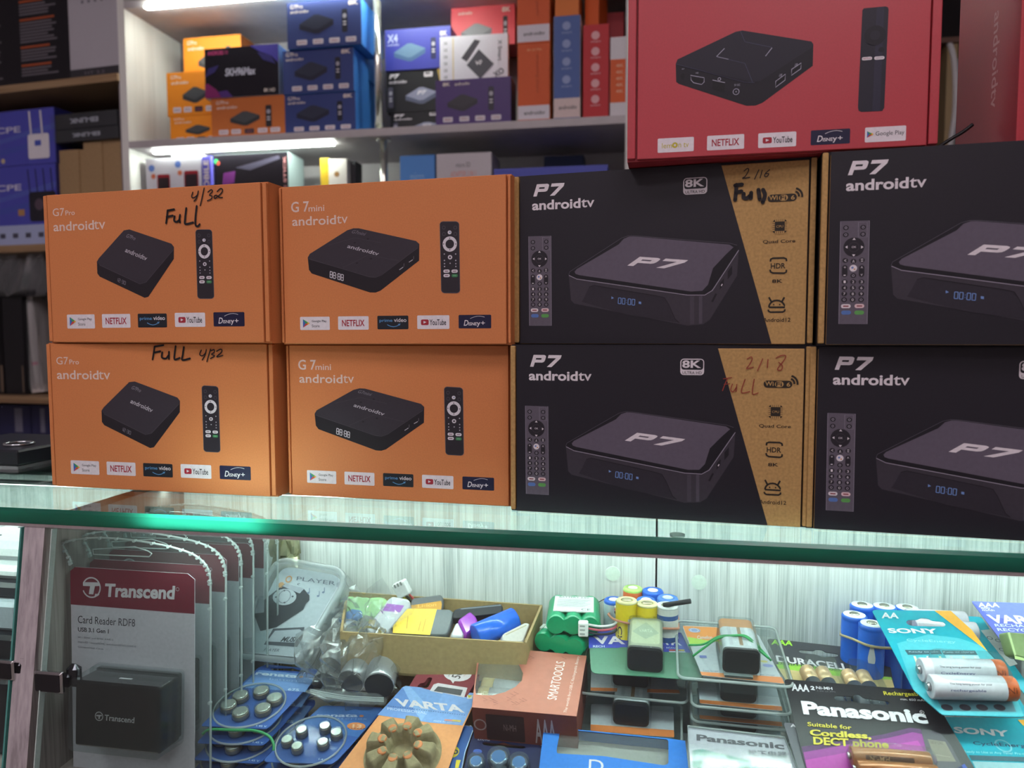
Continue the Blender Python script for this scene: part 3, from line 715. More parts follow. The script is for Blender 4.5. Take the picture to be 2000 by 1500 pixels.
def art_red(b):
    A = Art(b, FR)
    N1, N2, N3 = m('23222e', .4, noise=.03), m('1a1922', .4, noise=.03), m('36354a', .4)
    A.poly([(256, 320), (265, 298), (555, 160), (590, 153), (935, 208), (945, 222), (942, 330), (690, 515), (655, 529), (610, 530), (270, 420), (258, 410)], 1, N2)
    A.poly([(256, 320), (265, 298), (555, 160), (590, 153), (935, 208), (945, 222), (935, 240), (680, 405), (640, 412), (270, 328)], 2, N1)
    A.line([(258, 322), (600, 412), (650, 415)], .0004, 3, N3)
    for L in ([(580, 158), (602, 210)], [(602, 318), (640, 412)], [(602, 210), (738, 238)], [(460, 284), (602, 318)]): A.line(L, .0003, 3, m('45445c', .4))
    for L in ([(500, 243), (460, 284)], [(738, 240), (705, 282)], [(460, 284), (520, 298)]): A.line(L, .0004, 3, m('a8a6b8', .4))
    W2 = m('a8a6b8', .4)
    A.disc((291, 383), 11, 3, m('0f0e14', .4), 16); A.txt('AV', (286, 350), (299, 342), 3, W2)
    A.line([(330, 378), (398, 390), (398, 412), (385, 424), (345, 415), (333, 402)], .0004, 3, W2, True); A.poly([(338, 386), (392, 395), (388, 412), (346, 405)], 3, m('0f0e14', .4)); A.txt('HD', (356, 370), (370, 362), 3, W2)
    A.poly([(440, 402), (502, 415), (500, 462), (440, 448)], 3, m('100f15', .4)); A.line([(440, 402), (502, 415)], .0004, 4, W2); A.ring((474, 397), 7, 3, 3, W2)
    A.ring((558, 460), 15, 3, 3, W2); A.disc((558, 460), 3, 3, W2); A.txt('5V DC', (549, 432), (578, 420), 3, W2)
    for q in ([(756, 408), (805, 372), (803, 402), (755, 438)], [(836, 348), (884, 316), (882, 345), (835, 378)]):
        A.line(q, .0004, 3, W2, True); A.line([((q[0][0] + q[3][0]) / 2 + 5, (q[0][1] + q[3][1]) / 2), ((q[1][0] + q[2][0]) / 2 - 5, (q[1][1] + q[2][1]) / 2)], .001, 3, m('0f0e14', .4))
    A.txt('USB', (772, 384), (790, 370), 3, W2, 0, .3); A.txt('USB', (850, 334), (868, 318), 3, W2, 0, .3)
    # remote
    A.poly([(1190, 52), (1198, 42), (1305, 32), (1318, 36), (1322, 48), (1300, 540), (1290, 556), (1185, 561), (1172, 555), (1168, 540)], 1, N1)
    A.poly([(1262, 38), (1300, 34), (1278, 556), (1240, 558)], 2, m('2b2a3c', .4))
    A.disc((1254, 178), 54, 3, N2, 50); A.disc((1254, 178), 26, 4, N1, 24); A.disc((1285, 250), 15, 3, N2, 13)
    for c in ((1213, 294), (1275, 291)):
        A.rr((c[0] - 26, c[1] + 10), (c[0] + 26, c[1] - 10), .003, 3, WHT)
    A.txt('NETFLIX', (1194, 299), (1233, 289), 4, RED_); A.txt('youtube', (1256, 296), (1294, 286), 4, m('5a3a44', .5))
    badges(A, [('lemon', (165, 766), (347, 685)), ('netflix', (412, 754), (599, 671)), ('youtube', (668, 742), (860, 658)), ('disney', (931, 728), (1130, 643)), ('gplay1', (1202, 714), (1410, 628))])
OG = 'orange streaming player cartons on the counter'
carton('tv_box_carton', 'upper left orange carton, 4/32 handwritten at top and FULL below it', 'carton', -.46534, .52153, 1.1166, -4.84, .19101, .11666, .065, ORG, OG, art_pro_upper)
carton('tv_box_carton', 'lower left orange carton with FULL 4/32 handwritten along its top edge', 'carton', -.46964, .52308, 1.0, -2.17, .19101, .1166, .065, ORG, OG, art_pro_lower)
carton('tv_box_carton', 'upper orange carton without handwriting, next to the black cartons', 'carton', -.2640, .51666, 1.1156, -4.61, .17029, .1157, .06, ORG, OG, art_mini, lip=.003)
carton('tv_box_carton', 'lower orange carton without handwriting, standing on the glass beside the black cartons', 'carton', -.26508, .52458, 1.0, -3.23, .17029, .1156, .06, ORG, OG, art_mini, lip=.003)
BG = 'black and kraft streaming player cartons on the counter'
kw = dict(lip=.0045, lipcol=KRAFT, base=KRAFT, top_in=.0022)
carton('tv_box_carton', 'black and kraft carton directly under the red box, Full handwritten in black marker', 'carton', -.0862, .5124, 1.1158, -7.0, WP, HP, .06, BLACKC, BG, art_p7u, **kw)
carton('tv_box_carton', 'black and kraft carton standing on the glass with FuLL in red pen', 'carton', -.0872, .50318, 1.0, -4.2, WP, HP, .06, BLACKC, BG, art_p7l, **kw)
def art_p7g(b): art_p7(b, WP, HP)
carton('tv_box_carton', 'upper black carton cut off by the right edge, red boxes resting on it', 'carton', .1072, .4785, 1.1158, -5, WP, HP, .06, BLACKC, BG, art_p7g, **kw)
carton('tv_box_carton', 'lower black carton cut off by the right edge, standing on the glass', 'carton', .105, .4876, 1.0, -4, WP, HP, .06, BLACKC, BG, art_p7g, **kw)
RG = 'red streaming player cartons on top of the stacks'
carton('tv_box_carton', 'large red carton with five white and navy badges on top of the stacks', 'carton', -.00678, .48306, 1.2316, -1.85, .16612, .135, .07, REDC, RG, art_red, lip=.0062)
def side_red(b, W, D, H):
    b.M = LEFT
    b.text('androidtv', (-.036, .088), (-.036, .032), (-.028, .088), LAY, m('c98a90', .5), .01)
    b.M = None
def side_red2(b, W, D, H):
    b.M = Matrix.Translation((-.0062, 0, 0)) @ LEFT; b.text('androidtv', (-.034, .088), (-.034, .030), (-.026, .088), LAY, m('d9a2a6', .4), .008); b.M = None
p = onY(1985, 280, .485)
carton('tv_box_carton', 'red carton at the right edge, its side with white lettering facing the gap', 'carton', p.x + .0062, .485, 1.2316, 1.0, .16612, .135, .085, REDC, RG, None, lip=.0062, side_art=side_red2)
# ---------------------------------------------------------------- the wall shelves behind
SY, SB, ST = 1.565, 1.815, 1.5645           # front, back and top height of the shelf
PALE = wood('pale', ['c9c7c2', 'd8d6d2', 'e2e0dc', 'e8e6e3'], 60, 2)
BOARD = m('b9b2b4', .45, scale=30)
xi = onY(247, 150, SY).x; xr = onY(1222, 150, SY).x
TB = 1.86                                    # underside of the board above
LB = 1.345                                   # the shelf below
unit = thing('wall_shelf', 'pale open wall shelf with lit white boards and metal posts', 'shelf', at(0, 0, 0))
for x in (xi - .018, xr): MB().box(x, SY, 0, x + .018, SB, 2.3, PALE).build('side_panel', unit)
MB().box(xi, SB, 0, xr, SB + .012, 2.3, m('b5b0b2', .6, scale=20)).build('back_board', unit)
for z in (TB + .016, ST, LB, 1.0, .5): MB().box(xi, SY, z - .016, xr, SB, z, BOARD).build('shelf_board', unit)
b = MB(); b.box(xi, SY + .02, 2.28, xr, SB, 2.3, BOARD); b.build('shelf_board', unit)
def strip(px0, py0, px1, z, power):
    a = onZ(px0, py0, z); c = onY(px1, py0, a.y)
    b = MB(); b.box(a.x, a.y - .006, z - .006, c.x, a.y + .006, z, em('f6fff2', power)); b.build('led_strip', unit)
    return a, c
strip(285, 12, 900, TB, STRIP_POWER)
a = onZ(280, 300, ST - .016); 
b = MB(); b.box(xi + .04, SY + .030, ST - .0215, onY(653, 280, SY + .04).x, SY + .041, ST - .016, em('f4fff4', STRIP_POWER)); b.build('led_strip', unit)
METAL = m('dfe0d6', .18, .9)
for px, z0, z1 in ((739, ST, TB), (748, LB, ST - .016)):
    p = onY(px, 200, SY + .03)
    b = MB(); b.cyl((p.x, p.y, z0), (p.x, p.y, z1), .0085, METAL, 16)
    for z, d in ((z0, .004), (z1, -.004)): b.cyl((p.x, p.y, z), (p.x, p.y, z + d), .016, METAL, 16)
    b.build('post', unit)
def grid(px0, py0, px1, py1, Y, base=None, deg=0):
    o = Vector((0, Y, 0)); a = math.radians(deg)
    n = Vector((math.sin(a), -math.cos(a), 0)); u = Vector((math.cos(a), math.sin(a), 0))
    p, q = onP(px0, py1, o, n), onP(px1, py0, o, n)
    z0 = p.z if base is None else base
    return Matrix.Translation((p.x, p.y, z0)) @ Matrix.Rotation(a, 4, 'Z'), (q - p).dot(u), q.z - z0
def sbox(name, label, cat, rect, Y, D, front, side, art=None, base=None, deg=0, group=None, edge=.0008, lid=None):
    M, W, H = grid(*rect, Y, base, deg)
    t = thing(name, label, cat, M, group)
    b = MB(); b.box(0, .001, 0, W, D, H, side, bev=edge)
    if lid: b.box(-.001, -.001, H * lid[0], W + .001, D + .001, H + .0006, lid[1])
    b.build('carton_body', t)
    b = MB(); b.box(.0006, 0, .0006, W - .0006, .0012, H * (lid[0] if lid else 1) - .0006, front)
    b.M = FRONT
    if art: art(b, W, H)
    b.build('front_panel', t)
    return t, W, H
global_l = LAY
def L5(b, W, H):
    """places prints by fractions of a panel"""
    class A:
        z = staticmethod(lambda l: .0003 * l)
        def P(s, q): return (q[0] * W, q[1] * H)
        def poly(s, L, l, mt): b.flat([s.P(q) for q in L], s.z(l), mt)
        def line(s, L, wd, l, mt): b.stroke([s.P(q) for q in L], wd, s.z(l), mt)
        def txt(s, t, a0, c0, a1, c1, l, mt, bold=.01, sh=0): b.trect(t, a0 * W, c0 * H, a1 * W, c1 * H, s.z(l), mt, bold, sh)
        def txq(s, t, bl, br, tl, l, mt, bold=.01): b.text(t, s.P(bl), s.P(br), s.P(tl), s.z(l), mt, bold)
        def rr(s, a0, c0, a1, c1, l, mt, r=.002): b.flat(rrect(a0 * W, c0 * H, a1 * W, c1 * H, r), s.z(l), mt)
        def disc(s, a, c, r, l, mt): b.flat(arc(a * W, c * H, r, n=14), s.z(l), mt)
    return A()
def player(A, cx, cy, s, top, side, l=1, asp=1.45):
    """a flat set-top player seen from above a corner"""
    P = lambda x, y: (cx + x * s, cy + y * s * asp)
    A.poly([P(-1, .05), P(-.12, .62), P(.12, .62), P(1, .22), P(1, -.12), P(.15, -.62), P(-.1, -.62), P(-1, -.28)], l, side)
    A.poly([P(-1, .05), P(-.12, .62), P(.12, .62), P(1, .22), P(.15, -.32), P(-.1, -.36)], l + 1, top)
def wand(A, x, y0, y1, wd, col, l=1):
    A.rr(x - wd / 2, y0, x + wd / 2, y1, l, col, .003)
    A.rr(x - wd * .33, y0 + (y1 - y0) * .6, x + wd * .33, y0 + (y1 - y0) * .8, l + 1, m('a8a4b0', .5), .004)
    for k in (.3, .42): A.rr(x - wd * .3, y0 + (y1 - y0) * k, x + wd * .3, y0 + (y1 - y0) * (k + .06), l + 1, m('c8c4cc', .5))
def pills(A, xs, y0, y1, wd, l=1):
    for i, x in enumerate(xs):
        A.rr(x, y0, x + wd, y1, l, m('d8d0d8', .5) if i != 2 or len(xs) < 5 else m('30303c', .5))
        A.txt(('store', 'NETFLIX', 'video', 'YouTube', 'Disney+')[i % 5], x + wd * .15, y0 + (y1 - y0) * .3, x + wd * .85, y1 - (y1 - y0) * .3, l + 1, m('9a4a58', .5))
LITE = m('e6d8d0', .5)
def art_orange(full=True):
    def f(b, W, H):
        A = L5(b, W, H)
        A.txt('G7Pro', .07, .84, .24, .93, 1, LITE); A.txt('androidtv', .08, .72, .36, .8, 1, LITE)
        player(A, .46, .46, .2, m('4a4d50', .45), m('37393c', .45))
        wand(A, .78, .22, .76, .08, m('2c2a2e', .4))
        pills(A, (.1, .27, .45, .63, .8), .08, .2, .13)
    return f
def art_blue(b, W, H):
    A = L5(b, W, H)
    A.txt('G7Pro', .05, .86, .22, .95, 1, LITE); A.txt('androidtv', .05, .76, .3, .83, 1, LITE); A.txt('8K', .83, .85, .96, .95, 1, LITE, .03)
    player(A, .4, .5, .23, m('2c3146', .4), m('20243a', .4)); wand(A, .78, .28, .78, .075, m('191c2c', .4))
    pills(A, (.13, .35, .57, .79), .07, .18, .14)
ORB, ORD = m('e88a1c', .55), m('c96f34', .6)
NV, LB_ = m('2f3f7c', .5), m('3f7fd0', .5)
BLUE_G = 'navy player cartons on the shelf'
kz = dict(base=ST)
sbox('tv_box_carton', 'bright orange carton at the bottom of the stack by the pale side panel', 'carton', (333, 221, 450, 275), 1.60, .07, ORB, ORB, art_orange(), group='orange cartons on the shelf', **kz)
M_, W_, H_ = grid(333, 221, 450, 275, 1.60, ST); z1 = ST + H_
M_, W_, H2 = grid(327, 134, 445, 219, 1.60, z1)
sbox('tv_box_carton', 'bright orange carton in the middle of the stack by the pale side panel', 'carton', (327, 134, 445, 219), 1.60, .07, ORB, ORB, art_orange(), base=z1, group='orange cartons on the shelf')
sbox('tv_box_carton', 'bright orange carton topmost at the back, half hidden by the black and purple box', 'carton', (359, 66, 470, 140), 1.68, .06, ORB, m('8a4a20', .6), art_orange(), base=z1 + H2, group='orange cartons on the shelf')
# stands on the one below it
MB_ = sbox('tv_box_carton', 'dull orange carton on the shelf under the black and purple box', 'carton', (414, 184, 556, 271), 1.578, .1, ORD, ORD, art_orange(), group='orange cartons on the shelf', **kz)
zd = ST + MB_[2]
def art_neon(b, W, H):
    A = L5(b, W, H)
    A.poly([(.0, .0), (.22, .0), (.16, .16), (.04, .3), (0, .28)], 1, m('7d1f5e', .4)); A.poly([(.22, 0), (.38, .0), (.3, .14), (.18, .12)], 1, m('4c2a72', .4))
    A.poly([(.62, 1), (1, 1), (1, .62), (.9, .78), (.76, .86)], 1, m('3f3690', .4)); A.poly([(.72, .86), (.9, .78), (.97, .6), (.8, .7)], 2, m('2c2668', .4))
    A.poly([(0, .42), (.14, .52), (.2, .66), (.05, .6)], 1, m('2d2460', .4))
    A.txt('ANDROID 11', .05, .86, .32, .94, 3, m('c03a78', .5), .02)
    A.txt('SKH96Max', .28, .42, .7, .58, 3, m('c8c6d8', .5), .02, .12); A.txt('8K HD', .8, .06, .95, .13, 3, LITE)
sbox('tv_box_carton', 'glossy black and purple carton lying on the dull orange one', 'carton', (401, 85, 543, 184), 1.575, .1, m('16131d', .25, coat=.3), m('9aa6b4', .4), art_neon, base=zd)
b1 = sbox('tv_box_carton', 'navy carton at the bottom of the front navy stack', 'carton', (557, 178, 694, 264), 1.578, .09, NV, LB_, art_blue, group=BLUE_G, **kz)
z_ = ST + b1[2]
b2 = sbox('tv_box_carton', 'navy carton in the middle of the front navy stack', 'carton', (553, 90, 690, 177), 1.574, .09, NV, LB_, art_blue, base=z_, group=BLUE_G)
z_ += b2[2]
b3 = sbox('tv_box_carton', 'navy carton on top of the front navy stack', 'carton', (561, -6, 705, 82), 1.566, .09, NV, LB_, art_blue, base=z_, group=BLUE_G)
zz = ST
for i, (lab, dx) in enumerate((('behind the front navy stack, lowest', .02), ('behind the front navy stack, second from the bottom', .012), ('behind the front navy stack, third from the bottom', .016), ('behind the front navy stack, topmost', .022))):
    x = onY(560, 200, 1.69).x + dx
    t = thing('tv_box_carton', 'blue carton ' + lab, 'carton', at(x, 1.678, zz), BLUE_G)
    MB().box(0, .001, 0, .183, .115, .076, LB_, bev=.001).build('carton_body', t)
    b = MB(); b.box(.0006, 0, .0006, .1824, .0012, .0754, NV); b.M = FRONT; art_blue(b, .183, .076); b.build('front_panel', t)
    zz += .076
def art_x(b, W, H):
    A = L5(b, W, H)
    A.txt('X4', .04, .68, .2, .88, 1, m('b8bce0', .5), .03); A.txt('androidtv', .04, .6, .22, .66, 1, m('b8bce0', .5))
    player(A, .38, .42, .24, m('6484a0', .4), m('46648a', .4)); wand(A, .74, .22, .74, .08, m('24284e', .4)); A.txt('8K', .84, .76, .95, .88, 1, LITE, .03)
def art_p(b, W, H):
    A = L5(b, W, H)
    A.poly([(.72, 1), (1, 1), (1, 0), (.84, 0)], 1, m('b99a4e', .6))
    A.txt('P7', .05, .82, .2, .93, 1, WHT, .05, .3); A.txt('androidtv', .05, .7, .3, .78, 1, WHT); A.rr(.54, .82, .66, .94, 1, WHT); A.txt('8K', .56, .87, .64, .93, 2, BLK, .03)
    player(A, .5, .38, .22, m('8e90a8', .4), m('555a70', .4)); wand(A, .07, .12, .62, .07, m('4e4c5c', .4)); A.txt('P7', .44, .4, .58, .5, 3, WHT, .05, .4)
q = sbox('tv_box_carton', 'small black and yellow carton standing on the shelf behind the purple one', 'carton', (763, 213, 905, 253), 1.655, .1, m('15161a', .45), m('15161a', .45), art_p, group='black cartons on the shelf', **kz)
q2 = sbox('tv_box_carton', 'small black and yellow carton directly under the blue-violet one', 'carton', (754, 131, 893, 214), 1.655, .1, m('15161a', .45), m('15161a', .45), art_p, base=ST + q[2], group='black cartons on the shelf')
q3 = sbox('tv_box_carton', 'blue-violet carton lying on the small black and yellow ones', 'carton', (752, 49, 880, 132), 1.652, .1, m('3b3f9c', .4), m('2c3080', .4), art_x, base=ST + q[2] + q2[2])
def art_red2(b, W, H):
    A = L5(b, W, H)
    A.txt('androidtv', .12, .8, .34, .88, 1, LITE); A.txt('8K', .8, .8, .93, .92, 1, LITE, .03); player(A, .4, .35, .24, m('77747c', .4), m('5a5860', .4)); wand(A, .85, .1, .7, .07, m('3a3438', .4))
rr_ = sbox('tv_box_carton', 'coral red carton topmost behind the white tilted carton', 'carton', (881, 5, 1006, 95), 1.70, .08, m('d8525c', .45), m('b03a44', .45), art_red2)
def art_white(b, W, H):
    A = L5(b, W, H)
    G = m('55545e', .5)
    A.poly([(.3, .5), (.42, .68), (.62, .98), (.68, .9), (.5, .6)], 1, m('4a4850', .4)) if False else None
    A.poly([(.32, .5), (.52, .9), (.6, .86), (.4, .42)], 1, m('3c3a42', .4)); A.poly([(.4, .34), (.58, .68), (.8, .34), (.6, .02)], 1, m('3f3e47', .4)); A.txq('kp', (.56, .3), (.64, .36), (.53, .42), 2, WHT)
    A.line([(.2, .02), (.2, .96)], .002, 1, m('d0b878', .5)); 
    for i in range(6): A.txt('OK', .06, .06 + .15 * i, .12, .13 + .15 * i, 1, G)
    A.txq('X Smart', (.86, .86), (.86, .4), (.92, .86), 1, G); A.txq('XO', (.82, .02), (.96, .14), (.78, .14), 1, G, .03)
pv = sbox('tv_box_carton', 'deep purple carton at the shelf front with a player and remote printed', 'carton', (851, 148, 998, 248), 1.5725, .06, m('44256e', .4), m('2b1d48', .4), None, **kz)
def art_purple(b, W, H):
    A = L5(b, W, H)
    A.txt('8K', .1, .86, .2, .94, 1, LITE, .03); A.txt('androidtv', .26, .86, .46, .93, 1, LITE); player(A, .36, .48, .2, m('2c2733', .4), m('201c28', .4)); wand(A, .74, .28, .8, .075, m('221c30', .4)); pills(A, (.1, .32, .53, .74), .07, .18, .13)
b = MB(); b.M = FRONT; art_purple(b, pv[1], pv[2]); b.build('print', pv[0])
sbox('tv_box_carton', 'white carton standing behind the purple one, black player printed on the slant', 'carton', (860, 64, 992, 245), 1.634, .018, m('d4d0da', .4), m('c8c4ce', .4), None, base=ST, deg=2)
M_, W_, H_ = grid(860, 64, 992, 160, 1.6335, None, 2)
wc = [o for o in COL.objects if o.get('label', '').startswith('white carton standing behind')][0]
b = MB(); b.M = Matrix.Translation((0, -.0002, (M_.translation.z - ST))) @ FRONT; art_white(b, W_, H_); b.build('print', wc)
# tall cartons standing on end
def tall(label, x0, x1, ytop, ybot, Y, D, front, side, bands, art=None, base=ST, deg=0):
    t, W, H = sbox('tall_carton', label, 'carton', (x0, ytop, x1, ybot), Y, D, front, side, None, base=base, deg=deg, group='cartons standing on end')
    b = MB(); b.M = FRONT
    A = L5(b, W, H)
    for y0, y1, mt in bands: A.rr(.01, y0, .99, y1, 1, mt, .0004)
    if art: art(A)
    b.build('print', t)
    return H
TO, TW = m('d2561c', .5), m('d8d2da', .5)
def vtxt(A, t, x0, y0, x1, y1, mt): A.txq(t, (x0, y1), (x0, y0), (x1, y1), 2, mt)
h1 = tall('orange carton on end with a white band at its foot, lower of two', 1011, 1074, 82, 237, 1.572, .13, TO, m('d8743c', .5), [(.02, .2, TW)], lambda A: (A.txt('androidtv', .2, .08, .85, .13, 2, m('4a4448', .5)), vtxt(A, 'streaming player', .55, .35, .68, .85, m('b84c1a', .5)), A.txt('8K ULTRA', .3, .9, .75, .93, 2, m('e8a070', .5))))
tall('orange carton on end with a white band, standing on the other orange one', 1010, 1074, -70, 81, 1.572, .13, TO, m('d8743c', .5), [(.02, .24, TW)], lambda A: (A.txt('androidtv', .2, .1, .85, .15, 2, m('4a4448', .5)), vtxt(A, 'streaming player', .55, .35, .68, .85, m('b84c1a', .5))), base=ST + h1)
def icons(A, n, y0, y1, mt):
    for i in range(n):
        y = y0 + (y1 - y0) * i / (n - 1)
        A.disc(.48, y, .0085, 2, mt); A.txt('smart', .3, y - .075, .68, y - .055, 2, mt)
hb = tall('grey-blue carton on end with a cream foot, icons in a column', 1081, 1134, 28, 230, 1.568, .1, m('4b63a0', .5), m('c9b8a8', .5), [(.01, .2, m('d8c4c0', .5))], lambda A: (icons(A, 4, .38, .9, m('8f9ec8', .5)), A.txt('androidtv', .2, .09, .88, .13, 2, m('4a4448', .5))))
hr = tall('red carton on end with five pale icons in a column', 1138, 1190, 45, 228, 1.574, .1, m('c0242c', .5), m('a01c24', .5), [], lambda A: icons(A, 5, .2, .88, m('e0a8ac', .5)))
tall('white and orange carton on end at the right of the row', 1191, 1230, 70, 227, 1.575, .08, m('d8d4d8', .5), m('d8d4d8', .5), [(.18, .72, m('d85a20', .5))], lambda A: [A.txt('4K', .3, .3 + .08 * i, .7, .34 + .08 * i, 2, m('e8b090', .5)) for i in range(5)])
sbox('tv_box_carton', 'orange carton lying across the top of the grey-blue one on end', 'carton', (1084, -30, 1131, 28), 1.57, .1, m('d9742a', .5), m('c8662a', .5), None, base=ST + hb)
sbox('tv_box_carton', 'orange carton turned askew on top of the red one on end', 'carton', (1142, -30, 1170, 44), 1.58, .06, m('d85c1c', .5), m('b84a14', .5), None, base=ST + hr, deg=-14)
def coral(A): pass
tall('coral carton behind the white and orange one on end', 1176, 1219, 22, 222, 1.70, .08, m('cc4a52', .5), m('b03a42', .5), [])
# ---- lower shelf
kl = dict(base=LB)
def art_phone(b, W, H):
    A = L5(b, W, H)
    A.disc(.22, .88, .008, 1, m('5a78c0', .5)); A.disc(.28, .78, .006, 1, m('c86a4a', .5))
    A.rr(.42, .2, .9, .8, 1, m('8e1a28', .4), .004); A.rr(.46, .5, .86, .76, 2, m('2a1a20', .4), .002)
    for i in range(4):
        for j in range(4): A.rr(.48 + .1 * i, .24 + .06 * j, .56 + .1 * i, .28 + .06 * j, 2, m('d8a04a', .4), .0005)
WB = m('d5d3dc', .5)
sbox('phone_carton', 'white carton with a red keypad phone, left of the pair', 'carton', (288, 308, 336, 420), 1.60, .05, WB, WB, art_phone, group='white phone cartons', **kl)
sbox('phone_carton', 'white carton with a red keypad phone, right of the pair', 'carton', (338, 299, 392, 420), 1.60, .05, WB, WB, art_phone, group='white phone cartons', **kl)
t, W_, H_ = sbox('slim_carton', 'slim violet carton on end beside the white phone cartons', 'carton', (397, 304, 411, 420), 1.60, .05, m('5a54b8', .5), m('5a54b8', .5), lambda b, W, H: b.text('MOBILE', (W * .8, H * .5), (W * .8, H * .95), (W * .2, H * .5), .0005, LITE, .02), **kl)
sbox('slim_carton', 'short white carton between the violet carton and the big black one', 'carton', (413, 327, 419, 420), 1.61, .05, WB, WB, None, **kl)
def art_game(b, W, H):
    A = L5(b, W, H)
    A.poly([(.12, .62), (.28, .66), (.3, .8), (.14, .78)], 1, m('6a2a70', .4)); A.poly([(.3, .84), (.5, .8), (.9, .92), (.88, .96), (.5, .88)], 1, m('3c3848', .4)); A.poly([(.2, .54), (.6, .6), (.95, .56), (.6, .64)], 1, m('38303e', .4))
    A.disc(.04, .92, .006, 1, m('3a9a5a', .4)); A.disc(.07, .9, .005, 1, m('c04a3a', .4))
    b.text('GAME STICK', (W * .975, H * .3), (W * .975, H * .95), (W * .94, H * .3), .0006, m('c88a8a', .5), .02)
sbox('game_carton', 'wide glossy black carton under the lit strip', 'carton', (419, 296, 562, 420), 1.61, .08, m('17141a', .2, coat=.4), m('9fb0b0', .4), art_game, **kl)
sbox('small_carton', 'white carton with a yellow side, brown picture on it', 'carton', (643, 309, 677, 420), 1.62, .05, m('d8d4cc', .5), m('d8d4cc', .5), lambda b, W, H: (b.flat(arc(W * .45, H * .8, .006), .0004, m('9a7040', .5)), b.flat(arc(W * .5, H * .64, .004), .0004, m('2a2420', .5))), **kl)
sbox('slim_carton', 'slim yellow carton leaning beside the white one with the brown picture', 'carton', (627, 308, 642, 420), 1.62, .05, m('d8b428', .5), m('c8d0d0', .5), None, **kl)
sbox('slim_carton', 'dark slim carton behind the white one with a yellow side', 'carton', (679, 314, 694, 420), 1.64, .04, m('2a2a30', .5), m('2a2a30', .5), None, **kl)
sbox('small_carton', 'sky blue carton right of the lower post', 'carton', (782, 301, 849, 420), 1.62, .08, m('5590d8', .5), m('4578b8', .5), lambda b, W, H: b.trect('micro', W * .3, H * .66, W * .7, H * .78, .0004, m('8ab4e4', .5), .01), **kl)
sbox('small_carton', 'off-white carton with pink lettering beside the sky blue one', 'carton', (853, 296, 960, 420), 1.61, .09, m('cac4c8', .5), m('a8a4aa', .5), lambda b, W, H: (b.trect('micro SD', W * .36, H * .82, W * .62, H * .88, .0004, m('55505a', .5)), b.trect('ADAPTER 2 IN 1', W * .26, H * .7, W * .72, H * .77, .0004, m('d89088', .5), .01)), **kl)
sbox('long_carton', 'long white carton with a violet lid edge, tipped at the right of the lower shelf', 'carton', (966, 322, 1186, 420), 1.60, .1, m('d0cce0', .5), m('b8b4c8', .5), None, lid=(.86, m('5058b4', .5)), **kl)
sbox('small_carton', 'navy carton in the dark behind the long white one', 'carton', (1062, 302, 1140, 420), 1.72, .06, m('2a3a58', .5), m('2a3a58', .5), None, **kl)

# ---- the darker shelf unit on the left, turned a little towards the counter
pr = onY(229, 142, 1.56); pl = onZ(-60, 175, pr.z)
ud = (pr - pl); UA = math.atan2(ud.y, ud.x)
un = Vector((math.sin(UA), -math.cos(UA), 0)); uu = Vector((math.cos(UA), math.sin(UA), 0))
UDEG = math.degrees(UA)
MU = Matrix.Translation((pl.x, pl.y, 0)) @ Matrix.Rotation(UA, 4, 'Z')
UW = ud.length
def uplane(px, py, off=0):
    p = onP(px, py, pl - un * off, un) - pl
    return p.dot(uu), p.z + pl.z
zs = [pr.z, uplane(40, 478)[1], uplane(40, 774)[1]]
BRN = wood('tan', ['7d6248', '8f7255', 'a08363', 'ab9070'], 3, 90)
side_u = thing('shelf_unit', 'brown shelf unit at the left with a dark back', 'shelf', MU)
for z in (*zs, zs[0] + .42): MB().box(-.7, 0, z - .017, UW, .3, z, BRN).build('shelf_board', side_u)
MB().box(-.7, .3, 0, UW, .315, 2.35, m('2e2a2c', .8)).build('back_board', side_u)
MB().box(UW - .016, .02, 0, UW, .3, 2.35, m('8b8288', .6)).build('side_panel', side_u)
def ubox(name, label, cat, rect, off, D, front, side, art, zi, group=None, base=None, deg=0):
    x0, _ = uplane(rect[0], rect[3], off); x1, zt = uplane(rect[2], rect[1], off)
    z0 = zs[zi] if base is None else base
    M = MU @ Matrix.Translation((x0, off, z0)) @ Matrix.Rotation(math.radians(deg), 4, 'Z')
    t = thing(name, label, cat, M, group)
    W, H = x1 - x0, zt - z0
    MB().box(0, .001, 0, W, D, H, side, bev=.001).build('carton_body', t)
    b = MB(); b.box(.0006, 0, .0006, W - .0006, .0012, H - .0006, front); b.M = FRONT
    if art: art(b, W, H)
    b.build('front_panel', t)
    return t, W, H
def art_text(b, W, H):
    A = L5(b, W, H)
    y = .95
    random.seed(3)
    for blk, n in ((0, 4), (1, 4), (2, 7), (3, 4), (4, 3)):
        A.rr(.12, y - .02, .12 + random.uniform(.4, .6), y, 1, m('a8502c', .5), .0004); y -= .034
        for i in range(n):
            A.rr(.12, y - .016, .12 + random.uniform(.45, .66), y, 1, m('6f6a72', .5), .0004); y -= .028
        y -= .02
DK = m('1c1a20', .4)
ubox('router_carton', 'black upright carton at the left edge covered in orange and grey lines of text', 'carton', (-70, -60, 22, 160), .03, .12, DK, DK, art_text, 0, 'black text-covered cartons')
ubox('router_carton', 'black upright carton covered in orange and grey lines of text, beside the white one', 'carton', (30, -60, 135, 154), .02, .12, DK, DK, art_text, 0, 'black text-covered cartons')
ubox('router_carton', 'white-fronted upright carton with a dark foot against the shelf end', 'carton', (138, -60, 227, 148), .015, .14, m('b8b4bc', .45), m('3a383e', .45), lambda b, W, H: (b.flat([(0, 0), (W, 0), (W, H * .1), (0, H * .1)], .0004, m('3a383e', .45)), [b.flat(arc(W * (.3 + .13 * i), H * .74, .004), .0004, m('77737c', .5)) for i in range(4)], b.trect('HT 3.2', W * .3, H * .04, W * .7, H * .07, .0008, m('77737c', .5))), 0)
CP = m('4e50b4', .4)
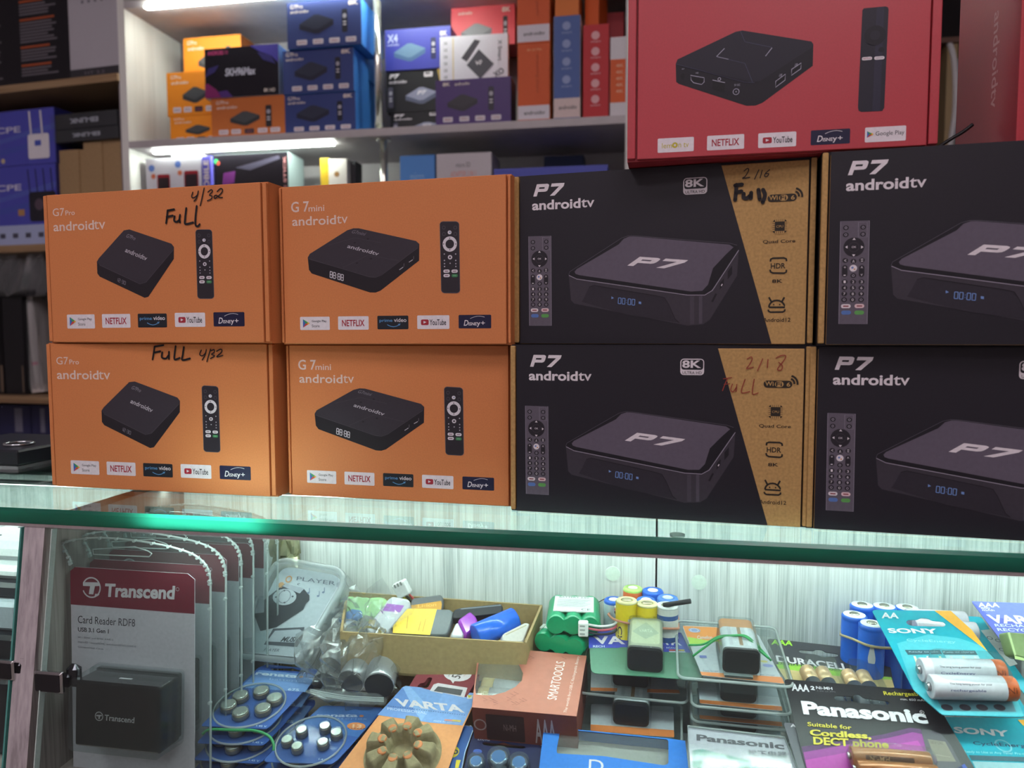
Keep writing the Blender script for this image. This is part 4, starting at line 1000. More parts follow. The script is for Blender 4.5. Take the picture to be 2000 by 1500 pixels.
def art_cpe(kind):
    def f(b, W, H):
        A = L5(b, W, H)
        A.poly([(0, .3), (.4, .38), (1, .62), (1, .72), (.5, .5), (0, .44)], 1, m('5560b8', .4)); A.poly([(0, .12), (.5, .2), (1, .4), (1, .46), (.4, .28), (0, .2)], 1, m('4a54b0', .4))
        A.txt('4G', .16, .6, .34, .71, 2, m('c9c6e0', .5), .02); A.txt('CPE', .44, .6, .68, .71, 2, m('c9c6e0', .5), .02)
        if kind:
            A.rr(.746, .1, .945, .545, 2, m('e4e0e8', .4), .006)
            for x in (.78, .885): A.line([(x, .5), (x - .012, .96)], .0055, 2, m('d8d4dc', .4))
            A.rr(.81, .33, .87, .43, 3, m('4a5ab8', .4))
            for i in range(4): A.disc(.2 + .1 * i, .1, .006, 2, m('c8b890', .4))
        else:
            A.rr(.747, .05, .995, .56, 2, m('23222c', .4), .008)
            for x in (.76, .83, .9, .97): A.line([(x, .5), (x - .015, .95)], .003, 2, m('23222c', .4))
            A.disc(.84, .34, .014, 3, m('5a4a58', .4)); A.rr(.64, .16, .70, .27, 2, m('b88a5a', .4))
    return f
x0, zt = uplane(0, 436, .02)
t, W_, H_ = ubox('router_carton', 'violet-blue carton with a dark four-antenna router, under the other one', 'carton', (-90, 318, 108, 474), .02, .16, CP, m('2c2d70', .4), None, 1, 'violet-blue router cartons')
b = MB(); b.M = Matrix.Translation((0, 0, H_ * .26)) @ FRONT; art_cpe(0)(b, W_, H_ * .72); b.M = FRONT
b.flat([(0, 0), (W_, 0), (W_, H_ * .26), (0, H_ * .26)], .0004, m('aab4d8', .45))
for i in range(7): b.flat(rrect(W_ * (.1 + .12 * i), H_ * .1, W_ * (.15 + .12 * i), H_ * .16, .001), .0008, m('4a4a5c', .5))
b.build('print', t)
ubox('router_carton', 'violet-blue carton with a white two-antenna router, on top of the other one', 'carton', (-92, 208, 105, 318), .02, .16, CP, m('2c2d70', .4), art_cpe(1), 1, 'violet-blue router cartons', base=zs[1] + H_)
KB = m('a58762', .7, scale=200, noise=.08)
hts = []
for i, (xa, xb, yt) in enumerate(((108, 154, 291), (155, 169, 291), (170, 199, 275), (200, 236, 272))):
    lab = ('plain brown carton on end nearest the violet-blue cartons', 'narrow plain brown carton on end, second from the violet-blue cartons', 'plain brown carton on end, third from the violet-blue cartons', 'plain brown carton on end against the pale side panel')[i]
    t, w_, h_ = ubox('plain_carton', lab, 'carton', (xa, yt, xb - .5, 474), .03 + .003 * (i % 2), .14, KB, KB, None, 1, 'plain brown cartons on end')
    hts.append(h_)
FILM = clear('film', 'e8ecf0', .15, .05)
zb = zs[1] + max(hts)
for i, (rect, lab) in enumerate((((107, 244, 231, 283), 'lower black shrink-wrapped carton with upside-down grey lettering'), ((101, 213, 228, 245), 'upper black shrink-wrapped carton with upside-down grey lettering'))):
    t, w_, h_ = ubox('cable_carton', lab, 'carton', rect, .022, .12, m('26262c', .25), m('26262c', .25), lambda b, W, H: b.text('EB-LINK', (W * .72, H * .66), (W * .28, H * .66), (W * .72, H * .34), .0006, m('c8c6ce', .5), .04), 1, 'black lettered cartons', base=zb)
    b = MB(); b.box(-.002, -.0025, -.0002, w_ + .002, .123, h_ + .0004, FILM, bev=.002); b.build('shrink_wrap', t)
    zb += h_ + .0006
# bagged goods on the third board
BAGB = m('26252b', .25, coat=.4, scale=40, bump=.5)
def lumpy(b, x0, y0, z0, x1, y1, z1, mt, amp=.008, n=9, seed=1):
    """a soft wrapped pack: a crumpled box"""
    r = random.Random(seed); vs = []; fs = []
    prof = [(0, .86), (.08, 1), (.5, 1.03), (.9, .98), (1, .8)]
    N = n * 4
    for h, s in prof:
        for k in range(N):
            t = k / N * 4; sd = int(t); f = t - sd
            px = (f, 1, 1 - f, 0)[sd]; py = (0, f, 1, 1 - f)[sd]
            cx, cy = (px - .5) * s, (py - .5) * s
            vs.append((x0 + (x1 - x0) * (.5 + cx) + r.uniform(-amp, amp), y0 + (y1 - y0) * (.5 + cy) + r.uniform(-amp, amp), z0 + (z1 - z0) * h + (r.uniform(-amp, amp) if 0 < h < 1 else 0)))
    for L in range(len(prof) - 1):
        for k in range(N):
            fs.append((L * N + k, L * N + (k + 1) % N, (L + 1) * N + (k + 1) % N, (L + 1) * N + k))
    b.add(vs, fs, mt, False)
    b.add(vs[:N][::-1], [tuple(range(N))], mt); b.add(vs[-N:], [tuple(range(N))], mt)
for i, (xa, xb) in enumerate(((-70, 4), (5, 42))):
    ubox('adapter_carton', ('black upright carton at the left edge under the black bag', 'black upright carton under the black bag, beside the bagged white pack')[i], 'carton', (xa, 580, xb, 770), .04, .14, m('17161a', .4), m('17161a', .4), lambda b, W, H: b.flat([(W * .88, H * .02), (W * .94, H * .02), (W * .94, H * .3), (W * .88, H * .3)], .0005, m('6a5a4c', .5)), 2, 'black upright cartons')
xa, zt = uplane(-60, 486, .03); xb, _ = uplane(93, 580, .03); _, zb0 = uplane(10, 580, .04)
t = thing('plastic_bag', 'black goods in a crumpled shiny plastic bag on top of the black upright cartons', 'bag', MU @ Matrix.Translation((0, 0, zb0)))
b = MB(); lumpy(b, xa, .03, 0, xb, .17, (zt - zb0) * .8, BAGB, .006, 9, 4); b.build('black_pack', t)
b = MB(); lumpy(b, xa - .004, .024, .001, xb + .004, .178, zt - zb0, clear('bagfilm', 'f0f2f4', .2, .12, 2.5), .009, 11, 5); b.build('clear_bag', t)
xa, zt = uplane(46, 576, .05); xb, _ = uplane(92, 770, .05)
t = thing('bagged_carton', 'white carton in a clear crumpled bag, pink mark on its side, leaning', 'carton', MU @ Matrix.Translation((xa, .05, zs[2] + .002)) @ Matrix.Rotation(math.radians(-6), 4, 'Y'))
b = MB(); b.box(.006, .004, 0, (xb - xa) * .8, .1, (zt - zs[2]) * .97, m('c4bcb8', .5), bev=.001); b.M = FRONT; b.flat([(.02, .07), (.04, .07), (.04, .078), (.02, .078)], -.0034, m('d08a98', .5)); b.build('carton_body', t)
b = MB(); lumpy(b, 0, -.002, .001, (xb - xa) * .84, .106, zt - zs[2], clear('bagfilm', 'f0f2f4', .2, .12, 2.5), .004, 8, 6); b.build('clear_bag', t)
for i, (xa, xb) in enumerate(((-80, -2), (0, 62), (63, 98))):
    ubox('navy_carton', ('navy carton at the left edge of the lowest shelf', 'navy carton with a grey code label, on the lowest shelf', 'navy carton on the lowest shelf, half behind the orange carton')[i], 'carton', (xa, 792, xb, 905), .08, .14, m('2a2c54', .5), m('2a2c54', .5), lambda b, W, H: b.flat([(W * .5, H * .55), (W * .72, H * .55), (W * .72, H * .95), (W * .5, H * .95)], .0005, m('77788c', .5)), 2, 'navy cartons on the lowest shelf', base=uplane(0, 905, .08)[1])
MB().box(-.7, 0, uplane(0, 905, .08)[1] - .017, UW, .3, uplane(0, 905, .08)[1], BRN).build('shelf_board', side_u)
# ---- the corner seen between the two red cartons
t = thing('storage_rack', 'dark open rack glimpsed between the two red cartons', 'shelf', at(0, 0, 0))
p0, p1 = onY(1770, 78, 2.05), onY(2040, 70, 2.05)
MB().box(p0.x, 2.05, p0.z - .012, p1.x + .3, 2.33, p0.z, m('6b4f44', .6)).build('shelf_board', t)
MB().box(p0.x, 2.31, 0, p1.x + .3, 2.33, 2.4, m('1d191b', .8)).build('back_board', t)
p = onY(1851, 200, 2.08); MB().box(p.x - .012, 2.06, .5, p.x + .012, 2.3, p0.z - .012, m('a08a66', .6)).build('upright', t)
p = onY(1878, 200, 2.12); MB().box(p.x - .022, 2.12, .5, p.x + .05, 2.3, p0.z - .03, m('9298a4', .4, .3)).build('metal_panel', t)
P = [onY(x, y, 2.06) for x, y in ((1854, 84), (1862, 110), (1866, 160), (1865, 220), (1858, 270), (1852, 320))]
tag(MB().tube(smooth_path(P, 6), .007, m('d2d0d2', .5)).build('cable'), 'thick white cable hanging down between the two red cartons', 'cable')
P = [onY(x, y, .52) for x, y in ((1828, 292), (1850, 276), (1880, 258), (1900, 243))]
P = [Vector((P[0].x - .004, .52, 1.2328))] + P
tag(MB().tube(smooth_path(P, 6), .0011, m('17161a', .5)).build('cable'), 'thin black cable crossing low between the two red cartons', 'cable')
p = onY(1868, 300, 2.055); q = onY(1890, 244, 2.055)
t = thing('power_adapter', 'pale blue plastic adapter low in the gap between the red cartons', 'adapter', at(p.x, 2.02, .5))
b = MB(); b.box(0, 0, 0, q.x - p.x + .02, .03, q.z - .5 - .012, m('a4aee0', .4), bev=.003); b.build('housing', t)
b = MB(); b.box(0, 0, q.z - .5 - .0119, q.x - p.x + .02, .03, q.z - .5, m('c8ccd8', .3), bev=.002); b.build('cap', t)
# ---------------------------------------------------------------- inside the case
ZA, ZBB, ZC, ZD, ZE, ZF, ZG = (900, 1120, 3.948), (1320, 1120, 3.947), (1620, 1120, 3.947), (360, 1240, 5), (660, 1240, 4.545), (480, 1060, 4.1667), (0, 1000, 3)
class Pl:
    """a tilted face: anchor place of the photograph at depth Y, turned by yaw, raised by tilt from lying flat"""
    def __init__(s, Z, anchor, Y, yaw=0, tilt=0, roll=0):
        s.ox, s.oy, s.k = Z
        s.o = onY(s.ox + anchor[0] / s.k, s.oy + anchor[1] / s.k, Y)
        R = Matrix.Rotation(math.radians(yaw), 3, 'Z') @ Matrix.Rotation(math.radians(roll), 3, 'Y') @ Matrix.Rotation(math.radians(tilt), 3, 'X')
        s.u, s.v, s.n = R.col[0].copy(), R.col[1].copy(), R.col[2].copy()
        s.M = Matrix.Translation(s.o) @ R.to_4x4(); s.h = 0
    def lift(s, h):
        q = object.__new__(Pl); q.__dict__.update(s.__dict__); q.o = s.o + s.n * h; q.h = s.h + h
        return q
    def __call__(s, zx, zy):
        p = onP(s.ox + zx / s.k, s.oy + zy / s.k, s.o, s.n) - s.o
        return (p.dot(s.u), p.dot(s.v))
    def pts(s, L): return [s(*p) for p in L]
    def box(s, L):
        P = s.pts(L); return min(p[0] for p in P), min(p[1] for p in P), max(p[0] for p in P), max(p[1] for p in P)
def ccw(P):
    a = sum(P[i][0] * P[(i + 1) % len(P)][1] - P[(i + 1) % len(P)][0] * P[i][1] for i in range(len(P)))
    return P if a > 0 else P[::-1]
def soften(P, r, n=4):
    """round the corners of an outline"""
    out = []; N = len(P)
    for i in range(N):
        a, b, c = Vector(P[i - 1]), Vector(P[i]), Vector(P[(i + 1) % N])
        d0, d1 = a - b, c - b
        k = min(r, d0.length * .45, d1.length * .45)
        p, q = b + d0.normalized() * k, b + d1.normalized() * k
        for j in range(n + 1):
            t = j / n
            v = p * (1 - t) ** 2 + b * 2 * t * (1 - t) + q * t * t
            out.append((v.x, v.y))
    return out
def puff(b, P, z0, z1, mt, c=.0015):
    """a slab with its upper and lower rims rounded over"""
    P = ccw(P); N = len(P)
    cx, cy = sum(p[0] for p in P) / N, sum(p[1] for p in P) / N
    def ins(k):
        o = []
        for x, y in P:
            d = math.hypot(x - cx, y - cy); f = max(0, 1 - k / max(d, 1e-5)); o.append((cx + (x - cx) * f, cy + (y - cy) * f))
        return o
    c = min(c, (z1 - z0) / 2.01)
    rows = [(z0, ins(c)), (z0 + c * .3, ins(c * .3)), (z0 + c, P), (z1 - c, P), (z1 - c * .3, ins(c * .3)), (z1, ins(c))]
    vs = [(x, y, z) for z, R in rows for x, y in R]
    b.add(vs, [(i * N + k, i * N + (k + 1) % N, (i + 1) * N + (k + 1) % N, (i + 1) * N + k) for i in range(len(rows) - 1) for k in range(N)], mt, True)
    top = rows[-1][1]
    b.flat(top, z1, mt); b.add([(x, y, z0) for x, y in rows[0][1]][::-1], [tuple(range(N))], mt)
def pocket(b, x0, y0, x1, y1, h, mt, r=.003, z=0, flange=0):
    """an open-backed clear pocket"""
    P = rrect(x0, y0, x1, y1, r); Q = rrect(x0 + .001, y0 + .001, x1 - .001, y1 - .001, r)
    N = len(P)
    b.add([(x, y, z) for x, y in P] + [(x, y, z + h) for x, y in Q], [(i, (i + 1) % N, N + (i + 1) % N, N + i) for i in range(N)], mt, True)
    b.flat(Q, z + h, mt)
CLR = clear('blister', 'f2f6f6', .12, .03)
BAG = clear('polybag', 'f6f8f9', .2, .13, 3)
RIMC = clear('rim', 'f0f6f6', .12, .45)
def cell(parent, name, p0, p1, r, body, cap=None, nub=None, band=.22, **kw):
    """a round cell from its flat end p0 to its nub end p1"""
    p0, p1 = Vector(p0), Vector(p1); d = p1 - p0; L = d.length
    M = Matrix.Translation(p0) @ d.to_track_quat('Z', 'Y').to_matrix().to_4x4()
    b = MB()
    nub = nub or m('c9cacc', .25, .9)
    k = L * (1 - band) if cap else L - .0012
    b.lathe([(r * .9, 0), (r, .0008), (r, k)], body, 20, True, M)
    b.lathe([(r, k), (r, L - .0016), (r * .93, L - .001), (r * .9, L - .001)], cap or body, 20, True, M)
    b.lathe([(r * .38, L - .001), (r * .38, L + .0006), (r * .33, L + .001)], nub, 14, True, M)
    return b.build(name, parent, **kw)
def card(name, label, cat, pl, outline, mt, holes=(), group=None, r=.002, th=.0005, side=None):
    """a thin carded pack: an Empty on the card's plane and its printed card; returns both and an Art to print on it"""
    t = thing(name, label, cat, pl.M, group)
    b = MB()
    b.slab(ccw(soften(pl.pts(outline), r)), -th, 0, mt, [soften(pl.pts(h), .002) for h in holes], back=m('b9b6b2', .6))
    return t, b, Art(b, pl)

# ---- row of clear packs with card readers along the divider
MAR, GRY = m('7c2236', .4), m('d0cbd4', .45)
RD = Pl(ZG, (600, 1300), .462, 0, 86)
def reader_pack(t):
    b = MB(); A = Art(b, RD)
    b.slab(ccw(RD.pts([(413, 345), (440, 322), (1100, 362), (1140, 395), (1140, 1640), (432, 1600)])), -.0006, 0, GRY)
    A.poly([(413, 345), (440, 322), (1100, 362), (1140, 395), (1140, 597), (415, 541)], 1, MAR)
    A.txq('Transcend', (612, 497), (1022, 513), (618, 418), 2, WHT, .035); A.ring((1041, 452), 9, 2, 2, WHT)
    x, y = RD(537, 442); R_ = abs(RD(592, 442)[0] - x)
    b.stroke(arc(x, y, R_ * .93, 200, 520, 24), R_ * .13, A.z(2), WHT)
    A.poly([(488, 410), (585, 412), (585, 432), (558, 434), (548, 482), (522, 480), (530, 434), (488, 432)], 3, WHT)
    A.poly([(560, 478), (585, 482), (574, 492), (556, 492)], 3, WHT)
    G1, G2 = m('4f4a52', .5), m('6a646c', .5)
    A.txq('Card Reader RDF8', (457, 650), (792, 672), (458, 606), 2, G1); A.txq('USB 3.1 Gen 1', (458, 699), (638, 712), (458, 674), 2, G1, .02)
    A.txq('SD / SDHC and SDXC (UHS-I)', (458, 740), (664, 756), (459, 728), 2, G2); A.txq('microSD / microSDHC and microSDXC (UHS-I)', (458, 768), (797, 797), (459, 754), 2, G2); A.txq('CompactFlash Cards', (458, 796), (606, 810), (459, 784), 2, G2)
    b.build('printed_card', t)
    F = RD.lift(.024)
    x0, y0, x1, y1 = F.box([(437, 1000), (935, 1030), (935, 1400), (437, 1370)])
    b = MB(); b.box(x0, y0, .001, x1, y1, .024, m('0f1013', .1, coat=1), bev=.0015)
    b.flat(rrect(x0 + .002, y0 + .002, x1 - .002, y1 - .002, .0015), .0242, m('0c0d10', .04, coat=1))
    A = Art(b, F); L = .0243
    z = lambda k: L
    A.z = z
    A.txq('Transcend', (614, 1220), (788, 1237), (616, 1186), 2, m('a8a6aa', .4), .02)
    A.ring((582, 1196), 22, 4, 2, m('a8a6aa', .4)); A.poly([(566, 1188), (598, 1188), (598, 1195), (588, 1196), (586, 1212), (578, 1212), (580, 1196), (566, 1195)], 2, m('a8a6aa', .4))
    b.add([(x0 + .028, y1 + .0002, .014), (x0 + .038, y1 + .0002, .014), (x0 + .038, y1 + .0002, .016), (x0 + .028, y1 + .0002, .016)], [(3, 2, 1, 0)], m('c9c7cc', .4))
    b.build('card_reader', t, label='black card reader with grey lettering')
    # the clear shell with its bead
    O = [(430, 1640), (428, 300), (415, 262), (376, 190), (385, 178), (450, 160), (600, 149), (800, 165), (1000, 200), (1130, 242), (1195, 288), (1225, 335), (1238, 400), (1240, 560), (1240, 1640)]
    sh = MB()
    P = ccw(RD.pts(O))
    sh.flat(P, .0016, CLR)
    sh.flat(P, -.0012, CLR)
    pocket(sh, x0 - .003, y0 - .003, x1 + .003, y1 + .003, .0255, CLR, .003, .0016)
    X0, Y0, X1, Y1 = RD.box([(850, 235), (1000, 265)])
    sh.build('clear_shell', t)
    bd = MB()
    Q = smooth_path([(x, y, .0014) for x, y in RD.pts(O[1:-1] + [O[-1]])], 4)
    bd.tube(Q, .0008, RIMC, 6)
    for i in range(0, len(Q) - 1, 1):
        if i % 2 == 0: bd.cyl(Q[i] - Vector((0, 0, .001)), Q[i] + Vector((0, 0, .0022)), .0011, RIMC, 6)
    bd.tube([(x, y, .002) for x, y in RD.pts([(555, 214), (800, 200), (880, 226), (900, 240), (885, 258), (560, 246)])], .0005, RIMC, 5, True)
    bd.build('shell_rim', t)
packs = []
RL = ('card_reader_pack', 'nearest clear pack with a maroon and grey card and a black card reader')
t0 = thing(*RL, 'card reader pack', RD.M, 'clear card reader packs along the divider')
reader_pack(t0)
ords = ('second', 'third', 'fourth', 'fifth', 'farthest')
for i in range(5):
    c = t0.copy(); COL.objects.link(c)
    c['label'] = ords[i] + ' clear card reader pack in the row along the divider' + (', counted from the front' if i < 4 else '')
    c.matrix_world = Matrix.Translation((.0012 * (i % 2), .0195 * (i + 1), .002 * (i % 3))) @ RD.M
    for ch in t0.children:
        d = ch.copy(); COL.objects.link(d); d.parent = c

# ---- translucent case with a music player card
ML = Pl(ZF, (420, 900), .535, -6, 52)
OUT = [(195, 230), (260, 152), (340, 142), (735, 212), (790, 262), (785, 340), (440, 935), (390, 962), (-60, 920), (-110, 860)]
FROST = clear('frosted', 'f0f4f6', .2, .32, hz='f2f7fa')
t = thing('music_player_box', 'frosted plastic box with a music player card inside, leaning by the clear packs', 'player box', ML.M)
b = MB(); P = soften(ccw(ML.pts(OUT)), .006); P2 = [(x * .94 + .0, y * .94) for x, y in P]
N = len(P)
cx, cy = sum(p[0] for p in P) / N, sum(p[1] for p in P) / N
P2 = [(cx + (x - cx) * .93, cy + (y - cy) * .93) for x, y in P]
b.add([(x, y, 0) for x, y in P] + [(x, y, -.022) for x, y in P2], [((i + 1) % N, i, N + i, N + (i + 1) % N) for i in range(N)], FROST, True)
b.flat(P2, -.022, FROST)
b.build('frosted_tray', t)
b = MB(); b.flat(P2, .0012, clear('lidfilm', 'f4f8fa', .12, .07)); b.tube([(x, y, -.001) for x, y in P], .0026, FROST, 8, True); b.build('clear_lid', t)
b = MB(); b.slab([(cx + (x - cx) * .9, cy + (y - cy) * .9) for x, y in P], -.0075, -.007, m('c6ccd2', .5)); A = Art(b, ML.lift(-.007)); A.z = lambda l: -.007 + l * LAY * 2
G, G3 = m('4b4f58', .5), m('2d3038', .45)
A.txq('PLAYER', (414, 306), (728, 348), (420, 276), 2, m('6a6e7c', .5), .0); A.ring((352, 298), 22, 9, 2, m('d89a60', .5)); A.disc((290, 345), 24, 2, m('dca878', .5)); A.txq('c', (420, 346), (440, 348), (424, 330), 2, G)
for q in ((590, 435), (632, 405), (510, 410)): A.disc(q, 11, 2, m('7a86a0', .5), 9, 10); A.line([(q[0] + 9, q[1]), (q[0] + 10, q[1] - 40)], .0006, 2, m('7a86a0', .5))
A.poly([(60, 560), (170, 450), (320, 335), (470, 372), (520, 430), (520, 470), (490, 500), (470, 545), (250, 690), (120, 720)], 2, G3)
A.poly([(300, 355), (330, 333), (480, 375), (440, 415)], 3, m('b4b8c0', .4))
A.disc((318, 443), 98, 3, m('c4c8ce', .4), 68); A.ring((318, 440), 48, 6, 4, m('8a8e96', .4)); 
for q in ((318, 392), (318, 490), (250, 445), (385, 440)): A.disc(q, 9, 4, G, 7, 8)
A.poly([(150, 830), (225, 700), (480, 688), (470, 760), (420, 850)], 2, G); A.poly([(175, 805), (240, 718), (440, 706), (475, 730), (400, 815)], 3, m('bcc2ca', .5))
A.txq('MUSIC', (282, 808), (432, 812), (318, 766), 4, G3, .03); A.txq('PLAYER', (150, 880), (270, 890), (165, 858), 4, G)
b.build('printed_card', t)
# ---- pale foil packets behind it
FOIL = m('a8a888', .22, .6, scale=120, bump=.6)
zf = FZ
for i, (px, py, w_) in enumerate(((548, 1092, .022), (545, 1048, .020))):
    p = onY(px, py, .592)
    b = MB(); lumpy(b, -w_ / 2, 0, 0, w_ / 2, .016, p.z - zf, FOIL, .0024, 8, 20 + i)
    tag(b.build('foil_packet', None, at(p.x, .594, zf)), ('lower pale gold foil packet against the wood behind the frosted box', 'upper pale gold foil packet against the wood behind the frosted box')[i], 'packet', 'foil packets')
    zf = p.z

# ---- cardboard tray of loose batteries
CB = m('a08a62', .75, scale=300, noise=.1); CBD = m('8a6f4c', .75, scale=300, noise=.1)
ZT = 1.0 - .103
FRc, BRc, BLc, FLc = [onZ(*q, ZT) for q in ((1028, 1256), (1061, 1178), (678, 1153), (664, 1234))]
BLc.y = min(BLc.y, .607); BRc.y = min(BRc.y, .604)
zt0 = .866
tag(MB().box(FLc.x + .004, FLc.y + .024, FZ, FRc.x - .002, .606, zt0, CBD, bev=.001).build('plain_carton'), 'plain brown carton lying under the cardboard tray of loose batteries', 'carton')
t = thing('cardboard_tray', 'open brown cardboard tray heaped with loose batteries', 'tray', at(0, 0, 0))
def wall2(b, a, c, z0, z1, th=.0018):
    d = (c - a); d.z = 0; d.normalize(); nn = Vector((-d.y, d.x, 0)) * th
    V = [Vector((p.x, p.y, z)) + o for o in (Vector(), nn) for p in (a, c) for z in (z0, z1)]
    b.add(V, [(0, 2, 3, 1), (4, 5, 7, 6), (1, 3, 7, 5), (0, 4, 6, 2), (0, 1, 5, 4), (2, 6, 7, 3)], CB)
for a, c, nm in ((FLc, FRc, 'front_wall'), (FRc, BRc, 'end_wall'), (BRc, BLc, 'back_wall'), (BLc, FLc, 'end_wall')):
    b = MB(); wall2(b, a, c, zt0, ZT); b.build(nm, t)
b = MB(); b.add([(p.x, p.y, zt0 + k) for k in (0, .002) for p in (FLc, FRc, BRc, BLc)], [(3, 2, 1, 0), (4, 5, 6, 7), (0, 1, 5, 4), (1, 2, 6, 5), (2, 3, 7, 6), (3, 0, 4, 7)], CB); b.build('bottom', t)
def chip(name, label, cat, pl, outline, th, mt, r=.003, bev=.0015, group=None):
    t = thing(name, label, cat, pl.M, group)
    b = MB(); puff(b, soften(ccw(pl.pts(outline)), r), -th, 0, mt, bev)
    return t, b, Art(b, pl)
LB2 = 'loose batteries in the tray'
pl = Pl(ZF, (960, 560), .583, -6, 28)
sc_ = [(1050, 640), (840, 630), (790, 560), (790, 460), (800, 440), (835, 424), (870, 440), (910, 424), (945, 434), (985, 428), (1020, 440), (1060, 432), (1110, 434), (1150, 450), (1165, 480), (1120, 570)]
t, b, A = chip('battery_pack', 'pale green shrink-wrapped pack with a scalloped edge, at the left of the tray', 'battery pack', pl, sc_, .02, m('a8dc98', .35), .002, .004, LB2); b.build('wrapped_cells', t)
pl = Pl(ZF, (850, 640), .568, 14, 24)
t, b, A = chip('battery', 'flat white battery with a blue end, in front of the pale green pack', 'battery', pl, [(700, 660), (740, 560), (800, 560), (810, 660), (730, 700)], .008, m('d4dce0', .35), group=LB2); b.build('casing', t)
b = MB(); puff(b, soften(ccw(pl.pts([(750, 612), (860, 540), (945, 555), (952, 590), (905, 620), (770, 660)])), .002), -.008, .0012, m('3c84d4', .3)); b.build('end_cap', t)
b = MB(); puff(b, soften(ccw(pl.pts([(905, 622), (955, 590), (1010, 650), (960, 700)])), .002), -.009, -.0005, m('56606a', .35)); b.build('foil_end', t)
pl = Pl(ZF, (1140, 620), .573, -8, 30)
t, b, A = chip('battery', 'white battery crossed by a purple band, lying on the slant', 'battery', pl, [(972, 702), (1160, 455), (1195, 435), (1320, 455), (1335, 478), (1330, 520), (1092, 800)], .009, m('c2c6cc', .3), group=LB2); b.build('casing', t)
b = MB(); A = Art(b, pl); A.poly([(1112, 555), (1150, 496), (1290, 512), (1255, 568)], 2, m('9a4ab8', .35)); b.build('band', t)
p, q, s_ = [onY(480 + x / 4.1667, 1060 + y / 4.1667, Y) for x, y, Y in ((1275, 378, .60), (1310, 420, .598), (1345, 490, .588))]
t = thing('connector', 'small white plug on coloured wires sticking up from the tray', 'connector', Matrix.Translation(p) @ Matrix.Rotation(math.radians(-28), 4, 'Y'))
b = MB(); b.box(-.006, -.004, -.006, .006, .004, .007, m('dcdfe0', .4), bev=.001)
for k in (-.003, 0, .003): b.box(k - .0008, -.0044, .004, k + .0008, -.0038, .007, m('8a9090', .5))
b.build('plug', t)
for k, h in enumerate(('c8b838', '2a2422', 'a83a3a')):
    b = MB(); dx = (k - 1) * .003
    b.tube(smooth_path([(dx, 0, -.005), (dx + .002, 0, -.012), (dx * .6 + .006, -.002, -.021), (dx + .004, -.008, -.032)], 5), .0009, m(h, .4)); b.build('wire', t)
pl = Pl(ZF, (1460, 500), .594, -4, 34)
t, b, A = chip('battery', 'dark grey flat battery with an amber label at the back of the tray', 'battery', pl, [(1325, 560), (1345, 452), (1590, 420), (1606, 445), (1606, 500), (1590, 560)], .006, m('55585c', .35), group=LB2); A.poly([(1318, 552), (1335, 512), (1590, 474), (1596, 500), (1590, 545)], 1, m('c08a28', .4)); A.txq('Li-ion', (1400, 530), (1550, 515), (1402, 505), 2, m('e0b050', .5)); b.build('casing', t)
pl = Pl(ZF, (1430, 700), .565, -7, 30)
t, b, A = chip('battery', 'flat grey battery with a broad yellow label at the front of the tray', 'battery', pl, [(1138, 690), (1235, 545), (1270, 536), (1665, 540), (1692, 565), (1690, 610), (1640, 752), (1500, 755)], .007, m('5c6468', .3), group=LB2)
A.poly([(1195, 735), (1200, 680), (1262, 536), (1556, 540), (1500, 752)], 1, m('ecc84a', .4))
for L in ([(1310, 700), (1320, 600)], [(1405, 720), (1425, 640)], [(1440, 725), (1465, 620)]): A.line(L, .0006, 2, m('b8923a', .5))
b.build('casing', t)
pl = Pl(ZF, (1760, 700), .556, 30, 26)
t, b, A = chip('battery', 'white battery with a translucent purple cap, near the front of the tray', 'battery', pl, [(1662, 758), (1715, 640), (1800, 690), (1770, 770)], .009, m('c8ccd4', .3), group=LB2); b.build('casing', t)
b = MB(); puff(b, soften(ccw(pl.pts([(1722, 645), (1822, 575), (1870, 615), (1886, 650), (1882, 705), (1785, 770)])), .002), -.009, .003, m('9a3fb4', .2, coat=.4), .002); b.build('end_cap', t)
pl = Pl(ZA, (150, 290), .578, 6, 30)
t, b, A = chip('battery', 'long black battery in clear wrapping across the back of the tray', 'battery', pl, [(-60, 280), (0, 262), (310, 232), (325, 250), (322, 305), (0, 345), (-70, 350)], .008, m('1d2026', .55), group=LB2); A.line([(0, 275), (310, 245)], .0012, 1, m('5a6068', .3)); b.build('casing', t)
p, q = onY(900 + 110 / 3.948, 1120 + 486 / 3.948, .548), onY(900 + 425 / 3.948, 1120 + 350 / 3.948, .572)
t = thing('battery', 'large blue round battery lying at the right of the tray', 'battery', Matrix.Translation(p), LB2)
cell(t, 'casing', (0, 0, 0), q - p, .0095, m('2a6ae0', .3, coat=.3))
pl = Pl(ZA, (430, 470), .553, 40, 40)
t, b, A = chip('battery', 'white and grey flat battery propped in the right corner of the tray', 'battery', pl, [(322, 522), (322, 470), (340, 455), (500, 376), (538, 385), (485, 535), (370, 535)], .007, m('c4c0bc', .4), group=LB2); A.line([(345, 475), (505, 400)], .0008, 1, m('a8a080', .5)); b.build('casing', t)

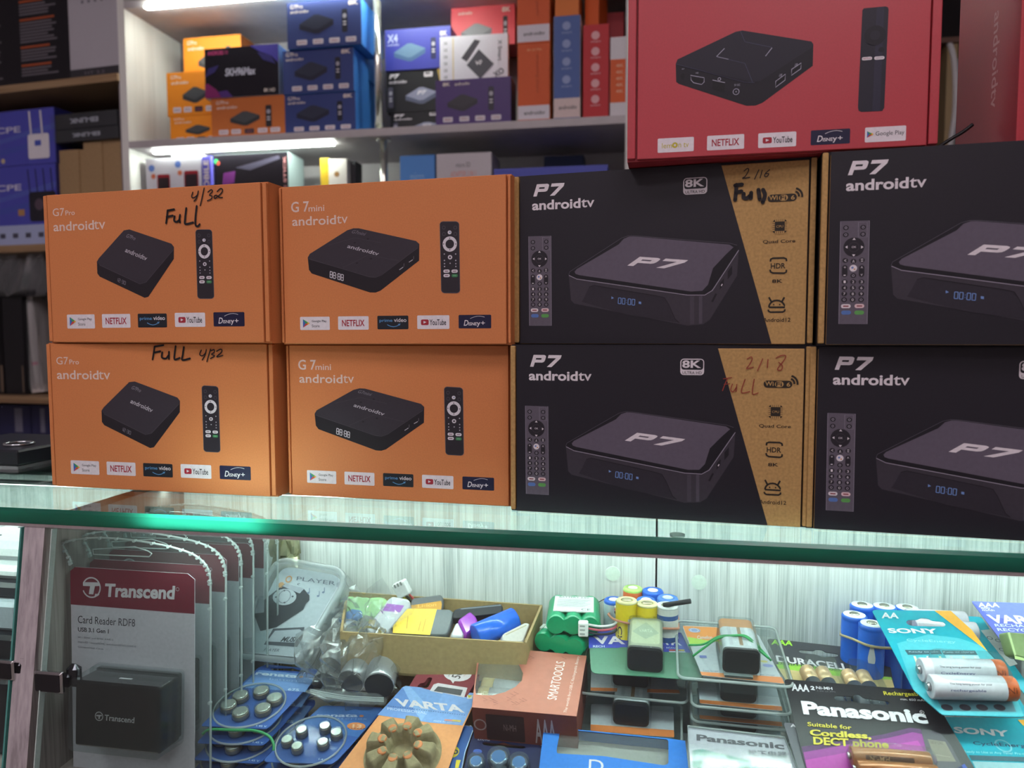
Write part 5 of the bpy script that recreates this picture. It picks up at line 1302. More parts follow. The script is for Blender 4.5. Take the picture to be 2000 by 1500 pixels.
# ---- wrapped cells in tied plastic bags in front of the tray
SIL = m('b4b8bc', .28, .55, scale=150, bump=.7); DKE = m('2f3338', .45)
BG2 = 'silver-wrapped cells in the plastic bags'
def wrapped(lab, a, ya, c, yc, r):
    p, q = onY(480 + a[0] / 4.1667, 1060 + a[1] / 4.1667, ya), onY(480 + c[0] / 4.1667, 1060 + c[1] / 4.1667, yc)
    t = thing('battery', lab, 'battery', Matrix.Translation(p), BG2)
    cell(t, 'casing', (0, 0, 0), q - p, r, SIL, m('c8c4c4', .4), band=.12)
    d = (p - q).normalized(); b = MB(); b.cyl(d * .0002, d * .001, r * .93, DKE, 20); b.build('end_disc', t)
wrapped('silver-wrapped round cell with a dark end, left of the bagged pair', (855, 1130), .512, (1035, 850), .55, .0105)
wrapped('silver-wrapped round cell with a dark end, right of the bagged pair', (1085, 1160), .508, (1165, 850), .55, .0115)
wrapped('silver-wrapped round cell in the bag behind the front pair', (700, 1010), .535, (880, 760), .57, .0100)
wrapped('silver-wrapped round cell lying lowest in the bag beside the frosted box', (640, 1150), .525, (760, 960), .56, .0100)
def crumple(b, o, d, R, L, mt, seed, neck=.35, seg=44, amp=.15):
    """a gathered plastic bag: a crumpled sleeve along d that narrows to a tied neck and flares again"""
    r = random.Random(seed); o, d = Vector(o), Vector(d).normalized()
    x = d.orthogonal().normalized(); y = d.cross(x)
    prof = [(0, .35), (.02, .9), (.08, 1.02), (.15, 1.08), (.25, 1.06), (.4, 1.1), (.5, 1.04), (.6, .95), (.67, .8), (.72, neck + .12), (.76, neck), (.8, neck + .15), (.85, neck + .45), (.9, .95), (.95, 1.15), (1, 1.4)]
    vs = []
    ph = [r.uniform(0, 6.28) for _ in range(3)]
    for t, s in prof:
        for k in range(seg):
            a = 2 * math.pi * k / seg
            f = s * R * (1 + amp * math.sin(5 * a + ph[0] + 2 * t) + amp * .8 * math.sin(9 * a + ph[1] - 3 * t) + r.uniform(-amp, amp) * .8)
            vs.append(o + d * (t * L + r.uniform(-.002, .002)) + x * f * math.cos(a) + y * f * math.sin(a))
    b.add(vs, [(i * seg + k, i * seg + (k + 1) % seg, (i + 1) * seg + (k + 1) % seg, (i + 1) * seg + k) for i in range(len(prof) - 1) for k in range(seg)], mt, False)
    b.add(vs[:seg][::-1], [tuple(range(seg))], mt)
p = onY(480 + 960 / 4.1667, 1060 + 1160 / 4.1667, .506); q = onY(480 + 1120 / 4.1667, 1060 + 700 / 4.1667, .575)
t = thing('plastic_bag', 'crumpled clear bag around the front pair of cells, tied with a yellow band', 'bag', Matrix.Translation(p))
b = MB(); crumple(b, (-.008, 0, 0), q - p, .0265, (q - p).length, BAG, 11, .45); b.build('clear_film', t)
dd = (q - p).normalized(); cc = dd * (q - p).length * .76 + Vector((-.008, 0, 0)); x_ = dd.orthogonal().normalized(); y_ = dd.cross(x_)
b = MB(); b.tube([cc + x_ * .0125 * math.cos(a) + y_ * .0125 * math.sin(a) for a in [6.283 * k / 20 for k in range(20)]], .0011, m('b09a3c', .4), 6, True)
b.tube(smooth_path([cc + x_ * .012, cc + Vector((.012, -.012, -.012)), cc + Vector((.026, -.016, -.034)), cc + Vector((.034, -.018, -.05))], 5), .001, m('b09a3c', .4), 6); b.build('rubber_band', t)
p = onY(480 + 680 / 4.1667, 1060 + 1120 / 4.1667, .522); q = onY(480 + 870 / 4.1667, 1060 + 640 / 4.1667, .585)
t = thing('plastic_bag', 'crumpled clear bag between the frosted box and the tray', 'bag', Matrix.Translation(p))
b = MB(); crumple(b, (0, 0, 0), q - p, .026, (q - p).length, BAG, 17, .6); b.build('clear_film', t)
pl = Pl(ZD, (1500, 620), .500, -6, 12)
t = thing('zip_bag', 'flat clear zip bag with a ribbed seal lying above the right blue card pack', 'bag', pl.M)
b = MB(); Q = pl.pts([(1180, 560), (1270, 535), (1900, 585), (1985, 640), (1960, 692), (1640, 670), (1380, 640), (1240, 590)])
b.flat(Q, 0, BAG); b.flat(Q, .0012, BAG)
for off in (0, 18, 34):
    b.tube(smooth_path([(x, y, .0012) for x, y in pl.pts([(1230, 545 + off), (1400, 580 + off), (1600, 612 + off), (1950, 630 + off)])], 4), .0006, RIMC, 6)
b.build('clear_film', t)
# ---- maroon "500" pack, brown window box
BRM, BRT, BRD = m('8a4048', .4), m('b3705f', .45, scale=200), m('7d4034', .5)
pl = Pl(ZE, (640, 440), .516, -5, 30)
t, b, A = card('battery_pack', 'maroon pack with a white 500 speech bubble, half under the brown window box', 'battery pack', pl, [(560, 580), (770, 225), (800, 200), (840, 195), (1260, 262), (1290, 300), (1100, 620)], BRM, [[(705, 455), (730, 430), (770, 425), (800, 375), (842, 380), (800, 470), (715, 470)]], th=.004)
A.ring((865, 238), 34, 11, 1, WHT); A.ring((888, 270), 20, 10, 1, WHT); A.ring((846, 280), 13, 9, 1, WHT)
A.disc((1062, 345), 128, 1, WHT, 68); A.poly([(1000, 400), (1040, 405), (1022, 432)], 1, WHT)
A.txq('500', (1082, 392), (1132, 308), (1005, 375), 2, m('4a4444', .5), .01); A.txq('RECHARGEABLE UP TO', (990, 372), (1022, 300), (978, 366), 2, m('6a5a5a', .5)); A.txq('times', (1120, 372), (1155, 340), (1110, 368), 2, m('c08080', .5))
x0, y0, x1, y1 = pl.box([(830, 480), (1100, 440)])
A.poly([(820, 490), (850, 440), (890, 428), (1150, 470), (1120, 560), (800, 540)], 1, WHT); A.poly([(850, 500), (888, 458), (1110, 490), (1090, 540)], 2, m('5d5c60', .4))
b.build('carton_body', t)
pl = Pl(ZA, (890, 1100), .475, -7, 11)
TOPO = [(140, 555), (970, 635), (893, 1102), (85, 1032)]
t = thing('window_box', 'terracotta brown battery box with an oval window and upright white lettering', 'battery box', pl.M)
b = MB(); P = ccw(pl.pts(TOPO))
WO = pl.pts([(150, 612), (215, 598), (300, 610), (390, 650), (450, 705), (480, 770), (470, 825), (420, 875), (340, 915), (240, 940), (118, 935), (110, 880)])
b.flat(P, 0, BRT, [ccw(WO)])
N = len(P)
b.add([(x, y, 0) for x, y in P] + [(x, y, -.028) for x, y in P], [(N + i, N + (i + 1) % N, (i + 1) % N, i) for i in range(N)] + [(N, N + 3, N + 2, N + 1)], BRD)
A = Art(b, pl)
V_ = m('8d5548', .5)
for q in ((520, 645), (550, 648), (240, 970), (268, 985), (375, 965), (405, 940), (430, 925), (410, 1000), (440, 1000), (470, 980), (495, 975), (190, 970), (270, 1000), (800, 655)):
    A.line([(q[0] - 22, q[1] - 12), (q[0] + 16, q[1] + 6), (q[0] - 16, q[1] + 14)], .0005, 1, V_)
A.txq('SMARTOOOLS', (738, 978), (806, 684), (664, 968), 1, m('e6dcd8', .5)); A.txq('The worlds first USB-C Rechargeable Battery', (822, 1078), (922, 642), (792, 1072), 1, m('d8c4bc', .5), .006)
b.build('carton_body', t)
b = MB(); b.flat([(pl(400, 780)[0] + (x - pl(400, 780)[0]) * 1.02, y) for x, y in WO], -.0006, clear('window', 'f2f4f4', .06, .17)); b.build('window_film', t)
b = MB(); b.flat(P, -.0235, m('d0d0cc', .6)); b.build('inner_tray', t)
for i, (a, c) in enumerate((((165, 830), (480, 870)), ((135, 905), (420, 925)))):
    L2 = pl.lift(-.012); p_, q_ = L2(*a), L2(*c)
    cell(t, 'cell', (p_[0], p_[1], -.0165), (q_[0], q_[1], -.0165), .0066, m('d8c48a', .35), m('b8bcc0', .3), band=.7)
# printed front wall
fv = (Vector((*pl(893, 1102), 0)) - Vector((*pl(85, 1032), 0))); W_ = fv.length; ang = math.atan2(fv.y, fv.x)
b = MB(); b.M = Matrix.Translation((*pl(85, 1032), -.028)) @ Matrix.Rotation(ang, 4, 'Z') @ Matrix.Translation((0, -.0002, 0)) @ FRONT
b.trect('AAA', W_ * .60, .0045, W_ * .80, .0235, LAY * 2, m('b8a8a4', .5), .02); b.trect('400mAh', W_ * .64, .0012, W_ * .78, .0036, LAY * 2, m('b8a8a4', .5))
b.flat(rrect(W_ * .13, .004, W_ * .5, .024, .001), LAY * 2, m('3c2420', .3)); b.stroke(arc(W_ * .07, .015, .004, n=16), .001, LAY * 2, m('a89490', .5), True)
b.trect('Ni-MH', W_ * .3, .012, W_ * .42, .017, LAY * 3, m('8a7470', .5))
b.build('front_print', t)

# ---- three stacked green packs on a low carton, round cells beside them
x0, x1 = onY(1035, 1270, .55).x, onY(1350, 1240, .55).x
zc = .8635
tag(MB().box(x0, .546, FZ, x1, .6125, zc, m('a4a9a9', .6), bev=.001).build('plain_carton'), 'plain grey carton lying under the green packs and the round cells', 'carton')
GRN = m('0f8f62', .3, coat=.3); GRN2 = m('0c7a52', .3, coat=.3)
def lobes(b, n, r, pitch, L, mt):
    """n cells side by side in one heat-shrunk skin; ends towards -Y"""
    P = []
    xs = [(i - (n - 1) / 2) * pitch for i in range(n)]
    a = math.degrees(math.acos(min(1, pitch / 2 / r)))
    for i, x in enumerate(xs):
        P += arc(x, 0, r, 180 if i == 0 else 180 - a, a if i < n - 1 else 0, 9)
    for i, x in reversed(list(enumerate(xs))):
        P += arc(x, 0, r, 0 if i == n - 1 else -a, -180 + a if i > 0 else -180, 9)
    P = P[::-1]; N = len(P)
    rows = [(0, .86), (.0012, .95), (.003, 1), (L - .003, 1), (L - .0012, .95), (L, .86)]
    vs = []
    for yy, s in rows:
        for x, z in P:
            c = min(xs, key=lambda k: abs(k - x)); vs.append((c + (x - c) * s, yy, z * s))
    b.add(vs, [((i + 1) * N + k, (i + 1) * N + (k + 1) % N, i * N + (k + 1) % N, i * N + k) for i in range(len(rows) - 1) for k in range(N)], mt, True)
    for base, yy, rev in ((0, 0, 1), ((len(rows) - 1) * N, L, 0)):
        q = [tuple(v) for v in vs[base:base + N]]
        flat2 = [(v[0], v[2]) for v in q]
        loops = [[Vector((x, z, 0)) for x, z in flat2]]
        fs = [f for f in tessellate_polygon(loops)]
        b.add(q, fs, mt)
GG = 'green battery packs stacked behind the brown box'
R7, PI_, LN = .0079, .0128, .046
gz = zc + R7
gp = []
for i, (px, yaw, lab) in enumerate(((1092, -8, 'lowest green three-cell pack of the stack'), (1092, -14, 'middle green three-cell pack of the stack'), (1120, 4, 'topmost green three-cell pack with a white label and a wired plug'))):
    p = onY(px, 1225, .552)
    t = thing('battery_pack', lab, 'battery pack', at(p.x, .549, gz + i * 2 * R7, yaw), GG)
    b = MB(); lobes(b, 3, R7, PI_, LN, (GRN2, GRN, GRN)[i]); b.build('wrapped_cells', t)
    if i:
        b = MB(); b.box(-.0155, .008, R7 - .0006, .0155, .040, R7 + .0003, m('d5dcda', .45))
        b.trect('BATTERY 3.6V', -.012, .036, .012, .039, R7 + .0005, m('4a5254', .5))
        for k in range(6): b.stroke([(-.013, .032 - k * .0028), (.013 - .002 * (k % 3), .032 - k * .0028)], .0008, R7 + .0005, m('9aa4a4', .5))
        b.trect('CE', .006, .010, .013, .014, R7 + .0005, m('5a6264', .5))
        b.build('label', t)
    gp.append(t)
t = gp[2]
b = MB(); b.box(.004, -.0075, -.0055, .0115, -.0012, .0055, m('dfe2e0', .4), bev=.0008)
for k in (-.003, 0, .003): b.box(.0052, -.0078, k - .0006, .009, -.0074, k + .0006, m('9aa0a0', .5))
b.build('plug', t)
for h, dz in (('e0e2e2', .003), ('c05a68', 0), ('2a2c30', -.003)):
    b = MB(); b.tube(smooth_path([(.0115, -.004, dz), (.022, -.004, dz - .001), (.032, -.001, dz + .001), (.0335, .012, .006 + dz), (.027, .03, .010), (.02, .04, .004)], 6), .0009, m(h, .4)); b.build('wire', t)
t = gp[1]
b = MB(); b.box(-.024, .020, -.003, -.012, .028, .003, m('dfe2e0', .4), bev=.0008); b.M = None; b.build('plug', t)
YEL = m('d9bf2c', .3, coat=.3)
LC = 'round cells in the mixed bundle'
def rcell(lab, px, ytop, Y, r, body, rim, hole=None, h=.05, label=None, lcol=None, top=None):
    p = onY(px, ytop, Y)
    zt = p.z; hh = zt - zc
    t = thing('battery', lab, 'battery', at(p.x, Y, zc), LC)
    b = MB(); b.lathe([(r * .95, 0), (r, .001), (r, hh - (.007 if top else .0015)), (r, hh - .0014), (r * .9, hh)], body, 22)
    b.build('casing', t)
    b = MB(); b.lathe([(r * .96, hh - (.006 if top else .001)), (r * 1.01, hh - .0012), (r * .9, hh + .0003), (r * .55, hh + .0003), (r * .55, hh - .0002)], rim, 22)
    b.build('end_ring', t)
    b = MB(); b.lathe([(r * .5, hh - .001), (r * .5, hh + .0004), (r * .3, hh + .001)], hole or m('b8b090', .3, .6), 14); b.build('terminal', t)
    if label:
        b = MB(); n = 9
        for (a0, a1, z0, z1, mt, txt) in label:
            V = []
            for zq in (z0 * hh, z1 * hh):
                V += [(r * 1.008 * math.sin(math.radians(a0 + (a1 - a0) * k / n)), -r * 1.008 * math.cos(math.radians(a0 + (a1 - a0) * k / n)), zq) for k in range(n + 1)]
            b.add(V, [(k, k + 1, n + 2 + k, n + 1 + k) for k in range(n)], mt, True)
            if txt:
                g, fs = glyphs(txt, .02); am = (a0 + a1) / 2
                b.add([(r * 1.02 * math.sin(math.radians(a1 - (a1 - a0) * (.25 + .5 * y))), -r * 1.02 * math.cos(math.radians(a1 - (a1 - a0) * (.25 + .5 * y))), (z0 + (z1 - z0) * (.92 - .84 * x)) * hh) for x, y in g], [f[::-1] for f in fs], m('4a4452', .5))
        b.build('printed_label', t)
SLV = m('c6c8c4', .35)
rcell('yellow round cell with a silver panel, left of the two yellow ones', 1224, 1172, .556, .0083, YEL, m('d8d0a0', .35), label=[(8, 70, .08, .8, SLV, 'Ultra'), (-60, -8, .1, .75, m('e4cf5a', .35), 'CR123A')])
rcell('yellow round cell with a red panel, right of the two yellow ones', 1264, 1178, .556, .0083, YEL, m('d8d0a0', .35), label=[(-40, 10, .1, .8, m('a8486a', .35), None), (14, 64, .08, .85, m('e4cf5a', .35), 'Lithium')])
rcell('white and silver round cell with a navy panel, right of the yellow ones', 1303, 1182, .556, .0083, SLV, m('d8dcdc', .35), label=[(-25, 45, .05, .62, m('3a558a', .35), 'Li 3V'), (-75, 75, .84, .9, m('3a558a', .35), None)])
rcell('blue-rimmed round cell at the left end behind the yellow cells', 1199, 1171, .576, .0078, m('b8c4cc', .35), m('2a62c8', .3), m('dadcd4', .35), top=1)
rcell('orange round cell with a green top behind the yellow cells', 1236, 1148, .600, .0078, m('e07040', .35), m('a8d070', .3), m('dadcd0', .35), top=1)
rcell('blue-rimmed round cell with a white eye, at the back of the bundle', 1275, 1153, .598, .0085, m('2a62c8', .3), m('2a62c8', .3), m('e4e8e8', .35), top=1)
rcell('blue and white round cell between the yellow cells and the back row', 1262, 1171, .577, .0078, m('c6d0d6', .35), m('2f68cc', .3), m('e4e8e8', .35), top=1)
rcell('clear-rimmed blue round cell at the right of the back row', 1304, 1167, .580, .0082, m('8fb0d8', .3), m('4a7cd0', .2), m('b8c4cc', .35), top=1)
a_, c_ = onY(1296, 1182, .553), onY(1349, 1174, .548)
tag(MB().cyl(a_, c_, .0018, m('24262a', .5), 10).build('heat_shrink_sleeve'), 'short black sleeve lying on top of the silver cell with a navy panel', 'sleeve')
PB = m('b0765e', .5)
cpt = [onY(1188, 1200, .565), onY(1205, 1212, .5450), onY(1262, 1224, .5450), onY(1318, 1228, .5458), onY(1325, 1222, .57), onY(1318, 1195, .595), onY(1275, 1185, .609), onY(1215, 1180, .607)]
tag(MB().tube(smooth_path(cpt + cpt[:1], 5)[:-1], .0009, PB, 6, True).build('rubber_band'), 'pinkish rubber band around the mixed bundle of round cells', 'rubber band')

# ---- block batteries on cards, two stacks
def nine(t, x0, y0, wd, ln, ht, side, label=None, A=None, copper=None):
    """a block battery lying on its card with its black base towards the viewer, under a clear pocket"""
    b = MB()
    b.M = Matrix(((1, 0, 0, x0), (0, 0, 1, y0), (0, -1, 0, ht), (0, 0, 0, 1)))
    b2 = MB(); P = rrect(0, 0, wd, ht, .0035)
    N = len(P)
    V = [(x0 + x, y, z + .0006) for y in (y0 + .003, y0 + ln * .72, y0 + ln) for x, z in P]
    b2.add(V, [(k, N + k, N + (k + 1) % N, (k + 1) % N) for k in range(N)], side, True)
    b2.add(V, [(N + k, 2 * N + k, 2 * N + (k + 1) % N, N + (k + 1) % N) for k in range(N)], copper or side, True)
    b2.add(V[2 * N:], [tuple(range(N))][::1], copper or side)
    if label: label(b2, x0, y0, wd, ln, ht + .0007)
    bat = b2.build('block_battery', t)
    b3 = MB(); Q = [(x0 + wd / 2 + (x - wd / 2) * 1.01, z * 1.01 + .0004) for x, z in P]; Q2 = [(x0 + wd / 2 + (x - wd / 2) * .9, ht / 2 + (z - ht / 2) * .88) for x, z in P]
    b3.add([(x, y0 + .0032, z) for x, z in Q] + [(x, y0 + .0006, z) for x, z in Q] + [(x, y0, z) for x, z in Q2], [(k, k + 1 if k < N - 1 else 0, N + (k + 1) % N, N + k)[::-1] for k in range(N)] + [(N + k, N + (k + 1) % N, 2 * N + (k + 1) % N, 2 * N + k)[::-1] for k in range(N)] + [tuple(range(2 * N, 3 * N))], m('15161b', .35), False)
    b3.build('base_cap', bat)
    s = MB()
    pocket(s, x0 - .0015, y0 - .002, x0 + wd + .0015, y0 + ln + .002, ht + .0018, CLR, .004)
    s.build('clear_pocket', t)
VB, VG = m('3a46a8', .4), m('4c7a64', .4)
pl = Pl(ZA, (1005, 745), .503, -1, 5)
vt, b, A = card('block_battery_pack', 'blue and green card with a block battery, topmost of its stack beside the brown box', 'battery pack', pl, [(985, 440), (1700, 458), (1868, 795), (1790, 822), (1440, 792), (1030, 770), (1003, 745)], VG, [[(1195, 476), (1215, 468), (1262, 470), (1262, 488), (1215, 490)]])
A.poly([(985, 440), (1700, 458), (1775, 612), (1560, 605), (1560, 570), (1225, 570), (1225, 575), (988, 575)], 1, VB)
A.txq('VA', (1032, 545), (1268, 548), (1018, 484), 2, WHT, .03); A.txq('TA', (1562, 552), (1706, 558), (1530, 500), 2, WHT, .03)
A.poly([(1530, 462), (1670, 466), (1680, 505), (1545, 502)], 2, m('d8dce0', .4)); A.poly([(1540, 466), (1660, 470), (1606, 496)], 3, m('e0b828', .4))
A.txq('RECHARGE', (1020, 552 + 0), (1255, 552 + 0), (1018, 530), 3, m('c4cce0', .5), .02) if False else None
A.txq('RECH', (1020, 572), (1110, 572), (1019, 556), 2, m('c4cce0', .5), .02); A.txq('ACCU', (1585, 580), (1660, 582), (1578, 568), 2, m('c4cce0', .5), .02)
A.poly([(1605, 588), (1720, 590), (1724, 600), (1608, 598)], 2, m('c8502c', .5)); A.poly([(1680, 589), (1722, 590), (1726, 600), (1684, 599)], 3, m('d8b02c', .5)); A.poly([(1605, 602), (1730, 604), (1733, 610), (1608, 608)], 2, WHT)
b.build('printed_card', vt)
bx0, by0, bx1, _ = pl.box([(1283, 762), (1555, 762)])
def vlab(b, x0, y0, wd, ln, z):
    b.flat(rrect(x0 + .002, y0 + .006, x0 + wd - .002, y0 + ln - .003, .003), z, m('b4b698', .4)); b.flat([(x0 + wd * .1, y0 + ln * .5), (x0 + wd * .5, y0 + ln * .28), (x0 + wd * .9, y0 + ln * .5), (x0 + wd * .5, y0 + ln * .85)], z + LAY, m('9aa48e', .4)); b.trect('VARTA', x0 + wd * .3, y0 + ln * .5, x0 + wd * .7, y0 + ln * .6, z + 2 * LAY, m('c4c8b4', .4))
nine(vt, bx0, by0 + .002, bx1 - bx0, .0445, .0172, m('9ea08a', .35), vlab)
ORS = m('d87a3e', .4); GYC = m('b8bac2', .4)
def camelion(lab, pl, O, strip, black, grp, wid=None, top=None):
    t, b, A = card('block_battery_pack', lab, 'battery pack', pl, O, GYC, group=grp)
    A.poly(strip, 1, ORS)
    if top: top(A)
    b.build('printed_card', t)
    x0, y0, x1, _ = pl.box([black[0], black[1]])
    def lab_(b, x0, y0, wd, ln, z):
        for k, c in ((.2, 'a8aab0'), (.48, '8a6a4c'), (.7, 'c8cad0')): b.flat([(x0 + wd * k, y0 + .006), (x0 + wd * (k + .1), y0 + .006), (x0 + wd * (k + .1), y0 + ln * .72), (x0 + wd * k, y0 + ln * .72)], z, m(c, .35))
    nine(t, x0, y0 + .002, x1 - x0, .0445, .0172, m('b9bcc2', .3, .2), lab_, copper=m('b98258', .35))
    ox0, oy0, ox1, oy1 = pl.box(O)
    Q = rrect(ox0 - .005, oy0 - .005, ox1 + .005, oy1 + .003, .005)
    s = MB(); s.tube([(x, y, .0008) for x, y in Q], .0010, RIMC, 6, True); s.flat(Q, .0010, CLR); s.flat(Q, -.0012, CLR)
    s.add([(x, y, .0008) for x, y in Q] + [(x, y, -.007) for x, y in Q], [(k, (k + 1) % len(Q), len(Q) + (k + 1) % len(Q), len(Q) + k) for k in range(len(Q))], CLR, True)
    s.build('shell_rim', t)
    return t
S1 = 'block battery packs under the blue and green card'
camelion('orange-edged block battery pack directly under the blue and green card', Pl(ZA, (1000, 905), .514, -2, 6), [(1010, 640), (1600, 650), (1690, 925), (1000, 905)], [(1002, 880), (1680, 898), (1690, 925), (1000, 905)], [(1172, 880), (1445, 880)], S1)
camelion('lowest orange-edged block battery pack of the stack beside the brown box', Pl(ZA, (1000, 1215), .496, -2, 7), [(1005, 1005), (1640, 1025), (1645, 1265), (1000, 1215)], [(1001, 1165), (1644, 1210), (1645, 1265), (1000, 1215)], [(1172, 1180), (1450, 1180)], S1)
S2 = 'orange-edged block battery packs in the right stack'
def ctop(A):
    A.poly([(55, 405), (540, 428), (590, 475), (610, 520), (600, 520), (380, 500), (250, 520), (90, 500)], 1, m('e08a3e', .4)); A.poly([(90, 490), (250, 520), (330, 505), (330, 520), (230, 545), (108, 545)], 2, m('a8c850', .4)); A.poly([(545, 470), (640, 540), (660, 580), (600, 540)], 2, m('a8c850', .4))
    A.disc((143, 440), 46, 2, m('8a9ac8', .4), 17); A.ring((143, 440), 30, 6, 3, WHT); A.txq('Camelion', (165, 508), (280, 508), (165, 482), 3, WHT, .01)
    A.disc((710, 712), 40, 2, m('8a90c8', .4), 12); A.disc((680, 680), 28, 2, m('c0b060', .4), 8); A.txq('Lasts longer', (210, 760), (330, 765), (212, 745), 2, m('6a6870', .5)); A.txq('per charge', (650, 790), (760, 795), (652, 776), 2, m('6a6870', .5)); A.poly([(180, 632), (235, 635), (240, 655), (186, 652)], 2, m('6a72b8', .4))
ct = camelion('orange-topped white card with a silver block battery under a green rubber band', Pl(ZBB, (200, 785), .500, -1, 5), [(52, 412), (75, 400), (560, 425), (640, 480), (838, 850), (200, 785)], [(186, 758), (815, 800), (838, 850), (200, 785)], [(362, 780), (640, 780)], S2, top=ctop)
for i, (y, Y) in enumerate(((1000, .497), (1120, .507), (1230, .518))):
    camelion(('second', 'third', 'lowest')[i] + ' orange-edged block battery pack in the stack under the green-banded one', Pl(ZBB, (185, y), Y, -1, 6), [(160, y - 240), (750, y - 215), (822, y + 60), (185, y)], [(182, y - 28), (816, y + 26), (822, y + 60), (185, y)], [(345, y), (618, y)], S2)
P = [onY(1320 + x / 3.947, 1120 + y / 3.947, Y) for x, y, Y in ((100, 552, .535), (215, 545, .528), (330, 487, .522), (440, 478, .521), (545, 484, .519), (640, 570, .515), (735, 672, .508))]
P2 = [onY(1320 + x / 3.947, 1120 + y / 3.947, Y) for x, y, Y in ((130, 638, .517), (235, 560, .519), (325, 500, .520), (440, 482, .521), (540, 490, .5185), (640, 590, .510), (720, 655, .503))]
b = MB()
for q in (P, P2): b.tube(smooth_path(q, 5), .0008, m('2f8a50', .4), 6)
tag(b.build('rubber_band'), 'green rubber band stretched over the silver block battery', 'rubber band')
# ---- black carded round cells without their mascot
pl = Pl(ZBB, (845, 850), .535, 0, 9)
dt, b, A = card('carded_batteries', 'black and green AAA card with copper-topped cells, behind the black and magenta card', 'battery pack', pl, [(703, 512), (725, 502), (1500, 588), (1640, 650), (1685, 880), (1490, 890), (860, 840)], m('33333a', .4), [[(945, 596), (960, 588), (1060, 597), (1080, 584), (1130, 590), (1150, 606), (1250, 620), (1250, 640), (1130, 645), (1080, 625), (960, 612)]])
A.poly([(772, 700), (1000, 722), (1350, 770), (1540, 790), (1660, 800), (1666, 820), (1340, 805), (790, 732)], 1, m('8fbc40', .4)); A.poly([(790, 732), (1340, 805), (1666, 820), (1685, 880), (1490, 890), (860, 840)], 1, m('c4ac78', .45))
A.txq('AAA', (735, 550), (900, 560), (738, 510), 2, m('9ad040', .4), .03); A.txq('DURACELL', (780, 682), (1345, 752), (768, 632), 2, WHT, .03); A.txq('RECHARGEABLE 900mAh', (795, 703), (1320, 765), (788, 684), 2, m('8fc840', .4), .015)
b.build('printed_card', dt)
for i, (a, c) in enumerate((((1075, 880), (1005, 740)), ((1195, 890), (1120, 748)), ((1390, 900), (1320, 770)), ((1500, 905), (1430, 775)))):
    L2 = pl.lift(.006); p_, q_ = L2(*a), L2(*c)
    d_ = Vector((q_[0] - p_[0], q_[1] - p_[1])); d_ = d_.normalized() * .043; 
    cell(dt, 'cell', (q_[0] - d_.x, q_[1] - d_.y, .0058), (q_[0], q_[1], .0058), .0052, m('3a3f48', .35), m('d8b48c', .3, .3), band=.35)
x0, y0, x1, y1 = pl.box([(975, 745), (1225, 880)])
for a in ((975, 735, 1225), (1300, 765, 1525)):
    x0, _, x1, y1 = pl.box([(a[0], a[1]), (a[2], a[1] + 20)])
    s = MB(); pocket(s, x0, y1 - .05, x1, y1 + .001, .0118, CLR, .003); s.build('clear_pocket', dt)
# ---- blue round cells tied together
BLU = m('1c5fc8', .3, coat=.3)
BC = 'blue round cells tied with a beige band'
zq = onY(1727, 1183, .594).z - .065
tag(MB().box(onY(1640, 1190, .57).x, .545, FZ, onY(1800, 1190, .594).x + .012, .6125, zq, m('a4a9a9', .6), bev=.001).build('plain_carton'), 'plain grey carton lying under the tied blue round cells', 'carton')
first = None
for i, (px, py, Y, lab) in enumerate(((1669, 1191, .572, 'front left blue round cell with a white ring, in the tied bundle'), (1703, 1207, .556, 'nearest blue round cell with a white triangle, in the tied bundle'), (1684, 1180, .594, 'back left blue round cell of the tied bundle'), (1727, 1183, .594, 'back middle blue round cell of the tied bundle'), (1772, 1187, .594, 'back right blue round cell of the tied bundle'), (1740, 1204, .573, 'blue round cell half hidden by the teal card, in the tied bundle'))):
    p = onY(px, py, Y); L_ = .065
    if first is None:
        t = thing('battery', lab, 'battery', at(p.x, Y, zq), BC)
        r = .0088
        b = MB(); b.lathe([(r * .95, 0), (r, .001), (r, L_ - .0045), (r * .97, L_ - .004), (r, L_ - .0032), (r, L_ - .0012), (r * .88, L_ - .0002)], BLU, 24); b.build('blue_wrap', t)
        b = MB(); b.lathe([(r * .86, L_ - .001), (r * .86, L_), (r * .5, L_ + .0002)], m('dce4e8', .4), 24); b.build('white_ring', t)
        b = MB(); b.lathe([(r * .4, L_ - .001), (r * .4, L_ + .0006), (r * .32, L_ + .001)], m('b8b8a8', .25, .9), 16)
        b.build('terminal', t); first = t; l0 = L_
    else:
        c = first.copy(); COL.objects.link(c); c['label'] = lab; c.matrix_world = at(p.x, Y, zq, 25 * i)
        for ch in first.children:
            d = ch.copy(); COL.objects.link(d); d.parent = c
        if i == 1:
            b = MB(); q = []
            for k in range(7):
                zz_ = (.60 + .035 * k) * l0; hw = (13, 16, 15.5, 13, 10.5, 8, 5)[k]
                for e in range(5):
                    az = -37 + hw * (e - 2) / 2; q.append((r * 1.012 * math.sin(math.radians(az)), -r * 1.012 * math.cos(math.radians(az)), zz_))
            b.add(q, [(5 * k + e, 5 * k + e + 1, 5 * k + e + 6, 5 * k + e + 5) for k in range(6) for e in range(4)], m('c4c4c8', .4), True); b.build('printed_label', c)
bp = [onY(1642, 1240, .57), onY(1665, 1248, .552), onY(1700, 1262, .5445), onY(1745, 1266, .553), onY(1790, 1262, .585), onY(1780, 1245, .607), onY(1700, 1228, .607), onY(1650, 1228, .592)]
tag(MB().tube(smooth_path(bp + bp[:1], 5)[:-1], .001, m('a89a78', .5), 6, True).build('rubber_band'), 'beige rubber band around the blue round cells', 'rubber band')
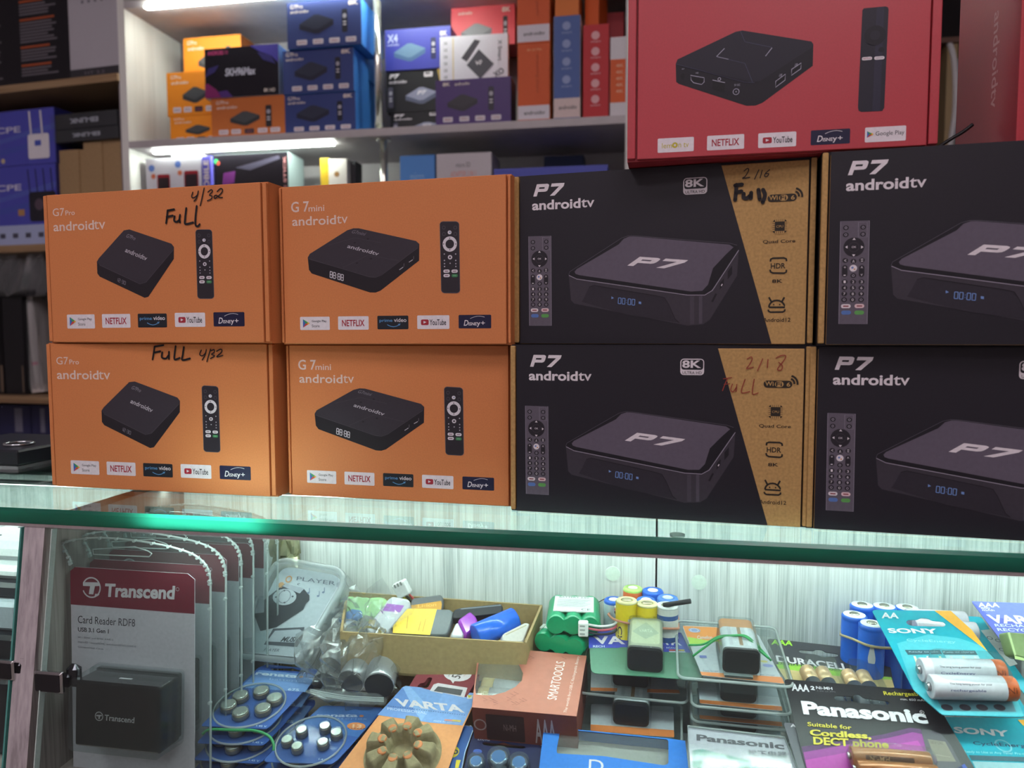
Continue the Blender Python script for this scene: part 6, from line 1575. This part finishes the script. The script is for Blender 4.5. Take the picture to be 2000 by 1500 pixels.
# ---- teal cards with two round cells
TEAL, TEAL2, OR2 = m('1f9cb0', .35), m('2b8fa2', .35), m('e0a038', .4)
SG = 'teal battery cards'
def teal_card(lab, pl, O, orange, cells=None):
    t, b, A = card('carded_batteries', lab, 'battery pack', pl, O, TEAL, [[(590, 372), (605, 358), (680, 355), (705, 340), (760, 345), (790, 362), (880, 372), (900, 392), (885, 410), (640, 405), (600, 392)]] if cells else (), SG)
    A.poly(orange, 2, OR2)
    return t, b, A
pl = Pl(ZC, (870, 1090), .470, 2, 27)
O1 = [(330, 290), (350, 280), (935, 290), (985, 330), (1225, 610), (1310, 700), (1520, 1060), (1500, 1108), (870, 1092), (650, 900)]
st_, b, A = teal_card('teal AA card with an orange corner and two white round cells, topmost at the right', pl, O1, [(808, 288), (935, 290), (1100, 440), (1225, 610), (1185, 575)], True)
A.poly([(520, 540), (760, 470), (1000, 500), (1180, 560), (1300, 690), (1400, 860), (1500, 1100), (870, 1090), (650, 900)], 1, m('4fb0c0', .35))
A.poly([(820, 960), (1400, 970), (1440, 1070), (880, 1060)], 2, m('5c8a98', .4))
A.txq('AA', (402, 347), (535, 350), (398, 302), 3, WHT, .03); A.txq('SONY', (462, 462), (845, 466), (440, 424), 3, WHT, .035); A.txq('CycleEnergy', (600, 530), (980, 545), (590, 505), 3, m('8ac8d4', .4), .01)
A.poly([(580, 592), (850, 592), (870, 625), (605, 630)], 3, m('3c5c68', .4)); A.poly([(862, 596), (1120, 598), (1142, 630), (880, 628)], 3, m('3c5c68', .4)); A.poly([(890, 632), (1145, 634), (1175, 690), (915, 690)], 3, m('b8dce4', .4))
A.txq('Ready to use', (615, 615), (840, 615), (610, 602), 4, m('b8ccd4', .4)); A.txq('Keep its charge', (880, 618), (1120, 618), (872, 603), 4, m('b8ccd4', .4))
for i, x in enumerate((645, 745, 840, 925, 1020, 1110)): A.poly([(x, 640), (x + 18, 640), (x + 38, 690), (x + 20, 690)], 4, (m('d8d8b8', .4), WHT)[i % 2])
for x in (905, 1045, 1175, 1310): A.disc((x, 1035), 44, 3, m('3c3a44', .4), 24)
for i in range(8): A.line([(1010 + 40 * i, 975), (1034 + 40 * i, 976)], .0003, 3, m('b8ccd4', .4))
b.build('printed_card', st_)
WC, OC = m('c8c6d0', .3, coat=.4), m('b8582c', .35)
for a, c in (((735, 775), (1338, 790)), ((800, 905), (1425, 920))):
    L2 = pl.lift(.0075); p_, q_ = L2(a[0], a[1] - 30), L2(c[0], c[1] - 30)
    d_ = Vector((p_[0] - q_[0], p_[1] - q_[1], 0)); d_ = d_.normalized() * .0495
    o = cell(st_, 'cell', (q_[0], q_[1], .0078), (q_[0] + d_.x, q_[1] + d_.y, .0078), .0072, OC, WC, band=.86)
    b = MB(); b.M = Matrix.Translation((q_[0] + d_.x, q_[1] + d_.y, .0078)) @ Matrix.Rotation(math.atan2(-d_.y, -d_.x), 4, 'Z')
    def wrap(txt, x0, x1, a0, a1, mt):
        g, fs = glyphs(txt, .01); b.add([(x0 + (x1 - x0) * x, -.0073 * math.sin(math.radians(a0 + (a1 - a0) * y)), .0073 * math.cos(math.radians(a0 + (a1 - a0) * y))) for x, y in g], fs, mt)
    wrap('The long lasting power for your', .010, .034, 30, 18, m('5a4a58', .5)); wrap('CycleEnergy' if a[1] < 800 else 'rechargeable', .010, .030, 60, 46, m('4a4a78', .5)); wrap('Ni', .0425, .0475, 62, 34, m('6a2c18', .5))
    b.build('cell_print', o)
x0, y0, x1, y1 = pl.box([(700, 700), (1400, 985)])
s = MB(); pocket(s, x0, y0, x1, y1, .0168, CLR, .005); s.build('clear_pocket', st_)
# the teal pack beneath it and the one behind
pl = Pl(ZC, (960, 1240), .478, 2, 20)
t, b, A = teal_card('teal card showing white lettering, directly beneath the topmost teal card', pl, [(880, 1105), (1720, 1120), (1900, 1620), (1180, 1600), (930, 1190)], [(1450, 1130), (1720, 1120), (1800, 1250), (1500, 1180)])
A.txq('SONY', (965, 1232), (1392, 1262), (952, 1182), 2, WHT, .035); A.ring((1340, 1330), 55, 12, 2, m('7ab8c8', .4)); A.txq('CycleEnergy', (1115, 1332), (1560, 1356), (1100, 1296), 3, m('283c58', .4), .01)
A.txq('Ready to Use at Any Time! Pre-charged', (1040, 1388), (1600, 1410), (1035, 1365), 2, m('a8d4dc', .4)); A.poly([(1072, 1402), (1600, 1420), (1625, 1455), (1095, 1440)], 2, m('3c5c68', .4)); A.poly([(1100, 1450), (1700, 1470), (1760, 1600), (1180, 1600)], 2, m('90b4bc', .4))
b.build('printed_card', t)
pl = Pl(ZC, (1240, 600), .562, 4, 14)
t, b, A = teal_card('teal card with white cell ends, half hidden behind the topmost teal card', pl, [(960, 325), (1170, 335), (1560, 900), (1600, 1050), (1310, 690)], [(960, 325), (985, 326), (1100, 440), (1080, 430)])
A.poly([(1165, 440), (1240, 432), (1450, 700), (1390, 720)], 2, m('c0c4c4', .4))
for q in ((1235, 500), (1300, 520), (1330, 590), (1400, 650)): A.ring(q, 18, 6, 3, m('55606a', .4))
b.build('printed_card', t)
for q in ((1050, 395), (1130, 480)):
    L2 = pl.lift(.007); p_ = L2(*q)
    cell(t, 'cell', (p_[0] - .04, p_[1] + .004, .0076), (p_[0] + .002, p_[1] + .003, .0076), .0072, WC)
# ---- violet-blue AAA card and olive card at the right edge
pl = Pl(ZC, (1345, 540), .545, -2, 14)
t, b, A = card('carded_batteries', 'violet-blue AAA card with white lettering at the right edge', 'battery pack', pl, [(1095, 215), (1560, 232), (1900, 560), (1345, 545)], m('5560b8', .4), [[(1365, 285), (1390, 275), (1560, 272), (1600, 290), (1400, 298)]])
A.poly([(1095, 215), (1560, 232), (1900, 560), (1560, 390), (1240, 330)], 1, m('6f7ccc', .4))
A.txq('AAA', (1150, 262), (1315, 264), (1140, 226), 2, WHT, .03); A.txq('800', (1170, 275), (1240, 276), (1162, 262), 2, WHT, .02); A.txq('mAh', (1180, 290), (1275, 292), (1172, 276), 2, WHT, .02)
A.txq('VARTA', (1250, 385), (1760, 400), (1205, 318), 2, WHT, .035); A.txq('RECHARGE', (1280, 412), (1640, 420), (1268, 390), 2, m('c4cce8', .5), .02); A.txq('RECYCLED', (1300, 445), (1660, 455), (1288, 422), 2, m('c4cce8', .5), .02)
b.build('printed_card', t)
pl = Pl(ZC, (1430, 690), .515, 10, 62)
t, b, A = chip('sleeve_carton', 'olive green folded carton hanging over the right edge below the violet-blue card', 'carton', pl, [(1365, 450), (1620, 470), (1640, 690), (1420, 630)], .010, m('7d9262', .5), .002, .001); A.poly([(1372, 456), (1390, 452), (1440, 628), (1425, 632)], 1, m('b4c890', .5)); A.poly([(1425, 632), (1640, 692), (1640, 700), (1430, 660)], 1, m('b8d08c', .5)); b.build('folded_panel', t)
# ---- black and magenta card with two copper cells
pl = Pl(ZC, (-30, 1500), .448, -2, 30)
O = [(-348, 825), (-330, 815), (760, 905), (785, 925), (1200, 1640), (-150, 1640)]
pt, b, A = card('carded_batteries', 'black and magenta AAA card with a phone picture and two copper-coloured cells', 'battery pack', pl, O, m('1c1a20', .35), [[(30, 960), (50, 942), (180, 948), (195, 932), (230, 932), (260, 960), (450, 985), (465, 1000), (440, 1014), (230, 1000), (190, 985), (60, 980)]])
A.poly([(-215, 1335), (60, 1300), (420, 1240), (620, 1190), (700, 1200), (960, 1640), (-150, 1640)], 1, m('4e1f58', .4)); A.poly([(-200, 1380), (80, 1330), (450, 1270), (640, 1225), (720, 1240), (950, 1640), (-150, 1640)], 2, m('8c3088', .4)); A.poly([(-185, 1440), (150, 1380), (500, 1320), (680, 1290), (900, 1640), (-150, 1640)], 3, m('ac3a9c', .4))
A.poly([(705, 1212), (725, 1205), (780, 1212), (860, 1240), (930, 1320), (1060, 1560), (850, 1640), (780, 1500)], 4, m('38323e', .3)); A.poly([(755, 1280), (890, 1300), (975, 1455), (820, 1450)], 5, m('7a7468', .4)); A.txq('NEW CALL', (785, 1318), (880, 1325), (778, 1295), 6, m('55504a', .4)); A.line([(810, 1400), (930, 1420)], .0003, 6, m('9a9488', .4))
A.poly([(985, 1500), (1040, 1470), (1150, 1640), (1060, 1640)], 4, m('3a55b0', .4))
f = lambda x, y: (x - 300 * 3.947 / 3.947, y)       # places read from the neighbouring view, 300 px further left
g_ = lambda x, y: (x - 1184.1, y)
A.txq('AAA', g_(895, 905), g_(1030, 915), g_(890, 850), 2, m('c8c4cc', .4), .03); A.txq('2', g_(1040, 898), g_(1072, 902), g_(1036, 868), 2, m('c8c4cc', .4), .04); A.txq('Ni-MH', g_(1082, 892), g_(1208, 900), g_(1078, 870), 2, m('c8c4cc', .4), .02); A.txq('1.2V (1.2V)', g_(1092, 912), g_(1230, 920), g_(1090, 903), 2, m('8a868e', .4))
A.txq('Panasonic', (-200, 1090), (765, 1165), (-222, 985), 5, m('d8d6de', .4), .045); A.ring((712, 1074), 15, 3, 5, WHT); A.txq('R', (706, 1080), (718, 1081), (706, 1068), 5, WHT)
Y_ = m('c8b838', .4)
A.txq('Rechargeable', (425, 950), (728, 958), (412, 912), 5, Y_, .01); A.txq('min. 650 mAh', (548, 980), (742, 990), (544, 964), 5, WHT)
A.txq('Suitable for', (-168, 1180), (172, 1208), (-172, 1148), 5, Y_, .015); A.txq('Cordless,', (-150, 1262), (325, 1290), (-156, 1205), 6, Y_, .04); A.txq('DECT phone', (-122, 1340), (462, 1372), (-128, 1262), 6, Y_, .035)
b.build('printed_card', pt)
CU = m('b9794c', .3, .2, coat=.5)
for a, c in (((150, 1408), (800, 1455)), ((195, 1505), (900, 1560))):
    L2 = pl.lift(.006); p_, q_ = L2(*a), L2(*c)
    d_ = Vector((p_[0] - q_[0], p_[1] - q_[1], 0)).normalized() * .044
    o = cell(pt, 'cell', (p_[0] - d_.x, p_[1] - d_.y, .0062), (p_[0], p_[1], .0062), .0053, CU, band=.1)
    b = MB(); b.M = Matrix.Translation((p_[0], p_[1], .0062)) @ Matrix.Rotation(math.atan2(-d_.y, -d_.x), 4, 'Z')
    V = [(x, -.00538 * math.sin(math.radians(a_)), .00538 * math.cos(math.radians(a_))) for x in (.008, .034) for a_ in (18, 30, 42, 54)]
    b.add(V, [(k, 4 + k, 5 + k, 1 + k)[::-1] for k in range(3)], m('5a3420', .4)); g, fs = glyphs('NI-MH', .03)
    b.add([(.010 + .011 * x, -.00544 * math.sin(math.radians(50 - 28 * y)), .00544 * math.cos(math.radians(50 - 28 * y))) for x, y in g], fs, m('b08a60', .4))
    b.build('cell_print', o)
x0, y0, x1, y1 = pl.box([(115, 1350), (830, 1600)])
s = MB(); pocket(s, x0, y0, x1, y1, .0125, CLR, .004); s.build('clear_pocket', pt)
pl2 = Pl(ZBB, (850, 1300), .463, -8, 26)
t, b, A = card('carded_batteries', 'dark card edge between the white pack and the black and magenta card', 'battery pack', pl2, [(828, 1148), (1000, 1160), (1180, 1640), (990, 1640)], m('5a5a62', .35)); A.txq('AAA', (885, 1185), (1010, 1195), (880, 1160), 2, WHT, .03); b.build('printed_card', t)
# ---- white and green pack
pl = Pl(ZBB, (110, 1500), .452, -4, 28)
t = thing('battery_carton', 'white and green flat pack with grey lettering below the right block battery stack', 'battery pack', pl.M)
b = MB(); O = ccw(pl.pts([(92, 1185), (838, 1272), (985, 1640), (118, 1640)])); b.slab(O, -.012, 0, m('bcb8c4', .4)); A = Art(b, pl)
A.txq('Panasonic', (160, 1290), (838, 1360), (158, 1240), 2, m('55525c', .4), .035); A.txq('松下电器', (556, 1408), (860, 1425), (552, 1360), 2, m('4a4852', .4), .01)
A.poly([(125, 1365), (200, 1355), (560, 1440), (590, 1640), (140, 1640)], 1, m('4f8a82', .4)); A.poly([(205, 1430), (470, 1440), (560, 1640), (200, 1640)], 2, m('c8d0c8', .4)); A.txq('RECHARGEABLE', (175, 1395), (330, 1398), (175, 1380), 2, m('90b8b0', .4)); A.txq('1500', (590, 1500), (830, 1512), (585, 1452), 3, m('d8dce4', .4), .02)
A.poly([(560, 1440), (620, 1460), (640, 1640), (590, 1640)], 2, m('7ab0b0', .4))
b.build('carton_body', t)
b = MB(); b.flat(O, .0012, CLR); b.tube([(x, y, .0012) for x, y in O], .0007, RIMC, 6, True); b.build('clear_film', t)
# ---- blue window box
pl = Pl(ZA, (990, 1480), .457, -3, 20)
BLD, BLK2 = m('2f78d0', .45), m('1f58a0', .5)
t = thing('window_box', 'bright blue box with a wide clear window and a white letter at its front', 'battery box', pl.M)
b = MB()
O = ccw(pl.pts([(640, 1190), (765, 1190), (1600, 1272), (1730, 1290), (1775, 1660), (585, 1660)]))
WO = ccw(pl.pts([(768, 1198), (1600, 1280), (1602, 1465), (1570, 1480), (1100, 1408), (745, 1388), (738, 1370)]))
b.flat(O, 0, BLD, [soften(WO, .002)])
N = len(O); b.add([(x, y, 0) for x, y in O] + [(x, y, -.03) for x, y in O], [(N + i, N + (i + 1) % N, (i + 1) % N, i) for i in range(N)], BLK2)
A = Art(b, pl); A.txq('D', (985, 1530), (1100, 1535), (990, 1434), 1, WHT, -.0)
b.build('carton_body', t)
b = MB(); b.flat(O, -.010, m('b4b4ae', .6)); b.build('inner_tray', t)
b = MB(); b.flat(WO, -.0006, clear('window', 'f2f4f4', .06, .17)); b.build('window_film', t)
# ---- navy card with clear-domed button cells
pl = Pl(ZE, (1150, 1150), .463, -3, 22)
t, b, A = card('button_cell_pack', 'dark navy card of button cells under clear domes, beside the blue window box', 'battery pack', pl, [(1195, 868), (1215, 862), (1830, 915), (1830, 1300), (1090, 1300)], m('20264e', .35), [[(1275, 962), (1300, 950), (1420, 965), (1470, 948), (1520, 972), (1650, 985), (1672, 1000), (1640, 1010), (1500, 1000), (1300, 980)]])
A.txq('Zinc-Air', (1238, 935), (1355, 945), (1240, 908), 1, m('b8bcd0', .4), .01); A.txq('6-pack', (1650, 960), (1758, 970), (1652, 938), 1, m('b8bcd0', .4), .01); A.disc((1240, 1035), 40, 1, m('3a58a8', .4), 22)
b.build('printed_card', t)
dome = clear('dome', 'dfeaf2', .06, .1)
for (cx, cy, r_) in ((1225, 1110, 82), (1425, 1070, 105), (1605, 1120, 98), (1425, 1230, 95)):
    L2 = pl.lift(.006); x, y = L2(cx, cy); r = abs(L2(cx + r_, cy)[0] - x)
    M = Matrix.Translation((x, y, 0))
    b = MB(); b.lathe([(r * .78, .0006), (r * .78, .0048), (r * .62, .0054)], m('b8c4d0', .2, .8), 20, True, M); b.lathe([(r * .6, .0054), (r * .58, .0056)], m('5a8ac0', .3), 20, True, M); o = b.build('button_cell', t)
    b = MB(); b.lathe([(r * 1.02, 0), (r * .98, .0062), (r * .9, .007)], dome, 22, True, M); b.build('clear_dome', t)
# ---- blue and orange card with a moulded pulp ring
pl = Pl(ZE, (60, 1150), .452, -3, 22)
vt, b, A = card('button_cell_pack', 'light blue and orange card with a moulded pulp ring of button cells', 'battery pack', pl, [(575, 465), (600, 453), (1215, 518), (1236, 545), (1110, 825), (960, 1240), (-40, 1240), (425, 632)], m('e09a66', .4), [[(672, 556), (690, 538), (850, 528), (1010, 562), (1030, 582), (1005, 602), (870, 592), (700, 575)]])
BV = m('7ea4dc', .4)
A.poly([(575, 465), (600, 453), (1215, 518), (1236, 545), (1105, 805), (820, 780), (350, 712), (425, 632)], 1, BV)
for q, h in (([(575, 465), (640, 458), (820, 660), (740, 765), (690, 690)], '8fb4e6'), ([(425, 632), (575, 465), (690, 690)], '6a90d0'), ([(940, 500), (1215, 518), (1140, 600), (900, 690), (850, 700)], '86aae2'), ([(350, 712), (425, 632), (690, 690), (740, 765)], '7498d4')): A.poly(q, 2, m(h, .4))
A.txq('VARTA', (520, 632), (1128, 696), (500, 566), 4, WHT, .04); A.txq('PROFESSIONAL', (440, 668), (790, 708), (438, 646), 4, m('c8d8f0', .5), .01)
for i in range(34): A.line([(425 + 21 * i, 632 + 2.55 * i), (435 + 21 * i, 633.2 + 2.55 * i)], .0004, 5, m('3a4a80', .5))
A.poly([(1145, 535), (1200, 540), (1190, 572), (1148, 570)], 4, m('d8dce0', .4)); A.poly([(1148, 538), (1192, 542), (1166, 565)], 5, m('c8b838', .4))
A.poly([(948, 750), (1040, 757), (1030, 772), (945, 765)], 4, m('c88a80', .5)); A.poly([(1020, 755), (1096, 762), (1090, 778), (1015, 770)], 5, m('c8b05a', .5)); A.txq('MADE IN GERMANY', (850, 775), (1090, 795), (852, 760), 4, m('c8d4e8', .5))
b.build('printed_card', vt)
PULP = m('94886a', .9, scale=260, noise=.14, bump=1)
L2 = pl.lift(.008)
ccx, ccy = L2(560, 985); RX = abs(L2(890, 985)[0] - ccx); RY_ = RX * .96
b = MB(); na, nr = 128, 20; V = []
for j in range(nr):
    q = .26 + .78 * j / (nr - 1)
    for i in range(na):
        a = 2 * math.pi * i / na
        lobe = .5 + .5 * math.cos(8 * a + .4)
        s = min(1, max(0, (q - .32) / .09)) * min(1, max(0, (1.0 - q) / .10))
        s = s * s * (3 - 2 * s)
        g2 = min(1, max(0, (lobe - .12) / .38)) if q > .48 else 1 - (1 - min(1, max(0, (lobe - .12) / .38))) * max(0, (q - .38) / .10)
        V.append((ccx + RX * q * math.cos(a) * 1.02, ccy + RY_ * q * math.sin(a), .0004 + .0125 * s * (.18 + .82 * g2) * (1 - .25 * max(0, q - .5))))
b.add(V, [(j * na + i, j * na + na + i, j * na + na + (i + 1) % na, j * na + (i + 1) % na)[::-1] for j in range(nr - 1) for i in range(na)], PULP, True)
b.flat(arc(ccx, ccy, RX * .30, n=32, ry=RY_ * .30), .0008, PULP)
ring = b.build('pulp_ring', vt)
for k in range(8):
    a = (2 * math.pi * k - .4) / 8; x, y = ccx + RX * .52 * math.cos(a), ccy + RY_ * .52 * math.sin(a)
    b = MB(); b.lathe([(.0031, .0118), (.0031, .0130), (.0024, .0132)], m('c8794a', .45), 14, True, Matrix.Translation((x, y, -.0004))); b.build('button_cell', ring, label='round orange tab over a button cell')
# the card of another kind below it
pl = Pl(ZE, (1000, 1150), .460, -4, 20)
t, b, A = card('button_cell_pack', 'blue card with a yellow circle marked 10, under the light blue and orange card', 'battery pack', pl, [(1060, 800), (1200, 815), (1200, 850), (1130, 1040), (1090, 1240), (760, 1240)], m('2c5494', .4)); A.disc((1025, 1040), 52, 1, m('d8c030', .4), 52); A.txq('10', (985, 1060), (1068, 1062), (990, 1018), 2, m('2c3a60', .4), .04); A.txq('pack', (1120, 815), (1190, 820), (1122, 798), 1, m('b8c4d8', .4)); A.poly([(1050, 1110), (1090, 1112), (1070, 1182), (1040, 1182)], 1, m('d8c030', .4)); A.line([(1198, 850), (1128, 1040), (1088, 1240)], .0006, 2, m('a8c0e0', .4)); b.build('printed_card', t)
# ---- blue cards of button cells, two piles
RB, RB_REFL = m('3c62ac', .4), m('6e94cc', .35)
BPL = m('4a6aae', .4)
def button_card(lab, pl, O, slot, cells, disc_c, disc_r, r, hgt, grp, prints, oval=True):
    t, b, A = card('button_cell_pack', lab, 'battery pack', pl, O, RB, [slot], grp, th=.0006)
    prints(A)
    b.build('printed_card', t)
    L2 = pl.lift(hgt)
    for q in cells:
        x, y = L2(*q); M = Matrix.Translation((x, y, 0))
        b = MB(); b.lathe([(r * .96, .0008), (r, .0012), (r, hgt * .72), (r * .97, hgt * .78)], m('a59c8c', .3, .8), 22, True, M); b.lathe([(r * .93, hgt * .76), (r * .93, hgt * .95), (r * .84, hgt)], m('d4d8d0', .25, .75), 22, True, M)
        b.build('button_cell', t)
    s = MB(); x, y = pl(*disc_c); R_ = abs(pl(disc_c[0] + disc_r, disc_c[1])[0] - x)
    s.tube([(px_, py_, .0008) for px_, py_ in arc(x, y, R_, n=40)], .0008, RIMC, 6, True); s.flat(arc(x, y, R_, n=40), .0012, CLR)
    for q in cells:
        xx, yy = L2(*q); s.lathe([(r * 1.15, .0012), (r * 1.08, hgt + .0006), (r * .9, hgt + .0012)], CLR, 20, True, Matrix.Translation((xx, yy, 0)))
    s.build('clear_shell', t)
    return t
def pr1(A):
    A.poly([(560, 500), (730, 345), (1290, 395), (1180, 560), (870, 540), (560, 515)], 1, RB_REFL)  # pale upper field: LED reflection painted into the card's blue
    A.txq('renata', (690, 392), (1100, 425), (706, 362), 3, m('d4e4f4', .4), .03); A.disc((1142, 412), 20, 3, m('d89a6a', .4), 10); A.txq('batteries', (830, 442), (1190, 470), (836, 422), 3, m('a4c0e4', .4)); A.txq('675', (1010, 545), (1120, 552), (1015, 522), 3, m('c8dcf0', .4), .02)
    for i in range(24): A.line([(560 + 26 * i, 518 + 2 * i), (570 + 26 * i, 519 + 2 * i)], .0005, 4, m('24325a', .5))
    A.txq('1.45 V', (700, 898), (800, 906), (708, 882), 3, m('c8dcf0', .4), .02); A.txq('zinc-air', (815, 308), (920, 316), (816, 298), 3, m('a4c0e4', .4)); A.txq('6 pieces', (1240, 345), (1300, 350), (1241, 337), 3, m('a4c0e4', .4))
    for i in range(40): A.line([(190 + 16 * i, 872 + .8 * i), (176 + 16 * i, 890 + .8 * i)], .0002, 2, BPL)
c1 = [(545, 575), (748, 530), (878, 600), (428, 668), (545, 738), (765, 700)]
O = [(160, 888), (720, 320), (800, 288), (1322, 338), (1325, 380), (850, 880), (800, 918)]
slot = [(838, 335), (850, 322), (1020, 325), (1060, 320), (1100, 338), (1225, 352), (1220, 366), (1060, 352), (860, 345)]
RG1 = 'blue cards of large button cells in the left pile'
base1 = Pl(ZD, (160, 888), .468, -2, 9)
rt = button_card('blue card of six large button cells, topmost of the pile by clear packs', base1, O, slot, c1, (640, 690), 335, .0058, .0058, RG1, pr1)
for i, (dz, dy, dx, yaw) in enumerate(((-.0105, -.004, -.001, 1), (-.021, -.007, -.002, -1), (-.0315, -.010, -.004, 2))):
    c = rt.copy(); COL.objects.link(c)
    c['label'] = 'blue card of six large button cells, ' + ('second', 'third', 'lowest')[i] + ' in the pile by clear packs'
    c.matrix_world = Matrix.Translation((dx, dy, dz)) @ base1.M @ Matrix.Rotation(math.radians(yaw), 4, 'Z')
    for ch in rt.children:
        d = ch.copy(); COL.objects.link(d); d.parent = c
q = [onY(360 + x / 5, 1240 + y / 5, Y - .020) for x, y, Y in ((178, 968, .486), (250, 925, .4865), (480, 930, .485), (680, 935, .484), (820, 985, .482), (870, 1065, .479), (870, 1130, .477))]
tag(MB().tube(smooth_path(q, 5), .001, m('3f9a62', .4), 6).build('rubber_band'), 'green rubber band slung round the left pile of blue button cell cards', 'rubber band')
def pr2(A):
    A.poly([(1060, 960), (1340, 700), (1930, 720), (1700, 1000), (1280, 920)], 1, m('4a78bc', .35))
    A.txq('renata', (1285, 805), (1690, 806), (1300, 776), 3, m('c4d4ec', .4), .03); A.disc((1732, 795), 22, 3, m('d8865a', .4), 11); A.txq('batteries', (1390, 828), (1780, 832), (1396, 808), 3, m('8aaadc', .4))
    A.disc((1680, 895), 95, 3, m('d88a58', .4), 38); A.txq('13', (1640, 912), (1730, 915), (1646, 876), 4, m('e8c0a0', .4), .03); A.txq('1.4 V', (1310, 1225), (1390, 1232), (1316, 1208), 3, m('c8dcf0', .4), .02)
    for i in range(22): A.line([(1180 + 30 * i, 908 + .6 * i), (1192 + 30 * i, 908 + .6 * i)], .0005, 5, m('24325a', .5))
c2 = [(1142, 920), (1372, 880), (1482, 940), (1000, 1010), (1098, 1075), (1350, 1035)]
RG2 = 'blue cards of small button cells in the right pile'
base2 = Pl(ZD, (790, 1215), .458, -2, 12)
rt2 = button_card('blue button cell card with an orange oval, topmost of the right pile', base2, [(775, 1225), (880, 1110), (1330, 700), (1380, 690), (1925, 708), (1945, 730), (1500, 1220), (1440, 1262), (800, 1238)], [(1425, 742), (1440, 732), (1600, 735), (1640, 728), (1680, 738), (1815, 742), (1800, 752), (1450, 750)], c2, (1240, 1040), 335, .0040, .0062, RG2, pr2)
for i, (dz, dy, dx) in enumerate(((-.0105, .002, -.004), (-.021, -.002, .002))):
    c = rt2.copy(); COL.objects.link(c); c['label'] = 'blue card of six small button cells, ' + ('middle', 'lowest')[i] + ' of right pile'
    c.matrix_world = Matrix.Translation((dx, dy, dz)) @ base2.M
    for ch in rt2.children:
        d = ch.copy(); COL.objects.link(d); d.parent = c

GC = m('a4a9a9', .6)
p = Pl(ZC, (1345, 540), .545, -2, 14).o
tag(MB().box(p.x + .018, .560, FZ, p.x + .13, .6125, p.z - .004, GC, bev=.001).build('plain_carton'), 'plain grey carton lying under the violet-blue card', 'carton')
tag(MB().box(-.072, .458, FZ, .30, .53, .838, GC, bev=.001).build('plain_carton'), 'low plain grey carton lying under the front row of packs', 'carton')
# ---- the left bay and the counter's left end
PW = m('e4eaec', .4)
for i, (q, Y, wd, dp, lab) in enumerate((((70, 330), .50, .12, .09, 'lower white power strip in the left bay, lying on the black adapter'), ((60, 110), .54, .12, .06, 'upper white power strip with dark sockets in the left bay'))):
    pass
def bay(name, label, cat, px0, px1, ytop, ybot, Y, D, mt, art=None, bev=.003, base=None):
    a, c = onY(px0, ybot, Y), onY(px1, ytop, Y)
    z0 = a.z if base is None else base
    x1 = min(c.x, dx0 - .003)
    t = thing(name, label, cat, at(x1, Y, z0))
    b = MB(); W = x1 - a.x; b.box(-W, 0, 0, 0, D, c.z - z0, mt, bev=bev)
    if art: art(b, W, D, c.z - z0)
    b.build('housing', t)
    return t, c.z
_, z1 = bay('plain_carton', 'dark upright carton standing lowest in the left bay', 'carton', -60, 16, 1330, 1560, .462, .12, m('26262c', .4), base=FZ)
_, z2 = bay('power_adapter', 'black power adapter on the dark carton in the left bay', 'adapter', -80, 26, 1245, 1328, .472, .11, m('1d2026', .3, coat=.3), base=z1)
_, z3 = bay('wall_charger', 'pale blue-grey charger on the black adapter in the left bay', 'charger', -80, 30, 1180, 1243, .480, .10, m('aebcc4', .35), base=z2)
def mount(b, W, D, H):
    b.box(-W, .001, H * .1, -.001, .002, H * .5, m('16181c', .4))
_, z4 = bay('power_adapter', 'slim black adapter under the white power strips in the left bay', 'adapter', -80, 33, 1142, 1180, .488, .09, m('2a2d33', .35), base=z3)
def sock(b, W, D, H):
    for i in range(3):
        for j in range(2): b.slab(rrect(-W + .02 + .034 * i, .012 + .03 * j, -W + .028 + .034 * i, .02 + .03 * j, .002), H, H + .0004, m('4a5058', .5))
_, z5 = bay('power_strip', 'white power strip, lower of the two in the left bay', 'power strip', -90, 36, 1108, 1142, .495, .09, PW, sock, .004, z4)
t, _ = bay('power_strip', 'white power strip with dark sockets, upper of the two in the left bay', 'power strip', -90, 44, 1062, 1107, .505, .09, PW, sock, .005, z5)
p = onZ(35, 918, 1.0)
t = thing('set_top_box', 'flat black box with a silver foot on the glass at the left edge', 'set-top box', at(p.x, p.y, 1.0, -2))
z_ = onY(35, 880, p.y).z - 1.0
b = MB(); b.box(-.11, 0, .003, 0, .1, z_, m('23252b', .35), bev=.002); b.build('housing', t)
b = MB(); b.box(-.108, .001, 0, -.001, .098, .003, m('b8bcc0', .25, .8)); b.build('foot', t)
b = MB(); b.tube([(-.028 + .012 * math.cos(a), .03 + .012 * math.sin(a), z_ + .0012) for a in [6.283 * k / 20 for k in range(20)]], .0014, m('b8bcc0', .2, .9), 6, True); b.build('dial_ring', t)
